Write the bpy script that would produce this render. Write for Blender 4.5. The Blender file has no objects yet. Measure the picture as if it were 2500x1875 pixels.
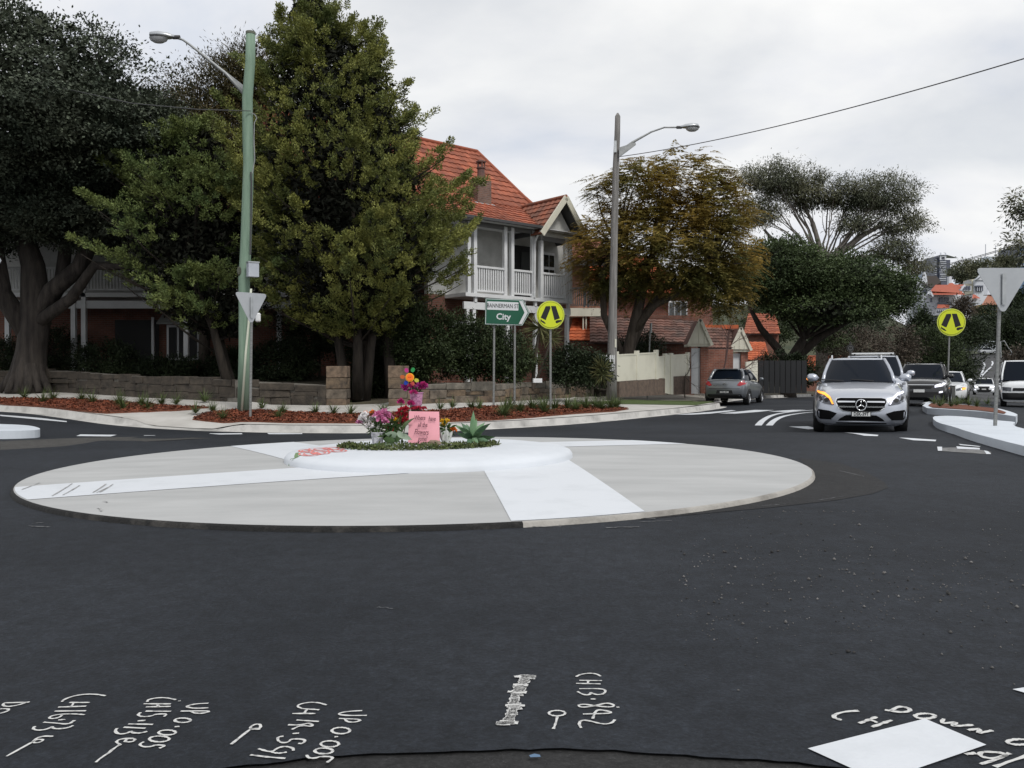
import bpy, bmesh, math, random
import numpy as np
from mathutils import Vector, Matrix
from mathutils.bvhtree import BVHTree
R = math.radians
random.seed(7)
rng = np.random.default_rng(11)
SC = bpy.context.scene
COL = SC.collection
# ------------------------------------------------------------------ camera
F, CX, CY, HORIZON, EYE = 2080.0, 1250.0, 937.5, 919.0, 1.10
PITCH = math.atan((CY - HORIZON) / F)
cam_d = bpy.data.cameras.new('camera'); cam = bpy.data.objects.new('camera', cam_d); COL.objects.link(cam)
cam_d.sensor_width = 36.0; cam_d.lens = 36.0 * F / 2500.0
cam_d.clip_start = 0.05; cam_d.clip_end = 6000
cam.location = (0, 0, EYE); cam.rotation_euler = (R(90) - PITCH, 0, 0)
SC.camera = cam
# ------------------------------------------------------------------ light
SUN_EL, SUN_AZ = R(50), R(150)      # azimuth clockwise from +Y : the veiled sun stands behind the camera, to its right
SC.view_settings.view_transform = 'Standard'; SC.view_settings.look = 'None'
SC.view_settings.exposure = -0.2; SC.view_settings.gamma = 1.0
SC.view_settings.use_curve_mapping = False
sun_d = bpy.data.lights.new('sun', 'SUN'); sun = bpy.data.objects.new('sun', sun_d); COL.objects.link(sun)
sun_d.energy = 2.2; sun_d.angle = R(13); sun_d.color = (1.0, 0.97, 0.92)
sdir = Vector((math.sin(SUN_AZ) * math.cos(SUN_EL), math.cos(SUN_AZ) * math.cos(SUN_EL), math.sin(SUN_EL)))
sun.rotation_euler = sdir.to_track_quat('Z', 'Y').to_euler(); sun.location = sdir * 60
W = bpy.data.worlds.new('World'); SC.world = W; W.use_nodes = True
nt = W.node_tree; nt.nodes.clear()
def N(tree, typ, **kw):
    n = tree.nodes.new(typ)
    for k, v in kw.items():
        if k == 'inp':
            for a, b in v.items(): n.inputs[a].default_value = b
        else: setattr(n, k, v)
    return n
def ramp(tree, pts, fac):
    n = tree.nodes.new('ShaderNodeValToRGB'); cr = n.color_ramp
    while len(cr.elements) < len(pts): cr.elements.new(0.5)
    for e, (p, c) in zip(cr.elements, pts):
        e.position = p; e.color = (c, c, c, 1) if isinstance(c, (int, float)) else (*c, 1)
    tree.links.new(fac, n.inputs[0]); return n.outputs[0]
L = nt.links.new
sky = N(nt, 'ShaderNodeTexSky', sky_type='NISHITA', sun_disc=False, sun_elevation=SUN_EL, sun_rotation=SUN_AZ)
tc = N(nt, 'ShaderNodeTexCoord'); sep = N(nt, 'ShaderNodeSeparateXYZ'); L(tc.outputs['Generated'], sep.inputs[0])
zc = N(nt, 'ShaderNodeMath', operation='MAXIMUM', inp={1: 0.0}); L(sep.outputs[2], zc.inputs[0])
za = N(nt, 'ShaderNodeMath', operation='ADD', inp={1: 0.42}); L(zc.outputs[0], za.inputs[0])
dv = N(nt, 'ShaderNodeVectorMath', operation='DIVIDE'); cmb = N(nt, 'ShaderNodeCombineXYZ')
for i in range(3): L(za.outputs[0], cmb.inputs[i])
L(tc.outputs['Generated'], dv.inputs[0]); L(cmb.outputs[0], dv.inputs[1])
mp = N(nt, 'ShaderNodeMapping', inp={'Location': (5.2, 0.4, 1.5), 'Scale': (1.1, 1.5, 1.5)}); L(dv.outputs[0], mp.inputs[0])
n1 = N(nt, 'ShaderNodeTexNoise', inp={'Scale': 1.3, 'Detail': 6.0, 'Roughness': 0.46, 'Distortion': 0.35}); L(mp.outputs[0], n1.inputs[0])
n2 = N(nt, 'ShaderNodeTexNoise', inp={'Scale': 1.7, 'Detail': 8.0, 'Roughness': 0.54, 'Distortion': 0.2}); 
mp2 = N(nt, 'ShaderNodeMapping', inp={'Location': (7.7, 2.3, 3.0), 'Scale': (1.2, 1.6, 1.9)}); L(dv.outputs[0], mp2.inputs[0]); L(mp2.outputs[0], n2.inputs[0])
cover = ramp(nt, [(0.36, 0.74), (0.50, 1.0)], n1.outputs[0])
shade = ramp(nt, [(0.34, (0.77, 0.815, 0.90)), (0.44, (0.885, 0.905, 0.95)), (0.54, (0.965, 0.975, 0.99)), (0.66, (1.07, 1.07, 1.06))], n2.outputs[0])
cs = N(nt, 'ShaderNodeVectorMath', operation='SCALE', inp={'Scale': 10.8}); L(shade, cs.inputs[0])
mx = N(nt, 'ShaderNodeMix', data_type='RGBA'); L(cover, mx.inputs[0]); L(sky.outputs[0], mx.inputs[6]); L(cs.outputs[0], mx.inputs[7])
bg = N(nt, 'ShaderNodeBackground', inp={'Strength': 0.1}); L(mx.outputs[2], bg.inputs[0])
wo = N(nt, 'ShaderNodeOutputWorld'); L(bg.outputs[0], wo.inputs[0])
# ------------------------------------------------------------------ materials
MATS = {}
def mat(name, col, rough=0.75, col2=None, scale=6.0, detail=5.0, bump=0.0, bscale=None, metal=0.0, spec=0.4,
        stretch=(1, 1, 1), lo=0.35, hi=0.65, emit=None, trans=0.0, coat=0.0, island=0.0, alpha=None, coords='Object'):
    if name in MATS: return MATS[name]
    m = bpy.data.materials.new(name); m.use_nodes = True; t = m.node_tree; p = t.nodes['Principled BSDF']
    p.inputs['Base Color'].default_value = (*col, 1); p.inputs['Roughness'].default_value = rough
    p.inputs['Metallic'].default_value = metal; p.inputs['Specular IOR Level'].default_value = spec
    p.inputs['Coat Weight'].default_value = coat; p.inputs['Coat Roughness'].default_value = 0.06
    if emit: p.inputs['Emission Color'].default_value = (*emit[0], 1); p.inputs['Emission Strength'].default_value = emit[1]
    tcn = N(t, 'ShaderNodeTexCoord'); mpn = N(t, 'ShaderNodeMapping', inp={'Scale': stretch}); t.links.new(tcn.outputs[coords], mpn.inputs[0])
    colout = None
    if col2 is not None:
        ns = N(t, 'ShaderNodeTexNoise', inp={'Scale': scale, 'Detail': detail, 'Roughness': 0.6}); t.links.new(mpn.outputs[0], ns.inputs[0])
        colout = ramp(t, [(lo, col), (hi, col2)], ns.outputs[0]); t.links.new(colout, p.inputs['Base Color'])
    if island:
        g = N(t, 'ShaderNodeNewGeometry'); hs = N(t, 'ShaderNodeHueSaturation'); 
        mr = N(t, 'ShaderNodeMapRange', inp={3: 1 - island, 4: 1 + island}); t.links.new(g.outputs['Random Per Island'], mr.inputs[0])
        t.links.new(mr.outputs[0], hs.inputs['Value'])
        if colout: t.links.new(colout, hs.inputs['Color'])
        else: hs.inputs['Color'].default_value = (*col, 1)
        t.links.new(hs.outputs[0], p.inputs['Base Color'])
    if bump:
        nb = N(t, 'ShaderNodeTexNoise', inp={'Scale': bscale or scale * 4, 'Detail': 6.0}); t.links.new(mpn.outputs[0], nb.inputs[0])
        bp = N(t, 'ShaderNodeBump', inp={'Strength': bump, 'Distance': 0.02}); t.links.new(nb.outputs[0], bp.inputs['Height']); t.links.new(bp.outputs[0], p.inputs['Normal'])
    if trans:
        tr = N(t, 'ShaderNodeBsdfTranslucent'); ms = N(t, 'ShaderNodeMixShader', inp={0: trans}); out = t.nodes['Material Output']
        src = [l.from_socket for l in t.links if l.to_socket == p.inputs['Base Color']]
        if src: t.links.new(src[0], tr.inputs[0])
        else: tr.inputs[0].default_value = (*col, 1)
        t.links.new(p.outputs[0], ms.inputs[1]); t.links.new(tr.outputs[0], ms.inputs[2]); t.links.new(ms.outputs[0], out.inputs[0])
    if alpha is not None: p.inputs['Alpha'].default_value = alpha
    MATS[name] = m; return m
def brickmat(name, c1, c2, mortar, scale=1.0, bw=0.24, bh=0.078, coords='Object', swap=None):
    m = bpy.data.materials.new(name); m.use_nodes = True; t = m.node_tree; p = t.nodes['Principled BSDF']; p.inputs['Roughness'].default_value = 0.88
    g = N(t, 'ShaderNodeTexCoord'); s = N(t, 'ShaderNodeSeparateXYZ'); c = N(t, 'ShaderNodeCombineXYZ'); t.links.new(g.outputs[coords], s.inputs[0])
    ad = N(t, 'ShaderNodeMath', operation='ADD'); t.links.new(s.outputs[0], ad.inputs[0]); t.links.new(s.outputs[1], ad.inputs[1])
    t.links.new(ad.outputs[0], c.inputs[0]); t.links.new(s.outputs[2], c.inputs[1])
    b = N(t, 'ShaderNodeTexBrick', inp={'Color1': (*c1, 1), 'Color2': (*c2, 1), 'Mortar': (*mortar, 1), 'Scale': scale, 'Mortar Size': 0.008, 'Mortar Smooth': 0.3, 'Brick Width': bw, 'Row Height': bh, 'Bias': -0.2})
    t.links.new(c.outputs[0], b.inputs[0])
    ns = N(t, 'ShaderNodeTexNoise', inp={'Scale': 2.0, 'Detail': 6.0}); t.links.new(g.outputs[coords], ns.inputs[0])
    mr = ramp(t, [(0.3, 0.62), (0.7, 1.1)], ns.outputs[0])
    mu = N(t, 'ShaderNodeMix', data_type='RGBA', blend_type='MULTIPLY', inp={0: 1.0}); t.links.new(b.outputs[0], mu.inputs[6]); t.links.new(mr, mu.inputs[7])
    t.links.new(mu.outputs[2], p.inputs['Base Color'])
    bp = N(t, 'ShaderNodeBump', inp={'Strength': 0.5, 'Distance': 0.01}); t.links.new(b.outputs[1], bp.inputs['Height']); bp.invert = True; t.links.new(bp.outputs[0], p.inputs['Normal'])
    return m
# ------------------------------------------------------------------ objects
def tag(o, label=None, cat=None, group=None, kind=None):
    if label: o['label'] = label
    if cat: o['category'] = cat
    if group: o['group'] = group
    if kind: o['kind'] = kind
    return o
def thing(name, label, cat, loc=(0, 0, 0), rz=0.0, group=None):
    o = bpy.data.objects.new(name, None); COL.objects.link(o); o.empty_display_size = 0.2
    o.location = loc; o.rotation_euler = (0, 0, rz); return tag(o, label, cat, group)
def origin_of(o):
    v = Vector((0, 0, 0))
    while o is not None: v = v + Vector(o.location); o = o.parent
    return v
def link(name, me, m, parent=None, kind=None):
    o = bpy.data.objects.new(name, me); COL.objects.link(o)
    if m is not None and not me.materials: me.materials.append(m)
    if parent is not None: o.parent = parent
    if kind: o['kind'] = kind
    return o
def copy_tree(o, parent=None):
    c = o.copy(); COL.objects.link(c); c.parent = parent
    for ch in o.children: copy_tree(ch, c)
    return c
def fast(name, V, Fc, m=None, parent=None, kind=None, smooth=False):
    """V (n,3) array, Fc (k,s) array of equal-sided faces -> one mesh object"""
    me = bpy.data.meshes.new(name); V = np.asarray(V, np.float32); Fc = np.asarray(Fc, np.int32); k, s = Fc.shape
    if parent is not None: V = V - np.array(origin_of(parent), np.float32)
    me.vertices.add(len(V)); me.vertices.foreach_set('co', V.ravel())
    me.loops.add(k * s); me.loops.foreach_set('vertex_index', Fc.ravel())
    me.polygons.add(k); me.polygons.foreach_set('loop_start', np.arange(0, k * s, s, dtype=np.int32))
    me.polygons.foreach_set('loop_total', np.full(k, s, np.int32))
    if smooth: me.polygons.foreach_set('use_smooth', np.ones(k, bool))
    me.update(calc_edges=True)
    return link(name, me, m, parent, kind)
class MB:
    def __init__(s): s.v = []; s.f = []; s.M = Matrix.Identity(4)
    def at(s, M): s.M = M; return s
    def add(s, vs, fs):
        b = len(s.v)
        for p in vs: s.v.append(tuple(s.M @ Vector(p)))
        for f in fs: s.f.append(tuple(b + i for i in f))
    def box(s, c, d, rz=0.0, rx=0.0, ry=0.0):
        x, y, z = (k / 2 for k in d)
        P = [(-x, -y, -z), (x, -y, -z), (x, y, -z), (-x, y, -z), (-x, -y, z), (x, -y, z), (x, y, z), (-x, y, z)]
        if rz or rx or ry:
            E = Matrix.Rotation(rz, 3, 'Z') @ Matrix.Rotation(ry, 3, 'Y') @ Matrix.Rotation(rx, 3, 'X'); P = [E @ Vector(p) for p in P]
        s.add([(p[0] + c[0], p[1] + c[1], p[2] + c[2]) for p in P],
              [(0, 3, 2, 1), (4, 5, 6, 7), (0, 1, 5, 4), (1, 2, 6, 5), (2, 3, 7, 6), (3, 0, 4, 7)])
    def box2(s, a, b):
        s.box([(a[i] + b[i]) / 2 for i in range(3)], [abs(b[i] - a[i]) for i in range(3)])
    def bar(s, a, b, w, h=None, up=(0, 0, 1)):
        a = Vector(a); b = Vector(b); d = (b - a); l = d.length; d.normalize(); h = h or w
        u = Vector(up)
        if abs(d.dot(u)) > 0.99: u = Vector((1, 0, 0))
        r = d.cross(u).normalized(); u = r.cross(d).normalized()
        P = []
        for q in (a, b):
            for sx, sz in ((-1, -1), (1, -1), (1, 1), (-1, 1)): P.append(q + r * (sx * w / 2) + u * (sz * h / 2))
        s.add(P, [(0, 1, 2, 3), (7, 6, 5, 4), (0, 4, 5, 1), (1, 5, 6, 2), (2, 6, 7, 3), (3, 7, 4, 0)])
    def tube(s, pts, rad, n=8, cap=True):
        pts = [Vector(p) for p in pts]; k = len(pts); rad = rad if hasattr(rad, '__len__') else [rad] * k
        ring = []; u = None; V = []
        for i, p in enumerate(pts):
            d = (pts[min(i + 1, k - 1)] - pts[max(i - 1, 0)]).normalized()
            if u is None:
                u = Vector((0, 0, 1)) if abs(d.z) < 0.9 else Vector((1, 0, 0))
            u = (u - d * u.dot(d)).normalized(); w = d.cross(u)
            for j in range(n):
                a = 2 * math.pi * j / n; V.append(p + (u * math.cos(a) + w * math.sin(a)) * rad[i])
        Fs = []
        for i in range(k - 1):
            for j in range(n):
                a = i * n + j; b = i * n + (j + 1) % n; Fs.append((a, b, b + n, a + n))
        if cap: Fs.append(tuple(range(n - 1, -1, -1))); Fs.append(tuple((k - 1) * n + j for j in range(n)))
        s.add(V, Fs)
    def lathe(s, prof, c=(0, 0, 0), n=16, sx=1.0, sy=1.0, cap=True):
        V = []
        for r, z in prof:
            for j in range(n): a = 2 * math.pi * j / n; V.append((c[0] + r * sx * math.cos(a), c[1] + r * sy * math.sin(a), c[2] + z))
        Fs = []; k = len(prof)
        for i in range(k - 1):
            for j in range(n):
                a = i * n + j; b = i * n + (j + 1) % n; Fs.append((a, b, b + n, a + n))
        if cap: Fs.append(tuple(range(n - 1, -1, -1))); Fs.append(tuple((k - 1) * n + j for j in range(n)))
        s.add(V, Fs)
    def prism(s, poly, thick, M=None):
        """poly in local xy, extruded along local z by thick"""
        n = len(poly); M = M or Matrix.Identity(4)
        V = [M @ Vector((p[0], p[1], 0)) for p in poly] + [M @ Vector((p[0], p[1], thick)) for p in poly]
        s.add(V, [tuple(range(n - 1, -1, -1)), tuple(range(n, 2 * n))] + [(i, (i + 1) % n, n + (i + 1) % n, n + i) for i in range(n)])
    def quad(s, *p): s.add(p, [tuple(range(len(p)))])
    def build(s, name, m, parent=None, local=False, smooth=False, kind=None, bevel=0.0, fix=True):
        me = bpy.data.meshes.new(name); off = Vector((0, 0, 0))
        if parent is not None and not local: off = origin_of(parent)
        me.from_pydata([tuple(Vector(v) - off) for v in s.v], [], s.f)
        if fix:
            bm = bmesh.new(); bm.from_mesh(me); bmesh.ops.recalc_face_normals(bm, faces=bm.faces)
            if bevel: bmesh.ops.bevel(bm, geom=list(bm.edges), offset=bevel, segments=1, affect='EDGES', profile=0.7)
            bm.to_mesh(me); bm.free()
        if smooth:
            me.polygons.foreach_set('use_smooth', np.ones(len(me.polygons), bool))
        return link(name, me, m, parent, kind)
def smooth_angle(o, deg=35):
    me = o.data; me.polygons.foreach_set('use_smooth', np.ones(len(me.polygons), bool))
    bm = bmesh.new(); bm.from_mesh(me)
    for e in bm.edges:
        e.smooth = not (len(e.link_faces) == 2 and e.calc_face_angle(0) > R(deg))
    bm.to_mesh(me); bm.free(); return o
def text_mesh(txt, size, M, name, m, parent, thick=0.002, local=False, align='CENTER', squash=1.0, shear=0.0, weight=0.0):
    cu = bpy.data.curves.new('t', 'FONT'); cu.body = txt; cu.size = size; cu.align_x = align; cu.align_y = 'CENTER'
    cu.extrude = thick; cu.resolution_u = 2; cu.shear = shear; cu.offset = weight
    o = bpy.data.objects.new('t', cu); COL.objects.link(o)
    bpy.context.view_layer.update()
    me = bpy.data.meshes.new_from_object(o.evaluated_get(bpy.context.evaluated_depsgraph_get()))
    bpy.data.objects.remove(o); bpy.data.curves.remove(cu)
    me.transform(M @ Matrix.Diagonal((squash, 1, 1, 1)))
    if parent is not None and not local: me.transform(Matrix.Translation(-origin_of(parent)))
    me.name = name; return link(name, me, m, parent)
def frame(o, x, y, z=None):
    """matrix with columns x,y,(x cross y) at o"""
    x = Vector(x).normalized(); y = Vector(y); z = x.cross(y).normalized(); y = z.cross(x)
    M = Matrix((x, y, z)).transposed().to_4x4(); M.translation = Vector(o); return M
# ------------------------------------------------------------------ pixels of the 2500x1875 photo -> world
def ray(px, py):
    dx = (px - CX) / F; dz = (CY - py) / F
    c, s = math.cos(PITCH), math.sin(PITCH)
    y = c + s * dz; z = -s + c * dz
    return Vector((dx / y, 1.0, z / y))
def P(px, py, Y):
    d = ray(px, py); return Vector((d.x * Y, Y, EYE + d.z * Y))
def sst(a, b, t):
    t = np.clip((np.asarray(t, float) - a) / (b - a), 0, 1); return t * t * (3 - 2 * t)
ROAD_A = R(29.5); SN, CS = math.sin(ROAD_A), math.cos(ROAD_A)
FAR_U = [0, 40, 70, 95, 130, 170, 200, 262, 330, 900]
FAR_Z = [0, 0, -.35, -.62, -1.1, -.6, 1.5, 7.2, 9.0, 12.0]
def zr(x, y):
    x = np.asarray(x, float); y = np.asarray(y, float)
    u = x * SN + y * CS; v = (x - 14.7) * CS - (y - 34) * SN
    z = 0.009 * (np.clip(x, -7, 9) + 1) - 0.12 * sst(14.8, 18.5, y) * (1 - sst(6, 12, x)) + 0.30 * sst(-6, -14.5, x) + 0.02 * np.maximum(0, -14.5 - x)
    z = z - 0.10 * sst(20, 35, y) * sst(2, 10, x) - 0.16 * sst(0, 6, v) * sst(20, 35, u)
    return z + np.interp(u, FAR_U, FAR_Z) * sst(0, 4, x)
def zr1(x, y): return float(zr(x, y))
_YS = np.geomspace(1.0, 420.0, 900)
def hit(px, py, fz, y0=1.0, y1=400.0):
    d = ray(px, py); Y = _YS[(_YS >= y0) & (_YS <= y1)]
    for _ in range(2):
        g = EYE + d.z * Y - fz(d.x * Y, Y); k = int(np.argmax(g < 0)); k = max(k, 1)
        Y = np.linspace(Y[k - 1], Y[k], 40)
    b = float(Y[20]); return Vector((d.x * b, b, float(fz(d.x * b, b))))
def G(px, py): return hit(px, py, zr)
KP = [(0, 1004), (90, 1009), (175, 1020), (283, 1036), (380, 1044), (463, 1049), (580, 1053), (700, 1056), (900, 1057), (1050, 1054), (1195, 1047), (1300, 1041),
      (1389, 1035), (1470, 1028), (1550, 1020), (1652, 1010), (1764, 994)]
KERB = [G(*p) for p in KP]
k0 = KERB[0]; k1 = KERB[1]; dl = (Vector((k0.x - k1.x, k0.y - k1.y, 0))).normalized()
dl = Vector((-0.86, 0.51, 0))
KERB = [k0 + dl * 60, k0 + dl * 20] + KERB
e = KERB[-1]; bw = Vector((7.45, 35.0, 0)); bd = Vector((SN, CS, 0))
KERB += [e + Vector((-.1, .5, 0)), Vector((6.95, 33.6, 0)), bw] + [bw + bd * t for t in (6, 14, 26, 40, 60, 90, 130, 180, 235)]
KXY = np.array([(p.x, p.y) for p in KERB]); KZ = zr(KXY[:, 0], KXY[:, 1])
def kerb_near(x, y):
    x = np.atleast_1d(np.asarray(x, float)); y = np.atleast_1d(np.asarray(y, float)); best = np.full(x.shape, 1e9); bz = np.zeros(x.shape)
    for i in range(len(KXY) - 1):
        a, b = KXY[i], KXY[i + 1]; ab = b - a
        t = np.clip(((x - a[0]) * ab[0] + (y - a[1]) * ab[1]) / (ab @ ab), 0, 1)
        d = np.hypot(x - a[0] - t * ab[0], y - a[1] - t * ab[1]); z = KZ[i] + t * (KZ[i + 1] - KZ[i])
        m = d < best; best = np.where(m, d, best); bz = np.where(m, z, bz)
    return best, bz
def zv(x, y):
    sh = np.asarray(x).shape; d, z = kerb_near(x, y)
    rampf = sst(-9.4, -8.6, np.atleast_1d(x)) * (1 - sst(-7.1, -6.2, np.atleast_1d(x)))
    z = z - 0.138 * rampf * (1 - sst(0.1, 1.7, d))
    r = z + 0.15 + 0.052 * np.minimum(d, 6.5) + 0.03 * np.maximum(d - 6.5, 0)
    return r.reshape(sh) if sh else float(r[0])
def Gv(px, py): return hit(px, py, zv, 15.0, 80.0)
def patch(name, poly, fz, dz, m, step=0.8, parent=None, kind=None, skirt=0.0, smooth=True):
    """a sheet over the outline poly (world xy), cut by a grid and laid on the surface fz, dz above it"""
    bm = bmesh.new(); bm.faces.new([bm.verts.new((p[0], p[1], 0)) for p in poly])
    xs = [p[0] for p in poly]; ys = [p[1] for p in poly]
    for ax, lo, hi in ((0, min(xs), max(xs)), (1, min(ys), max(ys))):
        k = math.floor(lo / step) * step + step
        while k < hi:
            no = (1, 0, 0) if ax == 0 else (0, 1, 0); co = (k, 0, 0) if ax == 0 else (0, k, 0)
            bmesh.ops.bisect_plane(bm, geom=bm.verts[:] + bm.edges[:] + bm.faces[:], plane_co=co, plane_no=no, dist=1e-5); k += step
    bmesh.ops.triangulate(bm, faces=bm.faces)
    A = np.array([(v.co.x, v.co.y) for v in bm.verts]); Z = fz(A[:, 0], A[:, 1]) + (dz(A[:, 0], A[:, 1]) if callable(dz) else dz)
    for v, z in zip(bm.verts, Z): v.co.z = z
    if skirt:
        r = bmesh.ops.extrude_edge_only(bm, edges=[e for e in bm.edges if e.is_boundary])
        for v in r['geom']:
            if isinstance(v, bmesh.types.BMVert): v.co.z -= skirt
    bmesh.ops.recalc_face_normals(bm, faces=bm.faces)
    if sum(f.normal.z for f in bm.faces) < 0: bmesh.ops.reverse_faces(bm, faces=bm.faces)
    me = bpy.data.meshes.new(name)
    if parent is not None: bmesh.ops.translate(bm, verts=bm.verts, vec=-origin_of(parent))
    bm.to_mesh(me); bm.free()
    if smooth and not skirt: me.polygons.foreach_set('use_smooth', np.ones(len(me.polygons), bool))
    return link(name, me, m, parent, kind)
def chaikin(p, it=2, closed=False):
    p = [Vector((q[0], q[1])) for q in p]
    for _ in range(it):
        o = []; n = len(p)
        for i in range(n if closed else n - 1):
            a, b = p[i], p[(i + 1) % n]; o += [a * .75 + b * .25, a * .25 + b * .75]
        if not closed: o = [p[0]] + o + [p[-1]]
        p = o
    return p
# ================================================================== ground, road, kerbs, paths
def asphalt(name, a, b, sp, patch_lo=0.36):
    m = bpy.data.materials.new(name); m.use_nodes = True; t = m.node_tree; p = t.nodes['Principled BSDF']; p.inputs['Roughness'].default_value = 0.84
    p.inputs['Specular IOR Level'].default_value = 0.28
    g = N(t, 'ShaderNodeTexCoord')
    big = N(t, 'ShaderNodeTexNoise', inp={'Scale': 0.28, 'Detail': 7.0, 'Roughness': 0.62}); fine = N(t, 'ShaderNodeTexNoise', inp={'Scale': 55.0, 'Detail': 4.0, 'Roughness': 0.75})
    vo = N(t, 'ShaderNodeTexVoronoi', inp={'Scale': 85.0})
    for n in (big, fine, vo): t.links.new(g.outputs['Object'], n.inputs[0])
    c = ramp(t, [(patch_lo, a), (0.62, b)], big.outputs[0]); f = ramp(t, [(0.28, 0.55), (0.5, 0.95), (0.72, 1.6)], fine.outputs[0])
    mid = N(t, 'ShaderNodeTexNoise', inp={'Scale': 9.0, 'Detail': 6.0, 'Roughness': 0.8}); t.links.new(g.outputs['Object'], mid.inputs[0]); mf = ramp(t, [(0.3, 0.66), (0.5, 1.0), (0.7, 1.42)], mid.outputs[0])
    mm = N(t, 'ShaderNodeMix', data_type='RGBA', blend_type='MULTIPLY', inp={0: 1.0}); t.links.new(c, mm.inputs[6]); t.links.new(mf, mm.inputs[7])
    mu = N(t, 'ShaderNodeMix', data_type='RGBA', blend_type='MULTIPLY', inp={0: 1.0}); t.links.new(mm.outputs[2], mu.inputs[6]); t.links.new(f, mu.inputs[7])
    fl = ramp(t, [(0.05, sp), (0.11, 0.0)], vo.outputs['Distance']); adn = N(t, 'ShaderNodeMix', data_type='RGBA', blend_type='ADD', inp={0: 1.0})
    t.links.new(mu.outputs[2], adn.inputs[6]); t.links.new(fl, adn.inputs[7]); t.links.new(adn.outputs[2], p.inputs['Base Color'])
    bp = N(t, 'ShaderNodeBump', inp={'Strength': 0.7, 'Distance': 0.006}); t.links.new(fine.outputs[0], bp.inputs['Height']); t.links.new(bp.outputs[0], p.inputs['Normal'])
    return m
M_ROAD = asphalt('asphalt_new', (0.0085, 0.0108, 0.0150), (0.0190, 0.0225, 0.0290), 0.05)
M_OLD = asphalt('asphalt_old', (0.016, 0.016, 0.017), (0.030, 0.030, 0.030), 0.10)
M_FAR = asphalt('asphalt_worn', (0.050, 0.051, 0.054), (0.072, 0.073, 0.076), 0.02)
M_SOIL = mat('soil', (0.05, 0.04, 0.028), 0.95, (0.09, 0.08, 0.05), 1.5, bump=0.6)
M_LEAFLAND = mat('hillside_ground', (0.03, 0.04, 0.02), 0.95, (0.06, 0.065, 0.035), 0.2)
M_CONC = mat('concrete', (0.40, 0.385, 0.36), 0.85, (0.52, 0.505, 0.48), 1.2, 8, bump=0.25, bscale=60)
M_KERB = mat('kerb_concrete', (0.25, 0.245, 0.235), 0.85, (0.47, 0.46, 0.44), 1.8, 9, bump=0.35, bscale=50, lo=0.3, hi=0.55)
M_APRON = mat('brushed_concrete', (0.34, 0.345, 0.345), 0.85, (0.43, 0.435, 0.435), 1.6, 9, bump=0.2, bscale=40, stretch=(0.45, 1.6, 1), lo=.3, hi=.7)
M_PATH_OLD = mat('old_path', (0.20, 0.19, 0.165), 0.9, (0.30, 0.285, 0.25), 2.0, 8, bump=0.3, bscale=40)
M_WPAINT = mat('white_road_paint', (0.60, 0.625, 0.66), 0.6, (0.52, 0.545, 0.575), 3.0, 10, lo=0.5, hi=0.8, bump=0.1, bscale=60)
M_CHALK = mat('chalk', (0.56, 0.56, 0.55), 0.9, (0.30, 0.30, 0.30), 60.0, 3, lo=0.5, hi=0.66)
M_MULCH = mat('mulch', (0.085, 0.028, 0.015), 0.95, (0.20, 0.066, 0.034), 26.0, 4, bump=0.9, bscale=50)
M_GRASS = mat('verge_grass', (0.045, 0.075, 0.018), 0.95, (0.085, 0.115, 0.035), 9.0, 5, bump=0.8, bscale=60)
# terrain : one sheet to the horizon
def zg(x, y):
    x = np.asarray(x, float); y = np.asarray(y, float); u = x * SN + y * CS; v = (x - 14.7) * CS - (y - 34) * SN
    z = zr(np.clip(x, -80, 300), np.clip(y, -40, 420)) - 0.35
    z = z + 20 * sst(215, 330, u) * sst(-2, -45, v) + 6 * sst(240, 420, u) * sst(0, 60, v)
    z = z + 9 * sst(40, 240, u) * sst(-9, -80, v) * (1 - sst(215, 330, u)) * 0.3
    return z
gx = np.unique(np.concatenate([np.linspace(-1500, -120, 24), np.linspace(-120, 260, 96), np.linspace(260, 2600, 34)]))
gy = np.unique(np.concatenate([np.linspace(-300, -12, 10), np.linspace(-12, 420, 109), np.linspace(420, 3000, 30)]))
XX, YY = np.meshgrid(gx, gy); ZZ = zg(XX, YY)
nx, ny = len(gx), len(gy); ii, jj = np.meshgrid(np.arange(nx - 1), np.arange(ny - 1)); a = (jj * nx + ii).ravel()
fast('ground', np.stack([XX.ravel(), YY.ravel(), ZZ.ravel()], 1), np.stack([a, a + 1, a + nx + 1, a + nx], 1), M_LEAFLAND, kind='structure', smooth=True)
# asphalt
rs = random.Random(3)
edge = [(x, 2.485 - 0.16 * (x + .02) ** 2 * (1 if abs(x) < 1.4 else 1.0) + 0.006 * math.sin(x * 9) + rs.uniform(-.007, .007)) for x in np.arange(-7, 7.01, 0.05)]
road = patch('road', [(-7, -10), (-60, -10), (-60, 62), (45, 62), (45, -10), (7, -10)] + [(e0[0], max(e0[1], -9)) for e0 in edge[::-1]], zr, 0.0, M_ROAD, 1.25, kind='structure')
patch('old_road_surface', [(-8, -8), (8, -8), (8, 2.9), (-8, 2.9)], zr, -0.010, M_OLD, 0.5, kind='structure')
uu = np.concatenate([np.arange(52, 130, 6), np.arange(130, 268, 8)]); V = []; Q = []
for i, u in enumerate(uu):
    for j, v in enumerate((-6.9, -3, 0, 3, 6.6)):
        # points of the road strip: centre line passes (14.7,34)
        cx = 14.7 + SN * (u - (14.7 * SN + 34 * CS)) + CS * v; cy = 34 + CS * (u - (14.7 * SN + 34 * CS)) - SN * v
        V.append((cx, cy, zr1(cx, cy) + 0.006 - (0.16 * sst(0, 6, v) * 0)))
        if i and j: b = i * 5 + j; Q.append((b - 6, b - 1, b, b - 5)[::-1])
far_road = fast('far_road', V, Q, M_FAR, kind='structure', smooth=True)
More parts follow.
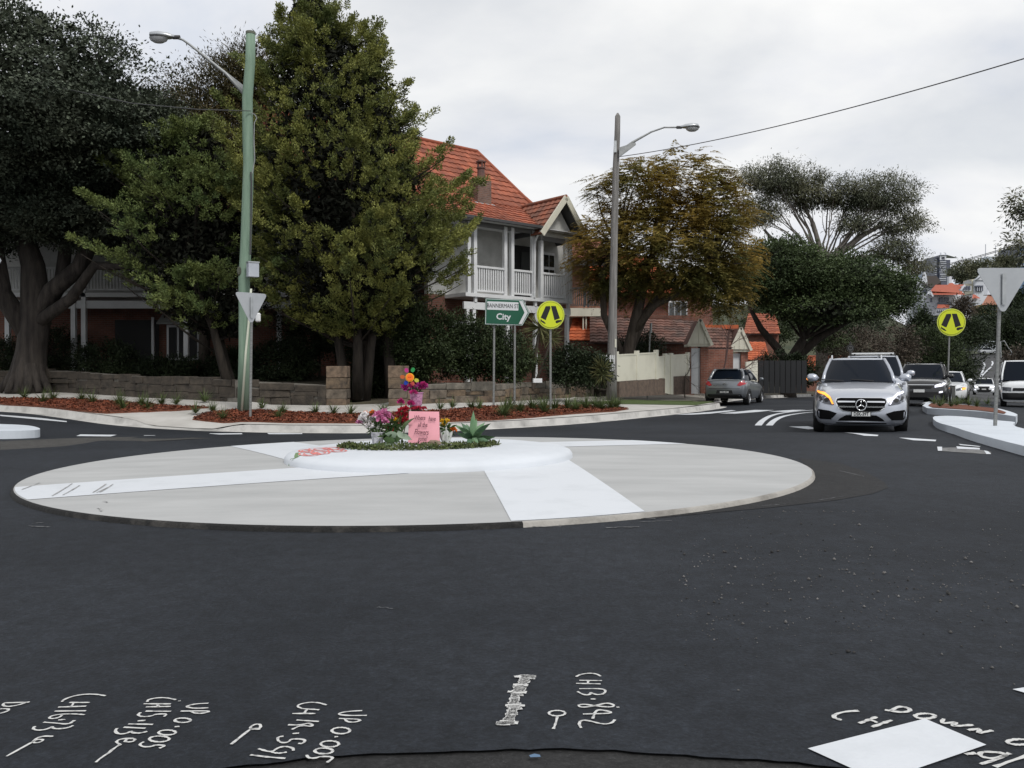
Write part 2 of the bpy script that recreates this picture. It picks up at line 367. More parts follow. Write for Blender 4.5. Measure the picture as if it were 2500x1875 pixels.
def RV(u, v, dz=0.0):
    """point on the side street: u along it, v to the right of its centre line"""
    k = u - (14.7 * SN + 34 * CS); x = 14.7 + SN * k + CS * v; y = 34 + CS * k - SN * v
    return Vector((x, y, zr1(x, y) + dz))
# verge behind the far kerb (soil sheet that carries paths, mulch and grass)
kp = [(p.x, p.y) for p in KERB]
def offset(poly, d):
    out = []; n = len(poly)
    for i, p in enumerate(poly):
        a = poly[max(i - 1, 0)]; b = poly[min(i + 1, n - 1)]; t = Vector((b[0] - a[0], b[1] - a[1])).normalized()
        out.append((p[0] - t.y * d, p[1] + t.x * d))
    return out
NK = len(KERB)
near_k = kp[1:NK - 6]
verge = patch('verge', offset(near_k, 0.14) + [(34, 66), (30, 95), (-30, 80), (-44, 40)], zv, -0.07, M_SOIL, 1.0, kind='structure')
# far kerb : one run of precast-looking concrete with a gutter lip, flush at the pram ramp
def kerb_run(name, idx, h=0.15, m=M_KERB, ramp_px=None):
    pts = chaikin([kp[i] for i in idx], 2); V = []; Fs = []
    pts = [(p[0], p[1]) for p in pts]; o0 = offset(pts, -0.28); o1 = offset(pts, 0.035); o2 = offset(pts, 0.17)
    for i, p in enumerate(pts):
        z = zr1(*p); hh = h if not callable(h) else h(*p)
        for q, dz in ((o0[i], 0.008), (p, 0.012), (o1[i], hh), (o2[i], hh + 0.004), (o2[i], -0.1)): V.append((q[0], q[1], z + dz))
        if i:
            b = i * 5
            for k in range(4): Fs.append((b - 5 + k, b + k, b + k + 1, b - 4 + k))
    me_o = fast(name, V, np.array(Fs)[:, ::-1], m, kind='structure'); return me_o
rampx = (G(300, 1036).x, G(440, 1049).x)
def kh(x, y):
    return 0.15 - 0.135 * float(sst(-9.4, -8.6, x) * (1 - sst(-7.1, -6.2, x)))
kerb_run('kerb', range(1, NK - 6), kh)
# paths and beds on the verge, outlines taken from the photograph and laid on the verge surface
def vp(pts): return [(q.x, q.y) for q in (Gv(*p) for p in pts)]
kin = offset(kp, 0.17)
# footpath : wide pale slab in front of the stone wall, ramp down to the road at the left
foot = vp([(-150, 958), (0, 957), (145, 957), (361, 970), (575, 981), (800, 990), (1050, 982), (1208, 981), (1389, 970), (1480, 965), (1560, 965)]) + \
       [(7.0, 36.5), (9.2, 41.5)] + [(kin[NK - 8][0], kin[NK - 8][1])] + [kin[i] for i in range(NK - 9, 0, -1)]
patch('footpath', foot, zv, 0.006, M_CONC, 0.5, kind='structure')
old = vp([(1370, 983), (1500, 985), (1600, 985), (1700, 982), (1790, 978)]) + [(9.0, 38.2), (12.5, 45), (11.0, 46), (6.5, 38.5)] + vp([(1690, 962), (1560, 962), (1440, 967)])
patch('old_footpath', old, zv, 0.012, M_PATH_OLD, 0.6, kind='structure')
gr = vp([(1380, 985), (1500, 979), (1600, 978), (1700, 979), (1745, 983), (1700, 990), (1560, 988), (1480, 987), (1410, 990)])
patch('grass_verge', gr, zv, 0.016, M_GRASS, 0.4, kind='structure')
mul_l = vp([(-120, 976), (0, 974), (200, 976), (330, 985), (420, 993), (510, 996), (420, 1004), (260, 1011), (230, 1009)]) + [kin[4], kin[3], kin[2]]
mul_m = vp([(470, 1026), (500, 1010), (560, 1004), (640, 1004), (760, 1010), (840, 1014), (960, 1010), (1080, 1005), (1180, 995), (1300, 994), (1440, 993), (1535, 1000), (1500, 1006), (1400, 1012)]) 
mul_m += [(q.x, q.y) for q in (Gv(1300, 1021), Gv(1195, 1028), Gv(1050, 1033), Gv(900, 1035), Gv(700, 1034), Gv(580, 1032))]
def mound(x, y): return zv(x, y) + 0.0
patch('mulch_bed', mul_l, zv, 0.035, M_MULCH, 0.5, kind='structure', skirt=0.05)
patch('mulch_bed', mul_m, zv, 0.035, M_MULCH, 0.5, kind='structure', skirt=0.05)
def inside(pts, poly):
    x, y = pts[:, 0], pts[:, 1]; r = np.zeros(len(pts), bool); n = len(poly)
    for i in range(n):
        x1, y1 = poly[i]; x2, y2 = poly[(i + 1) % n]
        c = ((y1 > y) != (y2 > y)); d = (x2 - x1) * (y - y1) / ((y2 - y1) if y2 != y1 else 1e-9) + x1; r ^= c & (x < d)
    return r
def scatter(poly, n, g):
    a = np.array(poly); lo, hi = a.min(0), a.max(0); out = np.zeros((0, 2))
    while len(out) < n:
        c = g.uniform(lo, hi, (n * 3, 2)); out = np.vstack([out, c[inside(c, poly)]])
    return out[:n]
def quads(C, U, Wd):
    """quads centred C, half axes U and Wd"""
    V = np.stack([C - U - Wd, C + U - Wd, C + U + Wd, C - U + Wd], 1).reshape(-1, 3); return V, np.arange(len(V)).reshape(-1, 4)
def unit(a): return a / np.maximum(np.linalg.norm(a, axis=-1, keepdims=True), 1e-9)
M_CHIP = mat('bark_chip', (0.21, 0.06, 0.028), 0.9, (0.10, 0.03, 0.016), 3.0, island=0.55)
def chips(name, poly, n, label):
    c = scatter(poly, n, rng); z = zv(c[:, 0], c[:, 1]) + 0.045 + rng.uniform(0, .02, n)
    C = np.column_stack([c, z]); U = unit(np.column_stack([rng.normal(size=(n, 2)), rng.normal(0, .35, n)])) ; Wd = unit(np.cross(U, rng.normal(0, .4, (n, 3)) + [0, 0, 1]))
    V, Q = quads(C, U * rng.uniform(.018, .05, (n, 1)), Wd * rng.uniform(.008, .018, (n, 1)))
    o = fast(name, V, Q, M_CHIP, kind='stuff'); tag(o, label, 'mulch'); return o
chips('bark_mulch', mul_l, 5000, 'red bark mulch chips along the left street kerb')
chips('bark_mulch', mul_m, 16000, 'red bark mulch chips around the pole and sign posts')
# ------------------------------------------------------------------ roundabout
RC = Vector((-1.0, 10.45, 0)); RR = 4.42
ri = thing('roundabout', 'low round concrete island with white painted pinwheel bands and raised white middle', 'traffic island', (RC.x, RC.y, zr1(RC.x, RC.y)))
def tilt(x, y): return 0.009 * (np.clip(x, -7, 9) + 1)
def za_(x, y):
    r = np.hypot(np.asarray(x) - RC.x, np.asarray(y) - RC.y); return tilt(x, y) + 0.042 + 0.093 * (1 - np.clip(r / RR, 0, 1) ** 1.3)
circ = lambda r, n, w=0: [(RC.x + (r + w * math.sin(i * 7.3) * .5 + w * rs.uniform(-1, 1)) * math.cos(2 * math.pi * i / n), RC.y + (r + w * math.sin(i * 7.3) * .5) * math.sin(2 * math.pi * i / n)) for i in range(n)]
ap = patch('apron', circ(RR, 128), za_, 0.0, M_APRON, 0.45, parent=ri)
V = []; Q = []
for i in range(129):
    a = 2 * math.pi * i / 128; 
    for r, dz in ((RR, 0.0), (RR + 0.025, -0.012), (RR + 0.04, -0.09)):
        x, y = RC.x + r * math.cos(a), RC.y + r * math.sin(a); V.append((x, y, float(za_(RC.x + RR * math.cos(a), RC.y + RR * math.sin(a))) + dz))
    if i:
        b = i * 3; Q += [(b - 3, b - 2, b + 1, b), (b - 2, b - 1, b + 2, b + 1)]
Q = np.array(Q); seg = np.arange(len(Q)) // 2 / 128 * 360; tarry = (seg > 186) & (seg < 283)
V = np.array(V); ua, ia = np.unique(Q[~tarry], return_inverse=True); ub, ib = np.unique(Q[tarry], return_inverse=True)
fast('apron_edge', V[ua], ia.reshape(-1, 4), mat('apron_edge', (0.36, 0.345, 0.32), 0.95, (0.16, 0.15, 0.135), 2.2, 8, bump=0.7, bscale=30, lo=0.45, hi=0.7), ri)
fast('tarred_edge', V[ub], ib.reshape(-1, 4), mat('tarred_edge', (0.012, 0.012, 0.012), 0.9, (0.07, 0.065, 0.06), 3.0, 8, bump=0.9, bscale=30, lo=0.55, hi=0.75), ri)
for k, phi in enumerate((27, 119, 201, 276)):
    u = Vector((math.cos(R(phi)), math.sin(R(phi)))); n = Vector((-u.y, u.x)); c = Vector((RC.x, RC.y))
    pts = []
    for off, seq in ((0.54, (0, 1)), (1.6, (1, 0))):
        for e_ in seq:
            l = math.sqrt(RR * RR - off * off) - 0.012 if e_ else 0.35
            pts.append(c + u * l + n * off)
    # rounded outer end following the circle
    a0 = math.atan2(*(pts[1] - c).yx); a1 = math.atan2(*(pts[2] - c).yx)
    if a1 < a0: a1 += 2 * math.pi
    arc = [c + Vector((math.cos(a0 + (a1 - a0) * t / 8), math.sin(a0 + (a1 - a0) * t / 8))) * (RR - 0.012) for t in range(1, 8)]
    patch('white_band', [tuple(q) for q in [pts[0], pts[1]] + arc + [pts[2], pts[3]]], za_, 0.004, M_WPAINT, 0.45, parent=ri)
DR = 1.74
def zd(x, y):
    r = np.hypot(np.asarray(x) - RC.x, np.asarray(y) - RC.y); return tilt(x, y) + 0.225 + 0.05 * (1 - np.clip(r / DR, 0, 1) ** 2)
V = []; Q = []; prof = [(DR, 0.08), (DR - .004, .155), (DR - .03, .188), (DR - .09, .212), (DR - .30, .238), (1.0, .255), (0.5, .27), (0.02, .275)]
for i in range(97):
    a = 2 * math.pi * i / 96
    for r, z in prof: x, y = RC.x + r * math.cos(a), RC.y + r * math.sin(a); V.append((x, y, z + float(tilt(x, y))))
    if i:
        b = i * 8
        for k in range(7): Q.append((b - 8 + k, b + k, b + k + 1, b - 7 + k))
fast('raised_centre', V, np.array(Q), mat('white_disc', (0.60, 0.63, 0.67), 0.6, (0.54, 0.57, 0.61), 1.6, 9, lo=0.45, hi=0.75), ri, smooth=True)
def zdisc(x, y):
    r = np.hypot(np.asarray(x) - RC.x, np.asarray(y) - RC.y)
    return tilt(x, y) + np.interp(r, [q[0] for q in prof[::-1]], [q[1] for q in prof[::-1]])
# ------------------------------------------------------------------ painted markings : children of the road
def mark(name, pts, m=M_WPAINT, dz=0.005, px=True, fz=zr, parent=road, step=0.6):
    q = [G(*p) for p in pts] if px else pts
    return patch(name, [(a[0], a[1]) for a in q], fz, dz, m, step, parent=parent)
for p in ([(186, 1065), (196, 1061), (285, 1062), (270, 1066)][::-1], [(346, 1061), (434, 1060.5), (436, 1063), (352, 1064)], [(500, 1058.5), (590, 1058), (592, 1060.5), (506, 1061.5)],
          [(652, 1057.6), (738, 1057.5), (738, 1060.5), (656, 1060.5)]):
    mark('give_way_dash', p)
for p in ([(1926, 1042), (1972, 1041), (2012, 1050), (1975, 1048.5)], [(2062, 1056.5), (2145, 1062.5), (2142, 1065.5), (2110, 1064.5)], [(2194, 1069), (2220, 1070), (2286, 1074.5), (2284, 1078), (2230, 1075.5)]):
    mark('give_way_dash', p)
mark('edge_line', [(0, 1013), (100, 1021), (163, 1028.5), (163, 1031), (90, 1024.5), (0, 1016)])
mark('zebra_bar', [(1650, 1012.5), (1785, 1001.5), (1797, 1003), (1735, 1010), (1690, 1012.7)])
mark('zebra_bar', [(1755, 1009.5), (1842, 1001), (1890, 1001.5), (1850, 1006), (1795, 1010)])
mark('zebra_bar', [(1876, 1005), (1935, 1001), (1968, 1001), (1925, 1006)])
def ribbon(name, pts, w, dz=0.005, m=M_WPAINT, parent=road, fz=zr, jitter=0.0):
    V = []; Q = []; n = len(pts)
    for i, p in enumerate(pts):
        a = pts[max(i - 1, 0)]; b = pts[min(i + 1, n - 1)]; t = Vector((b[0] - a[0], b[1] - a[1])).normalized(); ww = (w[i] if hasattr(w, '__len__') else w) * (1 + rs.uniform(-jitter, jitter))
        for sgn in (-1, 1):
            V.append((p[0] - t.y * ww / 2 * sgn, p[1] + t.x * ww / 2 * sgn))
        if i: Q.append((2 * i - 2, 2 * i - 1, 2 * i + 1, 2 * i))
    V = np.array(V); V = np.column_stack([V, fz(V[:, 0], V[:, 1]) + dz])
    return fast(name, V, np.array(Q), m, parent)
def pxribbon(name, px, w, **k): return ribbon(name, chaikin([(q.x, q.y) for q in (G(*p) for p in px)], 2), w, **k)
pxribbon('painted_line', [(1851, 1039), (1862, 1026), (1885, 1013), (1925, 1006), (1990, 1001)], 0.16)
pxribbon('painted_line', [(1878, 1039), (1890, 1026), (1912, 1016), (1950, 1009.5), (1990, 1006)], 0.16)
for u0, u1, v in ((36, 62, 1.4),):
    ribbon('lane_line', [RV(u, v) for u in np.linspace(u0, u1, 14)], 0.13, dz=0.012)
mark('painted_bar', [(1972, 1831), (2258, 1758), (2408, 1822), (2240, 1880), (2090, 1885)], step=0.2)
mark('painted_bar', [(2472, 1686), (2560, 1672), (2620, 1700), (2510, 1697)], step=0.2)
mark('drain_frame', [(2290, 1094), (2360, 1092), (2420, 1104), (2418, 1110), (2290, 1101)], mat('drain_iron', (0.09, 0.09, 0.09), 0.7, (0.2, 0.2, 0.2), 20), dz=0.004)
for a_ in ([(2288, 1092), (2300, 1092), (2300, 1102), (2290, 1102)], [(2335, 1091), (2392, 1095), (2392, 1099), (2337, 1097)], [(2340, 1085), (2395, 1091), (2390, 1092), (2345, 1088)], [(2402, 1101), (2412, 1103), (2420, 1110), (2408, 1110)]):
    mark('drain_paint', a_, dz=0.009)
M_SEAL = asphalt('asphalt_patch', (0.013, 0.0135, 0.015), (0.022, 0.022, 0.023), 0.08)
M_SEAL2 = asphalt('asphalt_grey', (0.045, 0.044, 0.042), (0.065, 0.063, 0.060), 0.06)
mark('asphalt_patch', [(1950, 1118), (2050, 1132), (2110, 1150), (2160, 1178), (2168, 1192), (2130, 1206), (2040, 1222), (1880, 1240), (1700, 1256), (1560, 1270), (1640, 1225), (1900, 1190), (1980, 1150)], M_SEAL, dz=0.003)
mark('asphalt_seam', [(0, 1078), (120, 1072), (330, 1067), (430, 1067), (520, 1070), (420, 1075), (250, 1084), (110, 1093), (0, 1099)], M_SEAL2, dz=0.003)
# chalk survey writing: every character is a hand-drawn stroke, in photograph pixels
ch = lambda ox, oy, k: (lambda pts: [(ox + x / k, oy + y / k) for x, y in pts])
A1 = ch(0, 1640, 4.424); A2 = ch(500, 1640, 4.424); A3 = ch(1100, 1600, 4.424); A4 = ch(1900, 1650, 3.687)
oval = lambda x0, y0, x1, y1: [(x0 + (x1 - x0) * (.5 + .5 * math.cos(t)), y0 + (y1 - y0) * (.5 + .5 * math.sin(t))) for t in np.linspace(0, 2 * math.pi, 13)]
STROKES = [
 (A1, [[(320, 338), (120, 345), (40, 345), (30, 375), (80, 388), (180, 375), (290, 340)], [(0, 412), (70, 408), (105, 420), (60, 445), (0, 460)],
   [(668, 335), (690, 310), (780, 275), (900, 252), (1040, 252), (1140, 270)], [(750, 342), (970, 342)], [(630, 392), (925, 382)], [(790, 345), (770, 388)], [(590, 436), (930, 432)],
   [(915, 475), (800, 465), (660, 468), (560, 485), (525, 508), (560, 520), (640, 505), (670, 480)], [(635, 532), (705, 525)], [(470, 556), (600, 565), (740, 580), (805, 535)],
   [(380, 600), (350, 625), (400, 645), (500, 635), (570, 600), (570, 625), (650, 628), (740, 615), (790, 592)],
   [(575, 710), (470, 705), (390, 730), (345, 775), (420, 780), (480, 745), (400, 740), (360, 765), (70, 925)],
   [(1950, 322), (1930, 326)], [(1590, 335), (1600, 310), (1700, 290), (1800, 290), (1900, 312)], [(1550, 356), (1850, 358)], [(1570, 390), (1845, 385)], [(1700, 360), (1715, 388)], [(1575, 436), (1840, 438)],
   [(1520, 450), (1485, 475), (1530, 498), (1640, 490), (1680, 468), (1810, 465), (1770, 495)], [(1485, 543), (1575, 535)], [(1390, 575), (1655, 580)], [(1330, 610), (1575, 622)],
   [(1265, 622), (1240, 650), (1275, 685), (1360, 680), (1420, 650), (1430, 672), (1520, 675), (1590, 655)],
   [(1300, 800), (1250, 770), (1290, 740), (1400, 728), (1470, 740), (1430, 770), (1340, 768), (1370, 742)], [(1300, 795), (1030, 990)],
   [(2250, 350), (2100, 358), (2000, 385), (2090, 408), (2250, 400)], [(1950, 436), (2290, 432), (2200, 460), (2110, 460), (2060, 438)], oval(1885, 510, 2060, 560), [(1890, 605), (1940, 600)], oval(1710, 640, 1900, 695), oval(1610, 705, 1830, 770),
   [(1555, 768), (1500, 795), (1545, 825), (1640, 820), (1680, 800), (1795, 808), (1720, 838)]]),
 (A2, [[(600, 630), (500, 635), (490, 605), (550, 575), (605, 580), (600, 625), (520, 625), (490, 630), (285, 795)],
   [(1315, 370), (1230, 342), (1110, 340), (1010, 365), (1000, 390), (1060, 410)], [(1040, 408), (1235, 422)], [(945, 462), (1195, 462)], [(1100, 420), (1070, 460)], [(990, 532), (1230, 548)],
   [(900, 584), (1040, 588), (1120, 562), (1175, 590), (1140, 602), (1040, 588), (940, 635)], [(940, 680), (1015, 675)], [(850, 708), (790, 715), (785, 755), (840, 782), (910, 770), (930, 735), (1095, 742), (1060, 788), (1010, 785)],
   [(580, 842), (720, 885), (790, 830), (880, 815), (960, 840), (955, 865)], [(720, 880), (800, 895), (885, 880)], [(490, 910), (700, 935), (870, 948)],
   [(1700, 430), (1520, 440), (1425, 468), (1530, 485), (1750, 482)], [(1450, 516), (1700, 525), (1640, 555), (1540, 555), (1510, 520)], oval(1370, 612, 1570, 682), [(1405, 715), (1435, 712)], oval(1250, 757, 1450, 825), oval(1185, 835, 1385, 900),
   [(1100, 910), (1120, 945), (1200, 945), (1250, 925), (1405, 932), (1320, 992)]]),
 (A3, [[(1355, 240), (1400, 215), (1500, 200), (1580, 210), (1620, 235)], [(1390, 280), (1640, 282)], [(1355, 312), (1620, 318)], [(1490, 282), (1480, 315)], [(1390, 370), (1650, 368), (1680, 400), (1640, 432), (1560, 435), (1510, 405), (1510, 435), (1440, 438), (1370, 400)],
   [(1510, 482), (1570, 482)], [(1560, 555), (1430, 535), (1372, 552), (1420, 575), (1560, 555), (1690, 520), (1780, 550), (1730, 572), (1560, 555)], [(1790, 570), (1825, 570)], [(1430, 645), (1780, 636), (1650, 600), (1570, 600), (1535, 695)],
   [(1410, 795), (1385, 750), (1410, 712), (1480, 712), (1640, 755), (1740, 745), (1775, 705)], oval(1060, 605, 1240, 665), [(1155, 665), (1135, 750), (1110, 805)]]),
 (A4, [[(725, 323), (600, 330), (510, 355), (495, 385), (570, 408)], [(725, 436), (890, 378)], [(840, 470), (1020, 408)], [(820, 400), (890, 430)], [(960, 315), (1010, 325), (1090, 280), (1180, 300), (1190, 325), (1120, 338), (1010, 325)], oval(1230, 347, 1412, 395),
   [(1490, 395), (1460, 440), (1620, 425), (1560, 455), (1600, 462), (1755, 450)], [(1710, 498), (1830, 480), (1785, 530), (1930, 500)], oval(2060, 580, 2280, 630), [(1680, 715), (1780, 705)], [(2085, 705), (1960, 760), (1830, 740), (1805, 705), (1870, 690), (2080, 710), (1960, 765), (1820, 805)], [(1950, 828), (2300, 705)]])]
M_CH = M_CHALK
for fn, grp in STROKES:
    for st in grp:
        q = [G(*p) for p in fn(st)]
        ln = sum(((q[i + 1] - q[i]).length for i in range(len(q) - 1)))
        pts = [(a.x, a.y) for a in q]
        if len(pts) > 2: pts = chaikin(pts, 2)
        else: pts = [(pts[0][0] + (pts[1][0] - pts[0][0]) * t / 6 + rs.uniform(-.002, .002), pts[0][1] + (pts[1][1] - pts[0][1]) * t / 6) for t in range(7)]
        ribbon('chalk_stroke', pts, 0.0085 if fn is not A4 else 0.013, dz=0.0035, m=M_CH, jitter=0.3)
# the scribbled-out mark
spine = [(760, 235), (900, 235), (800, 265), (780, 310), (740, 360), (735, 400), (700, 440), (690, 490), (700, 530), (665, 590), (670, 640), (640, 690), (640, 740), (560, 740), (520, 780), (430, 790)]
hw = [70, 90, 80, 70, 90, 90, 50, 60, 100, 60, 60, 100, 90, 80, 110, 70]
zz = []
for i in range(len(spine) - 1):
    for t in np.linspace(0, 1, 7)[:-1]:
        x = spine[i][0] * (1 - t) + spine[i + 1][0] * t; y = spine[i][1] * (1 - t) + spine[i + 1][1] * t; w_ = hw[i] * rs.uniform(.85, 1.45)
        zz.append((x + w_ * (1 if len(zz) % 2 else -1), y + rs.uniform(-8, 8)))
for k in range(0, len(zz) - 10, 10):
    ribbon('chalk_scribble', chaikin([(q.x, q.y) for q in (G(*p) for p in A3(zz[k:k + 12]))], 2), 0.019, dz=0.0035 + .0004 * (k % 3), m=M_CH, jitter=0.3)
mark('drip', [(1292, 1847), (1305, 1843), (1318, 1846), (1320, 1851), (1295, 1852)], mat('blue_mark', (0.10, 0.17, 0.27), 0.7), dz=0.004, step=.1)
# loose gravel on the tar
n = 900; px = np.column_stack([rng.uniform(1650, 2500, n), 1400 + np.abs(rng.normal(0, 90, n)) * np.sign(rng.normal(size=n))])
pts = [G(a, max(b, 1250)) for a, b in px if b < 1790]
V = []; Q = []
for p in pts:
    s_ = rng.uniform(.002, .0065) if rng.uniform() < .93 else rng.uniform(.008, .014); c = np.array(p) + [0, 0, s_ * .35]
    o = np.array([[1, 0, 0], [-.5, .86, 0], [-.5, -.86, 0], [0, 0, .9], [0, 0, -.5]]) * s_ * rng.uniform(.7, 1.3, (5, 3)); b = len(V); V += list(c + o)
    Q += [(b, b + 1, b + 3), (b + 1, b + 2, b + 3), (b + 2, b, b + 3), (b, b + 2, b + 4), (b + 2, b + 1, b + 4), (b + 1, b, b + 4)]
tag(fast('loose_gravel', V, np.array(Q), mat('gravel', (0.03, 0.03, 0.03), 0.9, (0.16, 0.155, 0.15), 8.0, island=0.6), kind='stuff'), 'loose dark gravel scattered over the near right of the road', 'gravel')
# ------------------------------------------------------------------ white islands
def island(name, px, h, label, m, fz=zr):
    pts = [(q.x, q.y) for q in (G(*p) for p in px)]
    o = patch(name, [tuple(p) for p in chaikin(pts, 2, True)], fz, h, m, 0.7, skirt=h + 0.05); tag(o, label, 'traffic island'); return o
M_WISL = mat('white_island', (0.58, 0.625, 0.68), 0.6, (0.51, 0.55, 0.60), 1.2, 8, lo=0.4, hi=0.7)
island('splitter_island', [(-260, 1072), (0, 1072), (60, 1071), (100, 1068), (95, 1062), (70, 1055), (0, 1052), (-260, 1050)], 0.14, 'white painted splitter island at the far left edge of the road', M_WISL)
island('kerb_island', [(2266, 1031), (2330, 1064), (2500, 1114), (2640, 1150), (2720, 1120), (2580, 1080), (2480, 1062), (2472, 1052), (2482, 1046), (2440, 1042), (2370, 1032), (2310, 1028)], 0.13, 'white concrete island nose carrying the grey give way sign at right', M_WISL)

# tyre scuffs on the apron, pale scrapes on the tar beside it
M_SCUFF = mat('tyre_scuff', (0.20, 0.20, 0.20), 0.8, (0.42, 0.42, 0.42), 14, 4)
M_SCRAPE = mat('scrape', (0.16, 0.165, 0.17), 0.9, (0.05, 0.052, 0.056), 30, 4)
AP = lambda x, y: hit(x / 1.7015, 1000 + y / 1.7015, za_, 5.5, 14.0)
for x0, y0, x1, y1 in ((165, 305, 90, 335), (300, 310, 215, 362), (330, 318, 260, 358), (440, 312, 385, 348), (470, 312, 415, 346), (455, 322, 400, 348), (420, 425, 405, 410), (445, 388, 425, 384)):
    a_, b_ = AP(x0, y0), AP(x1, y1); ribbon('tyre_scuff', [(a_.x + (b_.x - a_.x) * t, a_.y + (b_.y - a_.y) * t + .02 * math.sin(3 * t)) for t in np.linspace(0, 1, 7)], 0.014, dz=.008, m=M_SCUFF, parent=ri, fz=za_, jitter=.4)
for x0, y0, x1, y1, w in ((1520, 1262, 1600, 1268, .02), (1560, 1276, 1640, 1272, .012), (1480, 1290, 1560, 1287, .03), (1300, 1287, 1370, 1288, .015), (1860, 1236, 1920, 1232, .014), (2050, 1150, 2110, 1164, .014), (2000, 1222, 2060, 1212, .012), (70, 1285, 120, 1288, .02), (80, 1279, 105, 1277, .012), (920, 1485, 960, 1487, .006)):
    a_, b_ = G(x0, y0), G(x1, y1); ribbon('road_scrape', [(a_.x + (b_.x - a_.x) * t, a_.y + (b_.y - a_.y) * t + rs.uniform(-.01, .01)) for t in np.linspace(0, 1, 9)], w, dz=.005, m=M_SCRAPE, jitter=.7)
# ================================================================== foliage
def leaves(C, D, ln, wd, nrm=None):
    """rhombus leaves growing from C along D"""
    n = len(C); D = unit(D); ln = np.broadcast_to(ln, (n,))[:, None]; wd = np.broadcast_to(wd, (n,))[:, None]
    nr = rng.normal(size=(n, 3)) if nrm is None else nrm + rng.normal(0, .45, (n, 3))
    Wd = unit(np.cross(D, nr)); 
    V = np.stack([C, C + D * ln * .5 + Wd * wd, C + D * ln, C + D * ln * .5 - Wd * wd], 1).reshape(-1, 3)
    return V
def put_leaves(name, Vs, m, parent): 
    V = np.concatenate(Vs); return fast(name, V, np.arange(len(V)).reshape(-1, 4), m, parent)
def leafmat(name, a, b, scale=0.7, island=0.35, trans=0.18, rough=0.6): return mat(name, a, rough, b, scale, 4, island=island, trans=trans, spec=0.25)
def lobes(az, h, seed, k=5):
    g = np.random.default_rng(seed); r = 0
    for i in range(k): r = r + np.sin(az * g.integers(1, 6) + g.uniform(0, 6.3) + h * g.uniform(-9, 9)) / k ** .5
    return r
def bez(a, b, c, n=6):
    a, b, c = Vector(a), Vector(b), Vector(c); return [(a * (1 - t) ** 2 + b * 2 * t * (1 - t) + c * t * t) for t in np.linspace(0, 1, n)]
def conifer(name, label, base, axis, prof, m, m_in, mt, nb, tufts=11, per=26, seed=1, leaf=(.05, .095), lw=.018, lift=.55, stems=4, lobe=.16, core=5000, group=None, spread=.24, flatn=.38, trad=.105):
    """prof: [(z, radius)] ; axis: [(z, x, y)]"""
    t = thing(name, label, 'tree', base, group=group); g = np.random.default_rng(seed)
    zs = np.array([p[0] for p in prof]); rr = np.array([p[1] for p in prof]); az_ = np.array(axis)
    o_ = np.argsort(zs); zs, rr = zs[o_], rr[o_]; a_ = np.argsort(az_[:, 0]); az_ = az_[a_]
    zz = np.linspace(zs[0], zs[-1], 400); w = np.interp(zz, zs, rr) * .8 + .75; w /= w.sum()
    h = g.choice(zz, nb, p=w); az = g.uniform(0, 2 * math.pi, nb)
    r = np.interp(h, zs, rr) * (1 + lobe * lobes(az, h, seed)) * g.uniform(.8, 1.1, nb) + .08
    ax = np.interp(h, az_[:, 0], az_[:, 1]); ay = np.interp(h, az_[:, 0], az_[:, 2])
    out = np.column_stack([np.cos(az), np.sin(az), np.zeros(nb)])
    tip = np.column_stack([ax, ay, h]) + out * r[:, None]
    steep = lift + .7 * sst(zs[-1] - 2.5, zs[-1], h)
    bdir = unit(out + np.column_stack([g.normal(0, .2, nb), g.normal(0, .2, nb), steep]))
    Ln = np.clip(r * .68, .6, 2.1) * g.uniform(.75, 1.15, nb)
    Vs = []
    side = unit(np.cross(bdir, [0, 0, 1])); upv = np.cross(side, bdir)
    tt = g.uniform(0, 1, (nb, tufts)) ** .8; wid = spread * np.sin(np.pi * np.clip(tt * .8 + .18, 0, 1)) * g.uniform(.75, 1.25, (nb, 1))
    fan = g.normal(0, 1, (nb, tufts)) * wid; fup = g.normal(0, flatn, (nb, tufts)) * wid
    bend = (tt ** 2) * .22 * Ln[:, None]
    C = tip[:, None] - bdir[:, None] * (Ln[:, None] * (1 - tt))[..., None] + side[:, None] * fan[..., None] + upv[:, None] * (fup + bend)[..., None]
    A = unit(bdir[:, None] * 1.1 + side[:, None] * (fan * 1.1)[..., None] + upv[:, None] * (fup * 1.0)[..., None] + g.normal(0, .2, (nb, tufts, 3)) + np.array([0, 0, .3]))
    C = C.reshape(-1, 3); A = A.reshape(-1, 3); nt_ = len(C); tl = g.uniform(.14, .30, nt_)
    s_ = g.uniform(0, 1, (nt_, per)); rad = unit(g.normal(size=(nt_, per, 3)))
    p = C[:, None] + A[:, None] * (s_ * tl[:, None])[..., None] + rad * (trad * np.sqrt(s_ * (1.12 - s_)) * 1.8 * g.uniform(.3, 1, (nt_, per)))[..., None]
    d = A[:, None] * .8 + rad * .9 + np.array([0, 0, .2])
    n = nt_ * per
    Vs.append(leaves(p.reshape(-1, 3), d.reshape(-1, 3), g.uniform(leaf[0], leaf[1], n), g.uniform(.7, 1.3, n) * lw))
    put_leaves('crown', Vs, m, t)
    # inner twigs and needles, crown shade put into their near-black colour
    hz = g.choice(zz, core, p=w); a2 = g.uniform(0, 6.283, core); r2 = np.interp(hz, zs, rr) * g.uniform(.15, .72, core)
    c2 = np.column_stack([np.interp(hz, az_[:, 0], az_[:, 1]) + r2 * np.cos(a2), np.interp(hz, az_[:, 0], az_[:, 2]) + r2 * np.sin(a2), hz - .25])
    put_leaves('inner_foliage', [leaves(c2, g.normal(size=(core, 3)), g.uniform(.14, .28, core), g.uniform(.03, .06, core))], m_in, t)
    mb = MB(); bx, by, bz = base
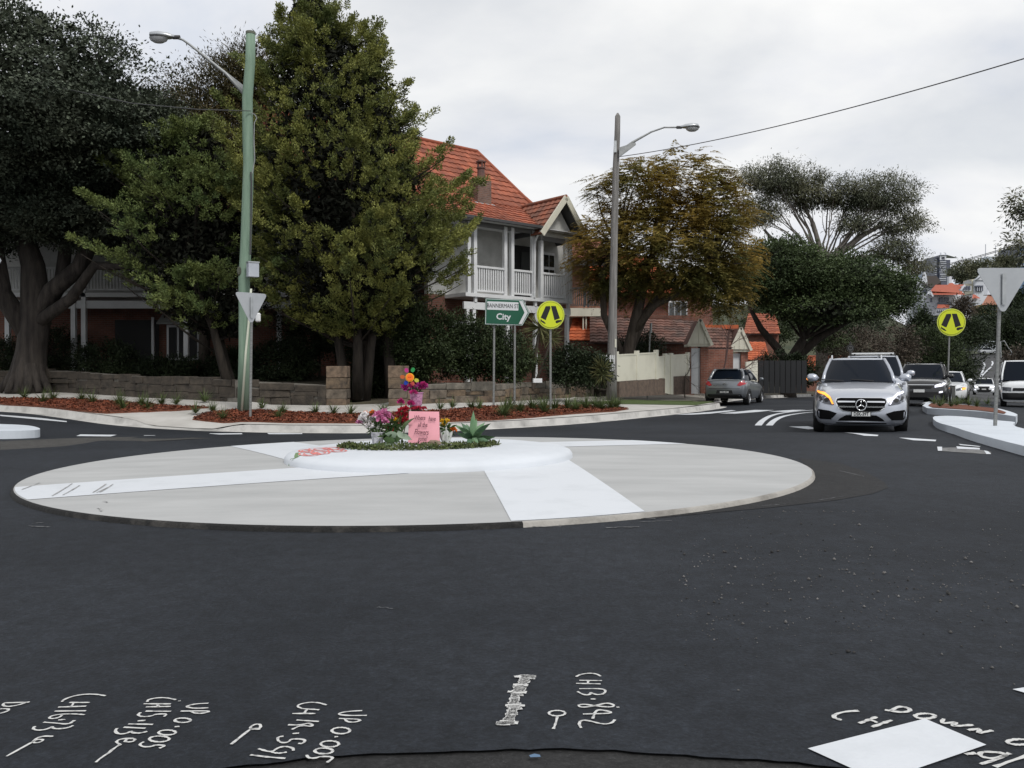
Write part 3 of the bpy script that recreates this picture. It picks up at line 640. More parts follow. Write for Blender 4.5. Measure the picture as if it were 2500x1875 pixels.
    for k in range(stems):
        a = k * 2.4 + seed; q = .28 if stems > 1 else 0
        top = zs[-1] - 1.0 - k * .9; pts = [(bx + q * math.cos(a), by + q * math.sin(a), bz - .1)]
        for f_ in (.12, .3, .6, 1.0):
            z = bz + (top - bz) * f_; s2 = (.28 + .55 * math.sin(f_ * 3.1)) * (1 if stems > 1 else 0)
            pts.append((np.interp(z, az_[:, 0], az_[:, 1]) + s2 * math.cos(a), np.interp(z, az_[:, 0], az_[:, 2]) + s2 * math.sin(a), z))
        mb.tube(pts, [.2, .15, .12, .08, .02] if stems > 1 else [.24, .2, .17, .1, .03], 8)
    for k in range(0, nb, max(1, nb // 90)):
        a = Vector((ax[k], ay[k], max(h[k] - r[k] * .45, bz + .8))); mb.tube(bez(a, a.lerp(Vector(tip[k]), .6) - Vector((0, 0, .2)), Vector(tip[k]) - Vector(bdir[k]) * .3, 5), [.05, .04, .03, .02, .008], 5, cap=False)
    mb.build('trunk', mt, t, smooth=True)
    return t
def crown_pts(n, c, rad, seed, lo=.45, flat=0.0, lob=.14):
    g = np.random.default_rng(seed); d = unit(g.normal(size=(n, 3))); az = np.arctan2(d[:, 1], d[:, 0])
    r = g.uniform(lo ** 3, 1, n) ** (1 / 3) * (1 + lob * lobes(az, d[:, 2], seed))
    if flat: d[:, 2] = np.where(d[:, 2] < 0, d[:, 2] * (1 - flat), d[:, 2])
    return np.array(c) + d * r[:, None] * np.array(rad), d
def broadleaf(name, label, base, crowns, m, mt, nclump, per, leaf, lw, seed, trunk, limbs=14, clump=(.55, .35), droop=0.0, group=None, lo=.5, flat=.3, cat='tree', lob=.14, limb_r=.09, core=0, mcore=None, csize=.4):
    """crowns: [(centre, radii, share)] ; trunk: list of (points, radii) tubes"""
    t = thing(name, label, cat, base, group=group); g = np.random.default_rng(seed + 100); Vs = []; mbl = MB(); k = 0
    for c, rad, sh in crowns:
        nc = max(4, int(nclump * sh)); cp, dd = crown_pts(nc, c, rad, seed + k, lo, flat, lob); k += 1
        n = nc * per; off = g.normal(size=(nc, per, 3)) * np.array([clump[0], clump[0], clump[1]]) * g.uniform(.6, 1.3, (nc, 1, 1))
        p = (cp[:, None] + off).reshape(-1, 3); o3 = np.repeat(dd, per, 0)
        d = unit(o3 * .5 + unit(off.reshape(-1, 3)) * .7 + g.normal(0, .55, (n, 3)) + np.array([0, 0, -droop]))
        Vs.append(leaves(p, d, g.uniform(leaf[0], leaf[1], n), g.uniform(.7, 1.3, n) * lw, nrm=np.tile([0, 0, 1.0], (n, 1)) + o3 * .6))
        tp = Vector(trunk[0][0][-1])
        for i in range(int(limbs * sh + .5)):
            e_ = Vector(cp[g.integers(nc)]); mid = tp.lerp(e_, .45) + Vector((0, 0, .12 * (e_ - tp).length * g.uniform(-.5, 1))); q = bez(tp, mid, e_, 8)
            q = [v + Vector(g.normal(0, .06, 3)) * (1 if 0 < j < 7 else 0) for j, v in enumerate(q)]
            mbl.tube(q, [limb_r * (1 - .82 * j / 7) for j in range(8)], 6, cap=False)
            for s_ in range(3):
                b0 = q[3 + s_]; e2 = b0 + (e_ - b0) * .6 + Vector(g.normal(0, .09 * (e_ - tp).length, 3)) * .6; mbl.tube(bez(b0, b0.lerp(e2, .5) + Vector(g.normal(0, .15, 3)), e2, 5), [limb_r * .42 * (1 - .8 * j / 4) for j in range(5)], 4, cap=False)
    put_leaves('crown', Vs, m, t)
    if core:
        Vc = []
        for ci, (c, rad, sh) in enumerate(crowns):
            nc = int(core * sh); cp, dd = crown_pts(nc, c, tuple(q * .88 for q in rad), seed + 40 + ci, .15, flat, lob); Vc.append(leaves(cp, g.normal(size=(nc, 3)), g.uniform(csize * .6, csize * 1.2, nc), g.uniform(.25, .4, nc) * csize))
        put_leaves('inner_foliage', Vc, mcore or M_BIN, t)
    mb = MB()
    for pts, rd in trunk: mb.tube(pts, rd, 10)
    mb.build('trunk', mt, t, smooth=True)
    if limbs: mbl.build('branches', mt, t, smooth=True)
    return t
M_CON = leafmat('conifer_leaf', (0.085, 0.110, 0.033), (0.25, 0.255, 0.066), 1.1, .3, .04)
M_CON2 = leafmat('conifer_leaf_green', (0.075, 0.115, 0.040), (0.19, 0.225, 0.070), .9, .3, .04)
M_CIN = leafmat('conifer_inner_shade', (0.006, 0.008, 0.005), (0.013, 0.014, 0.008), 1, .3, .0, .95)  # near-black leaves paint the shade inside the conifers
M_BIN = leafmat('crown_inner_shade', (0.018, 0.024, 0.015), (0.036, 0.042, 0.026), 1, .4, .0, .9)  # darkened leaf colour paints the shade within the broad crowns
M_CBARK = mat('conifer_bark', (0.022, 0.018, 0.015), 0.95, (0.055, 0.045, 0.036), 3.0, 6, bump=0.9, bscale=12, stretch=(3, 3, .5))  # bark darkened, gloom round the trunks is put into the colour
M_BARK = mat('bark', (0.050, 0.040, 0.032), 0.95, (0.11, 0.09, 0.072), 3.0, 6, bump=0.9, bscale=12, stretch=(3, 3, .5))
M_FIGBARK = mat('fig_bark', (0.026, 0.022, 0.020), 0.95, (0.070, 0.060, 0.052), 2.2, 6, bump=0.9, bscale=8, stretch=(3, 3, .4))
gz_ = lambda x, y: float(zv(x, y))
cb = (-4.95, 27.2)
conifer('conifer', 'tall dense olive green conifer rising behind the gateposts', (*cb, gz_(*cb) + .1), [(0, -4.95, 27.2), (6, -5.0, 27), (9, -5.5, 27), (13.4, -6.5, 27)],
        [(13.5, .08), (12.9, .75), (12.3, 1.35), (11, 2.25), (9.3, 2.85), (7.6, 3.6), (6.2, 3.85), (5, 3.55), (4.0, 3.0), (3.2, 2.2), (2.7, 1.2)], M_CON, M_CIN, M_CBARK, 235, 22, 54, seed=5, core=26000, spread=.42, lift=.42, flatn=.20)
conifer('conifer_leader', 'pointed side leader of conifer standing right of the tall one', (-3.9, 27.9, gz_(-3.9, 27.9)), [(0, -3.9, 27.9), (8, -4.4, 27.6), (12.2, -4.45, 27.4)],
        [(12.0, .1), (11.2, .65), (10, 1.1), (8.4, 1.5), (7, 1.2)], M_CON, M_CIN, M_CBARK, 44, 18, 54, seed=8, stems=1, core=2500, spread=.26)
cb = (-8.9, 27.5)
conifer('conifer', 'lower green conifer with drooping layered sprays left of the green pole', (*cb, gz_(*cb)), [(0, *cb), (2.5, -9.2, 27.4), (5, -10.1, 27.2), (12, -10.0, 27.2)],
        [(9.3, .1), (8.6, 1.3), (7.6, 2.0), (6.6, 2.4), (5.4, 2.9), (4.2, 2.7), (3.3, 2.1), (2.7, .9)], M_CON2, M_CIN, M_CBARK, 78, 26, 54, seed=21, lift=.1, stems=2, lobe=.35, core=12000, spread=.55, flatn=.15)
cb = (-11.4, 31.5)
broadleaf('feathery_tree', 'dark brownish feathery tree between the fig and the conifers', (*cb, 1.2), [((-11.0, 31, 10.0), (1.9, 2.2, 2.6), .72), ((-9.6, 31, 11.6), (1.2, 1.4, 1.5), .28)],
          leafmat('feather_leaf', (0.055, 0.052, 0.022), (0.115, 0.090, 0.038), .6, .3, .2), M_BARK, 420, 130, (.09, .18), .016, 31, [([(-11.4, 31.5, 1), (-11.3, 31.4, 4), (-11.2, 31, 7.5)], [.22, .18, .12])], 12, clump=(.3, .24), droop=.1, lo=.2, core=4000, csize=.14)
# big fig at the left
fb = Gv(68, 944); fb = Vector((-16.6, 29.3, .72))
fx, fy, fz0 = fb
tr = [([(fx, fy, fz0 - .2), (fx, fy, fz0 + .4), (fx + .1, fy, fz0 + 1.4), (fx + .25, fy, fz0 + 2.6), (fx + .15, fy, fz0 + 4.2), (fx - .4, fy, fz0 + 6)], [.75, .55, .48, .5, .38, .25]),
      ([(fx + .2, fy, fz0 + 2.2), (fx + .9, fy - .2, fz0 + 3.3), (fx + 1.9, fy - .3, fz0 + 4.1), (fx + 2.4, fy, fz0 + 5.6), (fx + 2.9, fy, fz0 + 6.7), (fx + 3.9, fy, fz0 + 7.25), (fx + 5.2, fy, fz0 + 7.1)], [.34, .3, .27, .25, .22, .17, .08]),
      ([(fx, fy, fz0 + 1.8), (fx - .8, fy - .2, fz0 + 3.2), (fx - 1.2, fy, fz0 + 5), (fx - 1.8, fy, fz0 + 7)], [.36, .32, .28, .15]),
      ([(fx + .3, fy - .1, fz0 + 2.4), (fx + .95, fy + .3, fz0 + 3.6), (fx + 1.1, fy + .4, fz0 + 5.2), (fx + 1.0, fy, fz0 + 7.5)], [.3, .24, .2, .1]),
      ([(fx + .5, fy - .2, fz0 + 2.3), (fx + 1.7, fy - .5, fz0 + 3.0), (fx + 2.6, fy - .7, fz0 + 4.1), (fx + 4.4, fy - .8, fz0 + 4.0)], [.22, .19, .16, .08])]
for a, l in ((-.3, .9), (.5, 1.1), (-1.1, .8), (2.6, 1.0), (3.5, .9), (-2.0, .8), (-.7, .8), (-1.6, .7)):
    tr.append(([(fx + .25 * math.cos(a), fy + .25 * math.sin(a), fz0 + 1.3), (fx + .42 * math.cos(a), fy + .42 * math.sin(a), fz0 + .5), (fx + l * math.cos(a), fy + l * math.sin(a), fz0 - .15)], [.16, .2, .1]))
M_FIG = leafmat('fig_leaf', (0.045, 0.060, 0.042), (0.105, 0.122, 0.085), .6, .5, .08)
broadleaf('fig_tree', 'huge dark fig tree with fluted trunk filling the left edge', fb, [((-17.4, 28.3, 9.5), (6.4, 6.2, 3.8), .58), ((-20.3, 29, 6.6), (4.2, 4.5, 2.2), .15), ((-14.6, 28.9, 6.3), (2.6, 2.6, 1.0), .10), ((-13.2, 28.6, 8.6), (2.8, 4.2, 2.2), .17)],
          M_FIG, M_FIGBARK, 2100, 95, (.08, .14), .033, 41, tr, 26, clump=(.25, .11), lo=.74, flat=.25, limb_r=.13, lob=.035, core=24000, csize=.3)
# jacaranda behind the cream fence
jb = (4.55, 35.2, .6)
tr = [([(4.55, 35.2, .4), (4.7, 35.2, 1.6), (5.0, 35.1, 3.0), (5.3, 35, 4.4), (5.7, 35, 6)], [.34, .28, .24, .2, .1]), ([(4.75, 35.2, 2.0), (5.35, 35.1, 3.4), (6.1, 34.8, 4.7), (7.4, 34.6, 5.1), (8.2, 34.5, 5.0)], [.22, .19, .15, .1, .05]),
      ([(4.6, 35.2, 1.9), (4.1, 35, 2.9), (3.75, 34.8, 3.6), (3.7, 34.8, 5.2), (4.3, 34.8, 6.4)], [.17, .15, .14, .12, .06]), ([(4.9, 35.1, 2.8), (5.8, 34.7, 4.0), (7.0, 34.4, 4.6), (7.9, 34, 5.6)], [.17, .15, .12, .06])]
M_JAC = leafmat('jacaranda_leaf', (0.105, 0.115, 0.036), (0.37, 0.25, 0.062), .34, .3, .35)
def jacaranda():
    t = thing('jacaranda', 'bronze green feathery jacaranda behind the grey timber pole', 'tree', jb); g = np.random.default_rng(77); Vs = []
    cl = [((5.9, 35, 6.0), (3.3, 2.8, 2.1), 230), ((7.6, 34.6, 6.3), (2.2, 2.4, 2.1), 160), ((5.2, 35, 8.6), (1.9, 1.8, 1.2), 80), ((7.0, 35, 8.9), (1.7, 1.6, 1.35), 80), ((3.9, 34.7, 6.0), (1.25, 1.5, 1.9), 75), ((8.6, 34.8, 7.6), (1.1, 1.4, 1.3), 50), ((4.6, 35, 4.9), (1.6, 1.6, .6), 40), ((8.2, 34.4, 4.6), (1.5, 1.5, 1.0), 80)]
    tips = []
    for ci, (c, rad, n) in enumerate(cl):
        p, d = crown_pts(n, c, rad, 300 + ci, .55, .15, .1); nf = 11; per = 20
        out = unit(d * [1, 1, .2]); tips += list(p[::6])
        fd = unit(out[:, None] * .8 + g.normal(0, .55, (n, nf, 3)) * [1, 1, .35] + [0, 0, -.16])      # frond directions
        fl = g.uniform(.4, .8, (n, nf)); b = p[:, None] + g.normal(0, .18, (n, nf, 3)); s = np.linspace(.05, 1, per)
        side = unit(np.cross(fd, [0, 0, 1.0])); sg = np.where(np.arange(per) % 2, 1, -1)
        q = b[:, :, None] + fd[:, :, None] * (fl[..., None] * s)[..., None] + np.array([0, 0, -1.0]) * ((fl[..., None] * s) ** 2 * .35)[..., None]
        dd = side[:, :, None] * sg[None, None, :, None] + fd[:, :, None] * .45; k = n * nf * per
        Vs.append(leaves(q.reshape(-1, 3), dd.reshape(-1, 3), np.broadcast_to(.19 * (1.15 - s), (n, nf, per)).ravel(), .026, nrm=np.tile([0, 0, 1.0], (k, 1))))
    put_leaves('crown', Vs, M_JAC, t); mb = MB()
    for pts, rd in tr: mb.tube(pts, rd, 8)
    mb.build('trunk', M_BARK, t, smooth=True); mb = MB(); ends = [Vector(x[0][-1]) for x in tr]
    for e_ in tips:
        e_ = Vector(e_); s0 = min(ends, key=lambda k: (k - e_).length); mb.tube(bez(s0, s0.lerp(e_, .5) + Vector(g.normal(0, .25, 3)), e_, 6), [.07, .055, .045, .03, .02, .01], 5, cap=False)
    mb.build('branches', M_BARK, t, smooth=True)
jacaranda()
# eucalypt and dark spreading tree down the side street
M_EUC = leafmat('gum_leaf', (0.065, 0.078, 0.050), (0.15, 0.15, 0.090), .3, .35, .15)
M_GUMBARK = mat('gum_bark', (0.11, 0.10, 0.09), 0.9, (0.20, 0.18, 0.16), 1.5, 5, stretch=(2, 2, .5))
Yg = 72; gp = lambda px, py: tuple(P(px, py, Yg))
trk = [([gp(2005, 930), gp(2010, 760), gp(2012, 650)], [.55, .45, .38]), ([gp(2012, 650), gp(2060, 610), gp(2105, 575), gp(2160, 545)], [.32, .28, .22, .12]), ([gp(2012, 650), gp(2000, 600), gp(1985, 545), gp(1960, 500)], [.28, .22, .16, .1]),
       ([gp(2012, 660), gp(1950, 620), gp(1890, 590), gp(1865, 560)], [.28, .22, .17, .1]), ([gp(2030, 640), gp(2120, 625), gp(2200, 630), gp(2235, 655)], [.15, .13, .1, .05])]
def gcl(px, py, rw, rh, s): 
    c = gp(px, py); k = Yg / F; return (c, (rw * k, rw * k * .8, rh * k), s)
broadleaf('eucalypt', 'tall grey green eucalypt with open branching above the dark street tree', tuple(P(2005, 930, Yg)), [gcl(1880, 440, 75, 50, .17), gcl(1960, 470, 60, 60, .15), gcl(2060, 480, 60, 45, .12), gcl(2160, 480, 85, 55, .20), gcl(2200, 545, 60, 38, .09), gcl(1850, 520, 55, 40, .09), gcl(2180, 610, 70, 30, .09), gcl(2235, 645, 35, 25, .04), gcl(2080, 545, 55, 25, .05)],
          M_EUC, M_GUMBARK, 520, 120, (.16, .34), .034, 51, trk, 26, clump=(.42, .30), droop=.7, lo=.3, flat=.3, limb_r=.11)
M_DKT = leafmat('street_tree_leaf', (0.036, 0.055, 0.022), (0.078, 0.110, 0.042), .4, .35, .1)
hb = (16.4, 50.5); hz0 = gz_(*hb)
trk = [([(*hb, hz0 - .2), (16.3, 50.5, 1.0), (16.6, 50.4, 2.2), (17.2, 50.3, 3.3)], [.5, .4, .36, .26]), ([(16.5, 50.4, 1.6), (15.6, 50.2, 2.8), (14.6, 50, 3.9), (13.9, 50, 5.2)], [.3, .25, .19, .1]), ([(16.6, 50.4, 2.0), (18.0, 50.3, 3.3), (19.6, 50, 4.3), (21.2, 50, 5.0)], [.28, .24, .18, .08])]
broadleaf('street_tree', 'dark spreading street tree overhanging the queue of cars', (*hb, hz0), [((15.6, 50.5, 6.9), (3.1, 3.4, 2.3), .38), ((19.2, 51, 6.4), (3.3, 3.6, 2.0), .36), ((22.2, 51.5, 5.9), (1.9, 2.8, 1.7), .16), ((18.0, 48.8, 4.9), (3.4, 2.2, 1.0), .10)],
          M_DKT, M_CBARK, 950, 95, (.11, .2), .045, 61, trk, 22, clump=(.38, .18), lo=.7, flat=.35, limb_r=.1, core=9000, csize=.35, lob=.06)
# ================================================================== houses
M_BRICK = brickmat('brick_dark', (0.19, 0.068, 0.043), (0.13, 0.050, 0.034), (0.16, 0.14, 0.12))
M_BRICK2 = brickmat('brick_pink', (0.42, 0.20, 0.13), (0.34, 0.15, 0.10), (0.30, 0.24, 0.20))
M_BRICK3 = brickmat('brick_red', (0.28, 0.10, 0.065), (0.20, 0.072, 0.048), (0.26, 0.22, 0.19))
M_WHITE = mat('white_trim', (0.72, 0.73, 0.74), 0.5, (0.60, 0.61, 0.62), 1.5, 6, lo=.45, hi=.75)
M_CREAM = mat('cream_trim', (0.66, 0.64, 0.54), 0.55, (0.55, 0.53, 0.44), 1.2, 7, lo=.45, hi=.75)
M_ROUGH = mat('roughcast', (0.42, 0.42, 0.40), 0.9, (0.55, 0.55, 0.53), 2.0, 8, bump=.5, bscale=40)
M_TILE = mat('terracotta', (0.33, 0.098, 0.052), 0.85, (0.22, 0.072, 0.044), 1.6, 6, island=.22, bump=.2, bscale=25)
M_TILEOLD = mat('weathered_tile', (0.30, 0.105, 0.062), 0.88, (0.15, 0.075, 0.055), 1.4, 7, island=.3, bump=.3, bscale=25)
M_TILEDK = mat('dark_tile', (0.085, 0.058, 0.050), 0.9, (0.165, 0.078, 0.058), 1.0, 7, island=.35, bump=.3, bscale=20)
M_TILEOR = mat('orange_tile', (0.50, 0.12, 0.045), 0.8, (0.40, 0.10, 0.04), 1.2, 5, island=.2)
M_DARK = mat('dark_opening', (0.012, 0.012, 0.013), 0.6)
M_GLASS = mat('window_glass', (0.015, 0.018, 0.02), 0.06, spec=0.9)
M_GUTTER = mat('gutter_grey', (0.06, 0.06, 0.062), 0.5)
M_DKRAIL = mat('dark_rail', (0.06, 0.065, 0.07), 0.5)
def tile_geo(fn, s0, s1, ta, tb, up=.042, roll=.03):
    p = [fn(s0, ta), fn((s0 + s1) / 2, ta), fn(s1, ta), fn(s0, tb), fn((s0 + s1) / 2, tb), fn(s1, tb)]; p = [Vector(q) for q in p]
    n = (p[2] - p[0]).cross(p[3] - p[0]).normalized()
    if n.z < 0: n = -n
    v = [p[0] + n * up, p[1] + n * (up + roll), p[2] + n * up, p[3] + n * .004, p[4] + n * (.004 + roll), p[5] + n * .004, p[0] - n * .01, p[1] - n * .01, p[2] - n * .01]
    return v, [(0, 1, 4, 3), (1, 2, 5, 4), (6, 7, 1, 0), (7, 8, 2, 1)]
def tile_roof(name, fn, s0f, s1f, t0, t1, m, parent, tw=.30, th=.34, objects=False, kind=None):
    mb = MB(); t = t0; r = random.Random(5)
    while t < t1 - .05:
        a, b = s0f(t), s1f(t); k = math.floor(a / tw)
        while k * tw < b:
            s0, s1 = max(k * tw, a), min((k + 1) * tw, b)
            if s1 - s0 > .05:
                v, f = tile_geo(fn, s0, s1, t, min(t + th, t1), .042 + r.uniform(-.008, .008))
                if objects: q = MB(); q.add(v, f); q.build(name, m, parent, fix=False)
                else: mb.add(v, f)
            k += 1
        t += th
    if not objects: return mb.build(name, m, parent, kind=kind, fix=False)
hz_ = 0.85
house = thing('verandah_house', 'two storey house with white timber verandah, red tiled roof and small front gable', 'house', (-1.5, 33, hz_))
A0 = Vector((-1.5, 33, 0)); d_ = Vector((.769, .639, 0)).normalized(); n_ = Vector((d_.y, -d_.x, 0))
H = lambda s, t, z: A0 + d_ * s - n_ * t + Vector((0, 0, z))       # s along the verandah front, t into the house
FLOOR, EAVE, RAIL = 4.33, 7.15, 5.42
rot = math.atan2(d_.y, d_.x)
def hbox(mb, s0, s1, t0, t1, z0, z1): 
    c = H((s0 + s1) / 2, (t0 + t1) / 2, (z0 + z1) / 2); mb.box(c, (s1 - s0, t1 - t0, z1 - z0), rot)
def hpart(name, m, parent, *boxes, **k):
    mb = MB()
    for b in boxes: hbox(mb, *b)
    return mb.build(name, m, parent, **k)
SE = 5.25
# back walls : roughcast above, brick below
hpart('upper_wall', M_ROUGH, house, (-1.2, 6.2, 1.35, 1.6, FLOOR, EAVE - .03)); hpart('lower_wall', M_BRICK, house, (-1.2, 6.2, 1.35, 1.6, .3, FLOOR))
hpart('side_wall', M_ROUGH, house, (5.9, 6.2, 1.6, 8.5, .3, 7.1)); hpart('back_wall', M_BRICK, house, (-6, SE - .35, 8.5, 8.8, .3, 7.4))
hpart('deck', M_WHITE, house, (-.4, SE, -.05, 2.2, FLOOR - .14, FLOOR)); hpart('deck_beam', M_WHITE, house, (-.4, SE, .05, .15, FLOOR - .62, FLOOR - .34))
hpart('deck_beam', M_WHITE, house, (SE - .1, SE - .02, .15, 2.2, FLOOR - .62, FLOOR - .34))
for s in (-.2, .1, 1.62, 1.98, 3.1, 3.55, 4.95, 5.2):
    hpart('post', M_WHITE, house, (s - .075, s + .075, -.02, .13, FLOOR - .1, EAVE - .08))
for s in (-.2, .1, 1.8, 3.3, 5.1):
    hpart('lower_post', M_WHITE, house, (s - .075, s + .075, 0.06, .2, hz_ - .2, FLOOR - .62))
for s in np.arange(.15, SE, .62):
    hpart('spacer_block', M_WHITE, house, (s - .06, s + .06, .02, .12, FLOOR - .34, FLOOR - .14))
bal = None
for a, b in ((.2, 1.53), (2.07, 3.0), (3.65, 4.86)):
    hpart('handrail', M_WHITE, house, (a - .05, b + .05, .0, .12, RAIL - .08, RAIL)); hpart('bottom_rail', M_WHITE, house, (a - .05, b + .05, .03, .1, FLOOR + .08, FLOOR + .15))
    for s in np.arange(a + .03, b, .115):
        c = H(s, .06, (FLOOR + .15 + RAIL - .08) / 2)
        if bal is None: q = MB(); q.box((0, 0, 0), (.062, .03, RAIL - .08 - FLOOR - .15)); bal = q.build('baluster', M_WHITE, None); bal.parent = house
        o = bal if bal.get('u') is None else bal.copy()
        if o is not bal: COL.objects.link(o)
        o.parent = house; o.location = c - origin_of(house); o.rotation_euler = (0, 0, rot); bal['u'] = 1
for s in (1.62, 3.1): pass
hpart('handrail', M_WHITE, house, (SE - .12, SE - .02, .2, 2.2, RAIL - .08, RAIL)); hpart('side_screen', M_WHITE, house, (SE - .09, SE - .05, .2, 2.2, FLOOR + .1, RAIL - .08))
hpart('lintel_beam', mat('grey_beam', (0.16, 0.16, 0.16), .6), house, (-.6, SE, .0, .12, EAVE - .2, EAVE - .02))
# window and doors on the back wall
w = hpart('door_opening', M_DARK, house, (2.98, 4.3, 1.29, 1.35, FLOOR + .02, 6.65)); hpart('door_leaf', mat('door_green', (.03, .034, .033), .5), w, (3.5, 4.1, 1.25, 1.288, FLOOR + .05, 6.4))
w = hpart('window', M_WHITE, house, (4.72, 5.42, 1.25, 1.35, FLOOR + .1, 6.5))
for s in (4.78, 5.11): hpart('pane', M_GLASS, w, (s, s + .25, 1.21, 1.248, FLOOR + .25, 5.75)); hpart('pane', M_GLASS, w, (s, s + .25, 1.21, 1.248, 5.88, 6.38))
hpart('window', M_WHITE, house, (.35, 1.1, 2.13, 2.2, FLOOR + .1, 6.4)) if False else None
for s0, s1 in ((-.1, .9), (1.9, 3.0)):
    w = hpart('lower_window', M_WHITE, house, (s0, s1, 1.23, 1.35, 1.3, 3.3)); hpart('pane', M_DARK, w, (s0 + .1, s1 - .1, 1.19, 1.228, 1.4, 3.2))
# main roof, bell-cast over the verandah
def zroof(t): return EAVE + (.5 * t if t < 2.6 else 1.3 + .88 * (t - 2.6))
fn = lambda s, t: H(s, t - .45, zroof(t))
s1f = lambda t: 5.62 - .15 * t
und = MB(); 
for ta, tb, q1, q2 in ((0, 2.6, 3.0, 4.3), (2.6, 6.3, s1f(2.6), s1f(6.3))): und.quad(fn(-6.5, ta) - Vector((0, 0, .06)), fn(q1, ta) - Vector((0, 0, .06)), fn(q2, tb) - Vector((0, 0, .06)), fn(-6.5, tb) - Vector((0, 0, .06)))
roof = und.build('roof', M_GUTTER, house)
tile_roof('roof_tiles', fn, lambda t: -6.5, lambda t: 3.05 + .5 * t, 0, 2.6, M_TILE, roof, kind='stuff'); tile_roof('roof_tiles', fn, lambda t: -6.5, s1f, 2.6, 6.3, M_TILE, roof, kind='stuff')
mb = MB()
q = [fn(s1f(t), t) + Vector((0, 0, .05)) for t in (2.4, 3.4, 4.4, 5.4, 6.3)]; mb.tube(q, .085, 8); mb.build('ridge_capping', M_TILE, roof)
mb = MB(); mb.tube([fn(s1f(6.3), 6.3) + Vector((0, 0, .06)), fn(0, 6.35) + Vector((0, 0, .06)), fn(-6.5, 6.35) + Vector((0, 0, .06))], .09, 8); mb.build('ridge_capping', M_TILE, roof)
mb = MB(); b0 = [fn(-6.5, 6.3), fn(s1f(6.3), 6.3)]; mb.quad(b0[0], b0[1], H(5.2, 12.5, 7.2), H(-6.5, 12.5, 7.2)); mb.quad(b0[1], fn(s1f(2.6), 2.6), fn(s1f(0), 0), H(5.4, 12.5, 7.2)); mb.build('rear_roof', M_TILE, roof)
hpart('gutter', M_GUTTER, roof, (-6.5, 3.1, -.60, -.46, EAVE - .06, EAVE + .05))
hpart('soffit', M_WHITE, roof, (-6.5, 5.3, -.45, 2.2, EAVE - .03, EAVE - .012))
# chimney
ch0 = H(2.0, 2.1, 0); cz = zroof(2.5)
chim = MB(); chim.box((ch0.x, ch0.y, cz + .25), (.72, .5, 1.3), rot); chim = chim.build('chimney', brickmat('brick_chimney', (.20, .115, .085), (.13, .08, .065), (.22, .19, .17)), roof)
mb = MB(); mb.lathe([(.2, 0), (.17, .1), (.15, .5), (.19, .53), (.19, .58)], (ch0.x, ch0.y, cz + .9), 12); 
for k in range(5): a = k * 1.256; mb.box((ch0.x + .15 * math.cos(a), ch0.y + .15 * math.sin(a), cz + 1.58), (.05, .05, .2), a)
mb.lathe([(.2, 0), (.21, .05), (.06, .12)], (ch0.x, ch0.y, cz + 1.68), 12); mb.build('chimney_pot', mat('pot_clay', (.16, .085, .07), .85, (.09, .06, .055), 4), roof)
mb = MB(); mb.box((ch0.x, ch0.y, cz + .02), (.95, .8, .06), rot, rx=.42); mb.build('flashing', mat('lead', (.36, .37, .38), .5, (.5, .51, .52), 5), roof)
# front gable over the right hand bay
GS, GA, GB, GZ, GT = 4.36, 3.02, 5.62, 6.86, 8.5
gl = lambda s, t, k: H(s, t, k)
gable = hpart('gable_beam', mat('grey_beam'  , (0.16, 0.16, 0.16)), house, (3.2, 5.35, -.02, .1, 6.72, 6.95))
mb = MB(); mb.prism([(3.25, 6.9), (5.4, 6.9), (GS, 8.3)], .06, frame(H(0, .02, 0), d_, (0, 0, 1))); mb.build('gable_wall', M_ROUGH, house)
for sa, nm in ((GA, 'bargeboard'), (GB, 'bargeboard')):
    mb = MB(); a = H(sa, -.62, GZ); b = H(GS, -.62, GT); mb.bar(a, b, .05, .24, up=(0, 0, 1)); mb.build(nm, M_CREAM, house)
mb = MB(); 
for sa in (GA, GB): mb.quad(H(sa, -.6, GZ - .02), H(GS, -.6, GT - .02), H(GS, 3.2, GT - .02), H(sa, 3.2, GZ - .02))
gro = mb.build('gable_roof', M_GUTTER, house)
gfn = lambda s, t: H(GA + (GS - GA) * t / 2.13, -.62 + s, GZ + (GT - GZ) * t / 2.13)
tile_roof('tile', gfn, lambda t: 0.0, lambda t: .7 + 3.1 * t / 2.13, 0, 2.13, M_TILEOLD, gro, th=.305, objects=True)
gfn2 = lambda s, t: H(GB + (GS - GB) * t / 2.13, -.62 + s, GZ + (GT - GZ) * t / 2.13)
tile_roof('gable_tiles', gfn2, lambda t: 0.0, lambda t: 3.2, 0, 2.13, M_TILEOLD, gro, kind='stuff')
mb = MB(); mb.tube([H(GS, -.62, GT + .05), H(GS, 3.0, GT + .05)], .085, 8); mb.build('ridge_capping', M_TILEOLD, gro)
mb = MB(); mb.tube([H(3.05, -.5, 7.0), H(3.08, -.2, 6.75), H(3.1, -.08, 6.55), H(3.1, -.06, FLOOR)], .045, 8); mb.build('downpipe', M_WHITE, house)
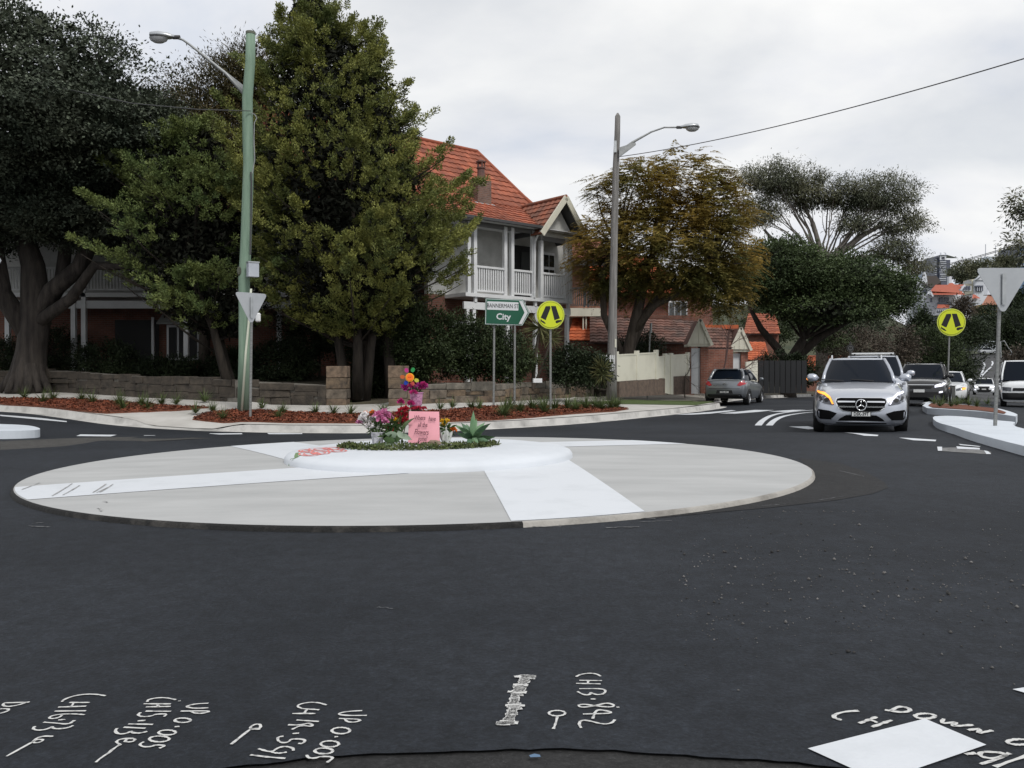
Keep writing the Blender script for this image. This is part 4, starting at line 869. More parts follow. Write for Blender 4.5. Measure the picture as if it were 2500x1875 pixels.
# left wing behind the fig and the conifers
LX0, LX1, LY = -21.0, -5.5, 34.8
def wbox(name, m, a, b, parent=house, **k): mb = MB(); mb.box2(a, b); return mb.build(name, m, parent, **k)
wbox('wing_wall', M_BRICK, (LX0, LY, .3), (LX1, LY + .3, FLOOR)); wbox('wing_upper_wall', M_ROUGH, (LX0, LY, FLOOR), (LX1, LY + .3, 7.6)); wbox('wing_end_wall', M_BRICK, (LX0, LY + .3, .3), (LX0 + .3, 43, 7.2))
wbox('deck', M_WHITE, (LX0, LY - 1.9, FLOOR - .16), (-8.0, LY, FLOOR)); wbox('deck_beam', M_WHITE, (LX0, LY - 1.85, FLOOR - .6), (-8.0, LY - 1.75, FLOOR - .3))
wbox('handrail', M_WHITE, (LX0, LY - 1.88, 5.25), (-8.0, LY - 1.78, 5.33)); wbox('bottom_rail', M_WHITE, (LX0, LY - 1.86, FLOOR + .1), (-8.0, LY - 1.80, FLOOR + .16))
q = MB(); q.box((0, 0, 0), (.06, .03, .77)); b2 = q.build('baluster', M_WHITE, None); b2.parent = house; first = True
for x in np.arange(-19.9, -12.0, .125):
    o = b2 if first else b2.copy()
    if not first: COL.objects.link(o)
    first = False; o.parent = house; o.location = Vector((x, LY - 1.83, FLOOR + .54)) - origin_of(house)
for x in (-19.5, -16.95, -16.55, -12.6, -9): wbox('post', M_WHITE, (x - .085, LY - 1.9, .4), (x + .085, LY - 1.74, 7.2 if x > -18 else FLOOR))
mb = MB(); wfn = lambda s, t: Vector((s, LY - 2.2 + t, 7.15 + .72 * t)); mb.quad(wfn(LX0 - .4, 0), wfn(-4.0, 0), wfn(-5.5, 5.7), wfn(LX0 + 4, 5.7)); wr = mb.build('wing_roof', M_GUTTER, house)
tile_roof('wing_tiles', wfn, lambda t: LX0 - .4 + t * .8, lambda t: -4.0, 0, 5.7, M_TILE, wr, kind='stuff')
mb = MB(); mb.quad(wfn(LX0 + 4, 5.7), wfn(-5.5, 5.7), Vector((-5.5, 44, 7.2)), Vector((LX0 - .4, 44, 7.2))); mb.quad(wfn(LX0 - .4, 0), wfn(LX0 + 4, 5.7), Vector((LX0 - .4, 44, 7.2))); mb.build('rear_roof', M_TILE, wr)
# wing gable with weatherboards
gx0 = -14.3; mb = MB(); mb.prism([(-2.3, 0), (2.3, 0), (0, 1.95)], .08, frame((gx0, LY - 2.35, 7.2), (1, 0, 0), (0, 0, 1))); wg = mb.build('wing_gable', M_CREAM, house)
for k in range(8): wbox('weatherboard', M_CREAM, (gx0 - 2.2 + k * .275, LY - 2.46, 7.22 + k * .22), (gx0 + 2.2 - k * .275, LY - 2.43, 7.43 + k * .22), wg)
for s in (-1, 1):
    mb = MB(); mb.bar((gx0 + s * 2.6, LY - 2.55, 7.0), (gx0, LY - 2.55, 9.25), .06, .26); mb.build('bargeboard', M_CREAM, house)
mb = MB()
for s in (-1, 1): mb.quad((gx0 + s * 2.6, LY - 2.5, 7.1), (gx0, LY - 2.5, 9.35), (gx0, LY + 2.5, 9.35), (gx0 + s * 2.6, LY + 1.0, 7.1))
mb.build('wing_gable_roof', M_TILE, house)
wbox('wing_chimney', M_BRICK2, (-16.6, 37, 8), (-16.0, 37.5, 9.3))
w = wbox('window', M_WHITE, (-14.05, LY - .12, 1.75), (-12.35, LY - .002, 3.2)); 
for k in range(4): wbox('pane', M_DARK, (-13.95 + k * .41, LY - .16, 1.85), (-13.64 + k * .41, LY - .122, 3.1), w)
mb = MB(); mb.box((-13.15, LY - .45, 3.42), (2.1, .75, .05), rx=.6); mb.build('awning', mat('awning_grey', (.34, .35, .34), .7), house)
wbox('porch_opening', M_DARK, (-16.2, LY - .03, .6), (-14.4, LY - .004, 3.4)); wbox('porch_post', M_WHITE, (-14.6, LY - .3, .5), (-14.5, LY - .2, 3.5))
mb = MB(); mb.box2((-22, LY - .2, .2), (4.5, 35, .25)); 
# ---------------------------------------------------------------- neighbours along the side street
h2 = thing('brick_house', 'pinkish brick house with dark railed balcony beyond the verandah house', 'house', (3.6, 44, .4))
def pb(name, m, parent, px0, px1, py0, py1, Y, depth=.2, dY=0.0):
    """upright block whose front spans a pixel box at depth Y"""
    a = P(px0, py1, Y); b = P(px1, py0, Y); mb = MB(); mb.box2((a.x, Y + dY, a.z), (b.x, Y + dY + depth, b.z)); return mb.build(name, m, parent)
Y2 = 44.0
pb('wall', M_BRICK2, h2, 1340, 1436, 600, 960, Y2, 5); pb('wall', M_BRICK2, h2, 1436, 1470, 705, 960, Y2 + 1.2, 4)
def roofq(name, m, parent, pts, kind=None): mb = MB(); mb.quad(*pts); return mb.build(name, m, parent, fix=False)
def tiled_plane(nm, mt, parent, a, b, c, dd, tw=.33, th=.36):
    """a,b eave ends ; dd,c ridge ends"""
    a, b, c, dd = map(Vector, (a, b, c, dd)); lu = (b - a).length; lt = ((dd - a).length + (c - b).length) / 2
    f_ = lambda s, t: (a.lerp(b, s / lu)).lerp(dd.lerp(c, s / lu), t / lt)
    base = roofq(nm, M_GUTTER, parent, [a - Vector((0, 0, .05)), b - Vector((0, 0, .05)), c - Vector((0, 0, .05)), dd - Vector((0, 0, .05))])
    tile_roof('roof_tiles', f_, lambda t: 0, lambda t: lu, 0, lt, mt, base, tw, th, kind='stuff'); return base
tiled_plane('roof', M_TILEOLD, h2, P(1330, 636, Y2 - 1.8), P(1492, 640, Y2 - .8), P(1470, 585, Y2 + 3.5), P(1330, 560, Y2 + 3.5)); pb('fascia', M_GUTTER, h2, 1334, 1490, 634, 649, Y2 - 1.7, .1)
pb('balcony_deck', M_CREAM, h2, 1392, 1468, 752, 772, Y2 - 1.6, 1.6); pb('handrail', M_DKRAIL, h2, 1392, 1468, 702, 705, Y2 - 1.6, .06); pb('bottom_rail', M_DKRAIL, h2, 1392, 1468, 744, 746, Y2 - 1.6, .05)
q = MB(); zz0 = P(1400, 744, Y2 - 1.6).z; zz1 = P(1400, 704, Y2 - 1.6).z; q.box((0, 0, 0), (.045, .03, zz1 - zz0)); b3 = q.build('baluster', M_DKRAIL, None); first = True
for px in np.arange(1394, 1467, 5.2):
    o = b3 if first else b3.copy()
    if not first: COL.objects.link(o)
    first = False; o.parent = h2; c = P(px, 724, Y2 - 1.57); o.location = c - origin_of(h2)
for px in (1427, 1436, 1467): pb('balcony_post', M_DKRAIL, h2, px - 2.4, px + 2.4, 645, 750, Y2 - 1.65, .1)
for px in (1424, 1431, 1466, 1474): pb('lower_post', M_CREAM, h2, px - 1.6, px + 1.6, 772, 880, Y2 - 1.5, .1)
# lower wing with orange roof, then the house behind the jacaranda
h3 = thing('orange_roof_house', 'red brick house with bright orange tiled roof behind the jacaranda', 'house', (9, 50, .4))
Y3 = 50.0
pb('wall', M_BRICK3, h3, 1400, 1680, 712, 960, Y3, 6); tiled_plane('roof', M_TILEOR, h3, P(1425, 716, Y3 - .7), P(1662, 716, Y3 - .7), P(1600, 630, Y3 + 4), P(1425, 610, Y3 + 4))
mb = MB(); mb.bar(P(1655, 722, Y3 - 2), P(1700, 668, Y3 - 2), .08, .3); mb.build('bargeboard', M_CREAM, h3); mb = MB(); mb.bar(P(1745, 722, Y3 - 2), P(1700, 668, Y3 - 2), .08, .3); mb.build('bargeboard', M_CREAM, h3)
pb('gable_wall', M_BRICK3, h3, 1662, 1740, 722, 960, Y3 - 1.9, 2); mb = MB(); a = P(1662, 722, Y3 - 1.9); b = P(1740, 722, Y3 - 1.9); c = P(1700, 674, Y3 - 1.9); mb.prism([(0, 0), (b.x - a.x, 0), (c.x - a.x, c.z - a.z)], .08, frame(a, (1, 0, 0), (0, 0, 1))); mb.build('gable_infill', M_CREAM, h3)
w = pb('window', M_WHITE, h3, 1632, 1678, 735, 785, Y3 - 1.95, .1, -.05); 
for k in range(3): pb('pane', M_GLASS, w, 1635 + k * 14.5, 1646 + k * 14.5, 739, 782, Y3 - 2.02, .03, -.05)
# long low tiled garage and the gabled gate portals on the street line
LN = Vector((4.1, 31.2, 0)); LD = Vector((3.85, 6.0, 0)).normalized(); LNn = Vector((LD.y, -LD.x, 0))
LP = lambda s, off, z: LN + LD * s - LNn * off + Vector((0, 0, z))     # off: back from the street line
gar = thing('garage', 'long low brick garage with dark mossy tiled roof behind the cream fence', 'garage', tuple(LP(4, 3, .35)))
mb = MB(); gz0 = .3
a, b, c, dd = P(1440, 836, 39.5), P(1695, 836, 40.5), P(1695, 783, 43.5), P(1440, 772, 42.5)
tiled_plane('roof', M_TILEDK, gar, a, b, c, dd, .33, .36); pb('wall', M_BRICK, gar, 1395, 1695, 838, 965, 40.8, .3); pb('wall', M_BRICK, gar, 1395, 1700, 770, 900, 44.5, .3)
tiled_plane('side_roof', M_TILEOR, gar, P(1385, 832, 41.5), P(1470, 832, 41.5), P(1470, 772, 44), P(1400, 772, 44))
tiled_plane('entry_roof', M_TILEDK, gar, P(1722, 850, 40.2), P(1795, 850, 42.5), P(1800, 802, 44.5), P(1722, 800, 42.5), .33, .36)
pb('entry_wall', M_BRICK3, gar, 1722, 1790, 852, 962, 40.4, .25); pb('ridge_capping', M_TILEOR, gar, 1718, 1803, 793, 803, 43.5, .3)
def portal(label, pxc, Y, hw, top, eave, base, door_side):
    t = thing('gate_portal', label, 'gateway', tuple(P(pxc, base, Y)), group='gabled gate portals'); k = F / Y
    a = P(pxc - hw, eave, Y); b = P(pxc + hw, eave, Y); c = P(pxc, top, Y)
    mb = MB(); mb.prism([(0, 0), (b.x - a.x, 0), (c.x - a.x, c.z - a.z)], .10, frame((a.x, Y - .1, a.z), (1, 0, 0), (0, 0, 1))); g_ = mb.build('gable_face', M_CREAM, t)
    for sx in (a, b):
        mb = MB(); e_ = Vector((sx.x, Y - .24, sx.z)); mb.bar(e_ + (e_ - Vector((c.x, Y - .24, c.z))) * .06, Vector((c.x, Y - .24, c.z + .04)), .06, .13); mb.build('bargeboard', M_CREAM, t)
        mb = MB(); mb.quad((sx.x, Y - .2, sx.z + .02), (c.x, Y - .2, c.z + .03), (c.x, Y + 1.2, c.z + .03), (sx.x, Y + 1.2, sx.z + .02)); mb.build('roof_slope', M_TILEDK, t)
    for f_ in (-.5, 0, .5): pb('board_strip', M_CREAM, g_, pxc + f_ * hw - .7, pxc + f_ * hw + .7, eave - (1 - abs(f_)) * (eave - top) * .9, eave, Y - .22, .02)
    pb('lintel', M_CREAM, t, pxc - hw, pxc + hw, eave, eave + 6, Y - .12, .9)
    pb('pier', M_BRICK3, t, pxc + hw * .12, pxc + hw * .85, eave + 6, base, Y, .6); pb('pier', M_BRICK3, t, pxc - hw * .9, pxc - hw * .72, eave + 6, base, Y, .6)
    pb('gate_door', mat('door_white', (.66, .68, .70), .5, (.56, .58, .60), 2), t, pxc - hw * .72, pxc + hw * .12, eave + 10, base, Y + .12, .08); return t
portal('cream gabled gate portal with white door at the end of the cream fence', 1707, 37.6, 27, 783, 840, 961, 0)
portal('cream gabled gate portal behind the parked grey hatchback', 1806, 42.5, 24, 803, 853, 958, 0)
# cream fence
fz_ = lambda px: 31.2 + (px - 1515) / (1684 - 1515) * 6.0
fen = thing('cream_fence', 'cream timber fence of wide panels and posts on a low brick wall', 'fence', tuple(P(1515, 968, 31.2)))
def fbox(name, m, parent, p0, p1, y0a, y0b, y1a, y1b, th=.08, dy=0):
    a, b = P(p0, y1a, fz_(p0) + dy), P(p1, y1b, fz_(p1) + dy); c, e_ = P(p0, y0a, fz_(p0) + dy), P(p1, y0b, fz_(p1) + dy); n = Vector((b.y - a.y, -(b.x - a.x), 0)).normalized() * -th
    mb = MB(); mb.add([a, b, e_, c, a + n, b + n, e_ + n, c + n], [(0, 1, 2, 3), (7, 6, 5, 4), (0, 4, 5, 1), (1, 5, 6, 2), (2, 6, 7, 3), (3, 7, 4, 0)]); return mb.build(name, m, parent)
for px, y0, y1 in ((1508, 858, 931), (1558, 856, 928), (1605, 854, 926), (1627, 863, 960), (1641, 862, 963), (1682, 860, 918)): fbox('fence_post', M_CREAM, fen, px - 3, px + 3, y0, y0, y1, y1, .12, -.08)
for a, b, t0, t1, b0, b1 in ((1511, 1555, 867, 865, 931, 928), (1561, 1602, 864, 862, 928, 925), (1608, 1624, 872, 871, 924, 923), (1644, 1680, 868, 866, 919, 917)):
    p_ = fbox('fence_panel', M_CREAM, fen, a, b, t0, t1, b0, b1, .05); fbox('cap_rail', M_CREAM, p_, a, b, t0 - 2, t1 - 2, t0 + 1.5, t1 + 1.5, .11, -.05)
fbox('gate_leaf', M_CREAM, fen, 1630, 1638, 866, 866, 962, 962, .05)
M_LOWB = mat('low_wall', (.10, .075, .062), .95, (.17, .125, .10), 5, 8, bump=.8, bscale=18)
fbox('low_wall', M_LOWB, fen, 1512, 1624, 932, 925, 970, 964, .3, -.05); fbox('low_wall', M_LOWB, fen, 1644, 1684, 919, 917, 964, 962, .3, -.05)
fbox('end_panel', M_CREAM, fen, 1822, 1850, 884, 880, 930, 932, .06, -.5)
pk = thing('picket_fence', 'short white picket fence behind the grey timber pole', 'fence', tuple(P(1460, 905, 30.5)))
for i, px in enumerate(np.arange(1438, 1500, 4.6)):
    a = P(px, 905, 30.4); b = P(px + 2.8, 866, 30.4); mb = MB(); w_ = b.x - a.x; mb.prism([(0, 0), (w_, 0), (w_, b.z - a.z - .03), (w_ / 2, b.z - a.z), (0, b.z - a.z - .03)], .02, frame((a.x, 30.4, a.z), (1, 0, 0), (0, 0, 1))); mb.build('picket', M_WHITE, pk)
pb('fence_rail', M_WHITE, pk, 1436, 1500, 874, 877, 30.43, .03); pb('fence_rail', M_WHITE, pk, 1436, 1500, 896, 899, 30.43, .03)
dg = thing('dark_gate', 'tall black driveway gate right of the gabled portals', 'gate', tuple(P(1890, 962, 44)))
for k in range(9): pb('gate_board', mat('black_board', (.012, .013, .015), .6), dg, 1852 + k * 13.2, 1864 + k * 13.2, 880, 960, 44.5, .06)
# ================================================================== stone walls, poles, signs
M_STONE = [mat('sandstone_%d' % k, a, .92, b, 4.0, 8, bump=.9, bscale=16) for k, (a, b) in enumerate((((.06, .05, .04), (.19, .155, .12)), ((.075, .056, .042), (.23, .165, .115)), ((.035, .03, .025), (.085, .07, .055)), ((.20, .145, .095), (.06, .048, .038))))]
M_COPE = mat('stone_cope', (.075, .07, .058), .95, (.20, .18, .15), 3, 8, bump=.8, bscale=14)
def stone(name, a, b, z0, z1, dep, m, parent, r):
    """one block between plan points a,b (front face), z0..z1"""
    d = (b - a); l = d.length; d.normalize(); n = Vector((d.y, -d.x, 0)); j = lambda k=.012: r.uniform(-k, k)
    V = []
    for q, o in ((0, 0), (1, 0), (1, 1), (0, 1)):
        for z in (z0, z1): 
            p = a.lerp(b, q) - n * (o * dep) + n * (r.uniform(0, .03) if not o else 0); V.append((p.x + j(), p.y + j(), z + j(.01)))
    mb = MB(); mb.add(V, [(0, 2, 3, 1), (2, 4, 5, 3), (4, 6, 7, 5), (6, 0, 1, 7), (1, 3, 5, 7), (0, 6, 4, 2)]); return mb.build(name, m, parent, bevel=.012)
def stone_wall(label, base_px, top_px, seed, mats, clen=(.35, .8)):
    """base_px: points on the foot of the wall in the photo; top_px: matching tops"""
    r = random.Random(seed); B = [Gv(*p) for p in base_px]; T = [P(t[0], t[1], b.y) for t, b in zip(top_px, B)]
    t = thing('stone_wall', label, 'wall', tuple((B[0] + B[-1]) / 2)); acc = [0]
    for i in range(len(B) - 1): acc.append(acc[-1] + (Vector((B[i + 1].x, B[i + 1].y)) - Vector((B[i].x, B[i].y))).length)
    def at(s, arr):
        i = max(0, min(len(acc) - 2, int(np.searchsorted(acc, s)) - 1)); return arr[i].lerp(arr[i + 1], (s - acc[i]) / (acc[i + 1] - acc[i]))
    mbk = MB()
    for c in range(3):
        s = 0
        while s < acc[-1] - .05:
            e_ = min(s + r.uniform(*clen) * (1.2 if c == 2 else 1), acc[-1]);  e_ = acc[-1] if acc[-1] - e_ < .2 else e_
            a, b = at(s + .008, B), at(e_ - .008, B); zt = at((s + e_) / 2, T).z; z0 = min(a.z, b.z) - .06; hh = (zt - z0)
            w1 = .36 + .07 * math.sin(s * 1.7 + seed) + .03 * math.sin(s * 4.1); w2 = .69 + .05 * math.sin(s * 1.3 + 2 * seed) + .025 * math.sin(s * 5.3)
            f0, f1 = ((0, w1), (w1, w2), (w2, 1.0 + r.uniform(-.07, .06)))[c]
            stone('cope_stone' if c == 2 else 'stone', Vector((a.x, a.y, 0)), Vector((b.x, b.y, 0)), z0 + hh * f0 + .006, z0 + hh * f1 - .006, .34 if c == 2 else .30, (M_COPE if len(mats) > 2 else mats[0]) if c == 2 else r.choice(mats), t, r); s = e_
    for i in range(len(B) - 1):     # mortar core, set back
        a, b = B[i], B[i + 1]; d = (b - a).normalized(); n = Vector((d.y, -d.x, 0)) * -.04; q = Vector((d.y, -d.x, 0)) * -.26; z1, z2 = T[i].z - .03, T[i + 1].z - .03
        P0 = [a + n, b + n, b + q, a + q]; mbk.add([(p.x, p.y, p.z - .1) for p in P0] + [(P0[0].x, P0[0].y, z1), (P0[1].x, P0[1].y, z2), (P0[2].x, P0[2].y, z2), (P0[3].x, P0[3].y, z1)], [(0, 1, 5, 4), (1, 2, 6, 5), (2, 3, 7, 6), (3, 0, 4, 7), (4, 5, 6, 7)])
    mbk.build('mortar', mat('mortar', (.14, .13, .115), .95, (.2, .185, .16), 5), t); return t
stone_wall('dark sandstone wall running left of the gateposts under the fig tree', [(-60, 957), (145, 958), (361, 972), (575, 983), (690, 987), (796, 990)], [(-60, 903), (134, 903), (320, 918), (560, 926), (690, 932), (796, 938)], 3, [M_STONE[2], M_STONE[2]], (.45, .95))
stone_wall('mossy sandstone garden wall right of the gateposts behind the sign posts', [(991, 988), (1110, 984), (1208, 983), (1389, 972), (1432, 969)], [(991, 937), (1110, 934), (1208, 935), (1389, 931), (1432, 929)], 4, M_STONE[:2] + [M_STONE[3]], (.4, .85))
stone_wall('dark stub of stone wall beside the grey timber pole', [(1436, 969), (1508, 966)], [(1436, 940), (1508, 938)], 6, [M_STONE[2]], (.4, .8))
def gatepost(label, px0, px1, base, top, seed):
    r = random.Random(seed); b = Gv((px0 + px1) / 2, base); w = (px1 - px0) / F * b.y; t = thing('gatepost', label, 'gatepost', tuple(b), group='sandstone gateposts'); z1 = P(px0, top, b.y).z; z = b.z - .05
    for k, f in enumerate((.20, .24, .27, .29)):
        h = (z1 - z) if k == 3 else (z1 - b.z + .05) * f; a = Vector((b.x - w / 2, b.y, 0)); c = Vector((b.x + w / 2, b.y, 0)); stone('stone', a, c, z + .004, z + h - .004, w, [M_STONE[1], M_STONE[0], M_STONE[3], M_STONE[1]][k], t, r); z += h
    return t
gatepost('sandstone gatepost on the left of the dark garden gateway', 796, 846, 990, 893, 1)
gatepost('sandstone gatepost half hidden behind the orange felt flower', 948, 993, 989, 893, 2)
# garden soil behind the walls
zgarden = lambda x, y: np.maximum(zv(x, y) + .35, 0.0) + 0.0 * np.asarray(x)
gp_ = vp([(-60, 955), (361, 969), (575, 980), (800, 986)]); gp2 = vp([(1000, 985), (1208, 979), (1389, 969), (1432, 966)])
patch('garden_bed', [(p[0], p[1] + .3) for p in gp_] + [(-4.6, 36), (-26, 36), (-30, 32)], zgarden, 0.0, M_SOIL, 1.2, kind='structure')
patch('garden_bed', [(p[0], p[1] + .3) for p in gp2] + [(4.2, 32), (3.5, 38), (-3.0, 36)], zgarden, 0.0, M_SOIL, 1.2, kind='structure')
# ---------------------------------------------------------------- poles
M_GPOLE = mat('green_treated_timber', (.155, .235, .175), .85, (.22, .31, .235), 2.5, 8, bump=.5, bscale=9, stretch=(4, 4, .35))
M_POLEDK = mat('pole_weather', (.14, .15, .12), .9)
M_GREYT = mat('grey_timber', (.13, .125, .12), .9, (.27, .26, .25), 4, 8, bump=.9, bscale=14, stretch=(6, 6, .25), lo=.3, hi=.62)
M_GALV = mat('galvanised', (.40, .42, .43), .42, (.52, .54, .55), 5, 6, metal=.75)
M_GALV2 = mat('galvanised_dull', (.27, .28, .28), .55, (.36, .37, .37), 6, 6, metal=.4)
M_LAMP = mat('lamp_body', (.42, .44, .46), .35, (.5, .52, .54), 4, metal=.6)
M_DIFF = mat('lamp_lens', (.45, .46, .47), .25, spec=.6)
def lantern(t, c, d, L_=.75):
    """cobra-head lantern: c neck point, d outward unit vector"""
    d = Vector(d); sx = Vector((-d.y, d.x, 0)); hb = thing; mb = MB()
    prof = [(0, .05, .05, .0), (.10, .10, .07, .0), (.2, .15, .10, .01), (.42, .19, .12, .02), (.62, .17, .10, .02), (L_, .06, .03, .0)]
    V = []; k = 14
    for u, w, h, o in prof:
        for j in range(k):
            a = 2 * math.pi * j / k; zz = math.sin(a); V.append(c + d * u + sx * (w * math.cos(a)) + Vector((0, 0, o + (h * 1.1 if zz > 0 else h * .35) * zz)))
    mb.add(V, [(i * k + j, i * k + (j + 1) % k, (i + 1) * k + (j + 1) % k, (i + 1) * k + j) for i in range(len(prof) - 1) for j in range(k)] + [tuple(range(k))[::-1], tuple((len(prof) - 1) * k + j for j in range(k))])
    lamp = mb.build('lantern_head', M_LAMP, t, smooth=True)
    mb = MB(); V = []
    for rr_, z in ((1, 0), (.85, -.07), (.5, -.12), (.05, -.13)):
        for j in range(k): a = 2 * math.pi * j / k; V.append(c + d * (.44 + .25 * rr_ * math.cos(a)) + sx * (.155 * rr_ * math.sin(a)) + Vector((0, 0, z - .02)))
    mb.add(V, [(i * k + j, i * k + (j + 1) % k, (i + 1) * k + (j + 1) % k, (i + 1) * k + j) for i in range(3) for j in range(k)]); mb.build('lens', M_DIFF, lamp, smooth=True)
    mb = MB(); mb.tube([c - d * .12, c + d * .06], .055, 10); mb.build('spigot', M_GUTTER, lamp)
Yp = 20.6; base = Gv(593, 1006); Yp = base.y
pole = thing('timber_pole', 'green treated timber light pole standing in the mulch at left', 'pole', tuple(base))
ctr = [(594, 1012, 29), (597, 860, 28), (597, 760, 27.5), (596, 680, 27), (600, 610, 26.5), (603, 520, 26), (607, 400, 25.5), (605, 330, 25.5), (604, 240, 25), (611, 150, 23.5), (612, 80, 22)]
mb = MB(); mb.tube([P(x, y, Yp) for x, y, w in ctr], [w / 2 / F * Yp for x, y, w in ctr], 18); mb.build('shaft', M_GPOLE, pole, smooth=True)
mb = MB(); mb.tube([P(612, 84, Yp), P(612, 78, Yp)], 11.8 / F * Yp, 16); mb.build('cap', M_POLEDK, pole)
mb = MB(); mb.lathe([(.07, 0), (.05, .03)], (0, 0, 0), 10); mb.v = [tuple(P(588, 663, Yp) + Vector((v[0], -.12 - v[2], v[1] * 1.8))) for v in mb.v]; mb.build('knot', mat('knot', (.10, .11, .085), .9, (.05, .05, .04), 20), pole)
armp = [P(598, 232, Yp), P(552, 180, Yp), P(500, 138, Yp), P(462, 108, Yp), P(446, 97, Yp), P(428, 92, Yp)]
mb = MB(); mb.tube(armp, [.05, .042, .035, .03, .028, .028], 10); arm = mb.build('lamp_arm', M_GALV2, pole, smooth=True)
mb = MB(); mb.add([P(604, 238, Yp), P(545, 178, Yp), P(548, 172, Yp), P(602, 214, Yp)] + [P(604, 238, Yp) + Vector((0, .06, 0)), P(545, 178, Yp) + Vector((0, .06, 0)), P(548, 172, Yp) + Vector((0, .06, 0)), P(602, 214, Yp) + Vector((0, .06, 0))], [(0, 1, 2, 3), (7, 6, 5, 4), (0, 4, 5, 1), (1, 5, 6, 2), (2, 6, 7, 3), (3, 7, 4, 0)]); mb.build('bracket', M_GALV2, pole)
lantern(pole, P(428, 91, Yp) + Vector((0, 0, .0)), (-1, 0, 0), .66)
c = P(617, 659, Yp - .28); mb = MB(); mb.box(c, (.27, .22, .37), .55); bx_ = mb.build('control_box', mat('box_grey', (.45, .48, .53), .5, (.40, .43, .48), 3), pole); mb = MB(); mb.box(c + Vector((0, 0, .195)), (.30, .25, .03), .55); mb.build('box_lid', M_GALV, bx_)
mb = MB(); mb.tube([P(627, 625, Yp - .22), P(616, 700, Yp - .2), P(608, 800, Yp - .2), P(598, 905, Yp - .2), P(590, 1005, Yp - .2)], .028, 8); mb.build('conduit', mat('conduit_cream', (.62, .64, .55), .5), pole, smooth=True) if False else None
mb = MB(); mb.tube([P(613, 705, Yp - .2), P(607, 790, Yp - .2), P(600, 860, Yp - .2), P(590, 1008, Yp - .22)], .030, 8); mb.build('conduit', mat('conduit_cream', (.60, .63, .52), .5), pole, smooth=True)
mb = MB(); mb.tube([P(612, 420, Yp - .16), P(614, 440, Yp - .17), P(613, 540, Yp - .17), P(611, 622, Yp - .2)], .022, 6); mb.build('cable', M_GUTTER, pole)
mb = MB(); mb.tube([P(613, 275, Yp - .1), P(622, 280, Yp - .1), P(627, 288, Yp - .1), P(621, 300, Yp - .12), P(620, 340, Yp - .12), P(622, 390, Yp - .12), P(616, 424, Yp - .14)], .012, 5); mb.build('cable', M_GALV2, pole)
mb = MB(); mb.box(P(630, 775, Yp - .25), (.13, .1, .24)); mb.build('sensor', M_WHITE, pole, bevel=.03)
mb = MB(); mb.tube([P(-40, 180, 26), P(130, 210, 24.5), P(320, 252, 22.5), P(480, 267, 21.3), P(612, 271, Yp - .14)], .012, 5); tag(mb.build('overhead_wire', M_GUTTER), 'thin black overhead wire running from the green pole to the left edge', 'wire')
b2_ = Gv(1494, 978); Y4 = b2_.y
pole2 = thing('timber_pole', 'weathered grey timber light pole in front of the jacaranda', 'pole', tuple(b2_))
ctr = [(1493, 985, 27), (1494, 900, 24), (1497, 700, 19), (1500, 560, 17), (1504, 400, 15.5), (1507, 330, 14), (1508, 284, 13)]
mb = MB(); mb.tube([P(x, y, Y4) for x, y, w in ctr] + [P(1508, 276, Y4)], [w / 2 / F * Y4 for x, y, w in ctr] + [.03], 16); mb.build('shaft', M_GREYT, pole2, smooth=True)
mb = MB(); mb.tube([P(1514, 370, Y4 - .1), P(1545, 347, Y4 - .1), P(1590, 322, Y4 - .1), P(1622, 311, Y4 - .1), P(1660, 311, Y4 - .1)], [.06, .045, .032, .03, .03], 10); mb.build('lamp_arm', M_GALV2, pole2, smooth=True)
mb = MB(); mb.prism([(0, -.25), (.6, .2), (.58, .28), (0, .1)], .08, frame(P(1511, 368, Y4 - .14), (1, 0, 0), (0, 0, 1))); mb.build('bracket', M_GALV2, pole2)
mb = MB(); mb.box(P(1502, 358, Y4 - .12), (.09, .06, .42)); mb.build('backing_plate', M_GALV, pole2); mb = MB(); mb.box(P(1503, 838, Y4 - .16), (.06, .02, .3)); mb.build('pole_tag', M_CREAM, pole2)
lantern(pole2, P(1660, 311, Y4 - .1), (1, 0, 0), .7)
mb = MB(); w0 = P(1509, 383, Y4 - .1); w1 = P(2560, 125, 16.0); pts = [w0.lerp(w1, t) - Vector((0, 0, .9 * t * (1 - t))) for t in np.linspace(0, 1, 24)]; mb.tube(pts, .013, 5); tag(mb.build('overhead_wire', M_GUTTER), 'overhead wire from the grey pole up to the right edge of the sky', 'wire')
for k, (ya, yb) in enumerate(((660, 594), (663, 597))):
    mb = MB(); w0 = P(2230, ya, 120); w1 = P(2560, yb - 22, 60); mb.tube([w0.lerp(w1, t) - Vector((0, 0, 1.2 * t * (1 - t))) for t in np.linspace(0, 1, 14)], .03, 4); tag(mb.build('overhead_wire', M_GUTTER), ('upper' if k == 0 else 'lower') + ' of two distant wires crossing above the hillside houses', 'wire')
# ---------------------------------------------------------------- signs
M_SGREEN = mat('sign_green', (.004, .085, .045), .35, spec=.5); M_SWHITE = mat('sign_white', (.62, .64, .66), .35); M_SBLACK = mat('sign_black', (.012, .012, .013), .4)
M_SYEL = mat('sign_yellow', (.60, .68, .025), .35); M_SBACK = mat('sign_back', (.42, .44, .46), .4, (.48, .50, .52), 2, metal=.5); M_POST = mat('post_galv', (.20, .205, .20), .5, (.29, .295, .29), 8, metal=.45, stretch=(1, 1, 4))
def rounded(w, h, r, n=5):
    o = []
    for cx, cy, a0 in ((w / 2 - r, h / 2 - r, 0), (-w / 2 + r, h / 2 - r, 90), (-w / 2 + r, -h / 2 + r, 180), (w / 2 - r, -h / 2 + r, 270)):
        for k in range(n + 1): a = R(a0 + 90 * k / n); o.append((cx + r * math.cos(a), cy + r * math.sin(a)))
    return o
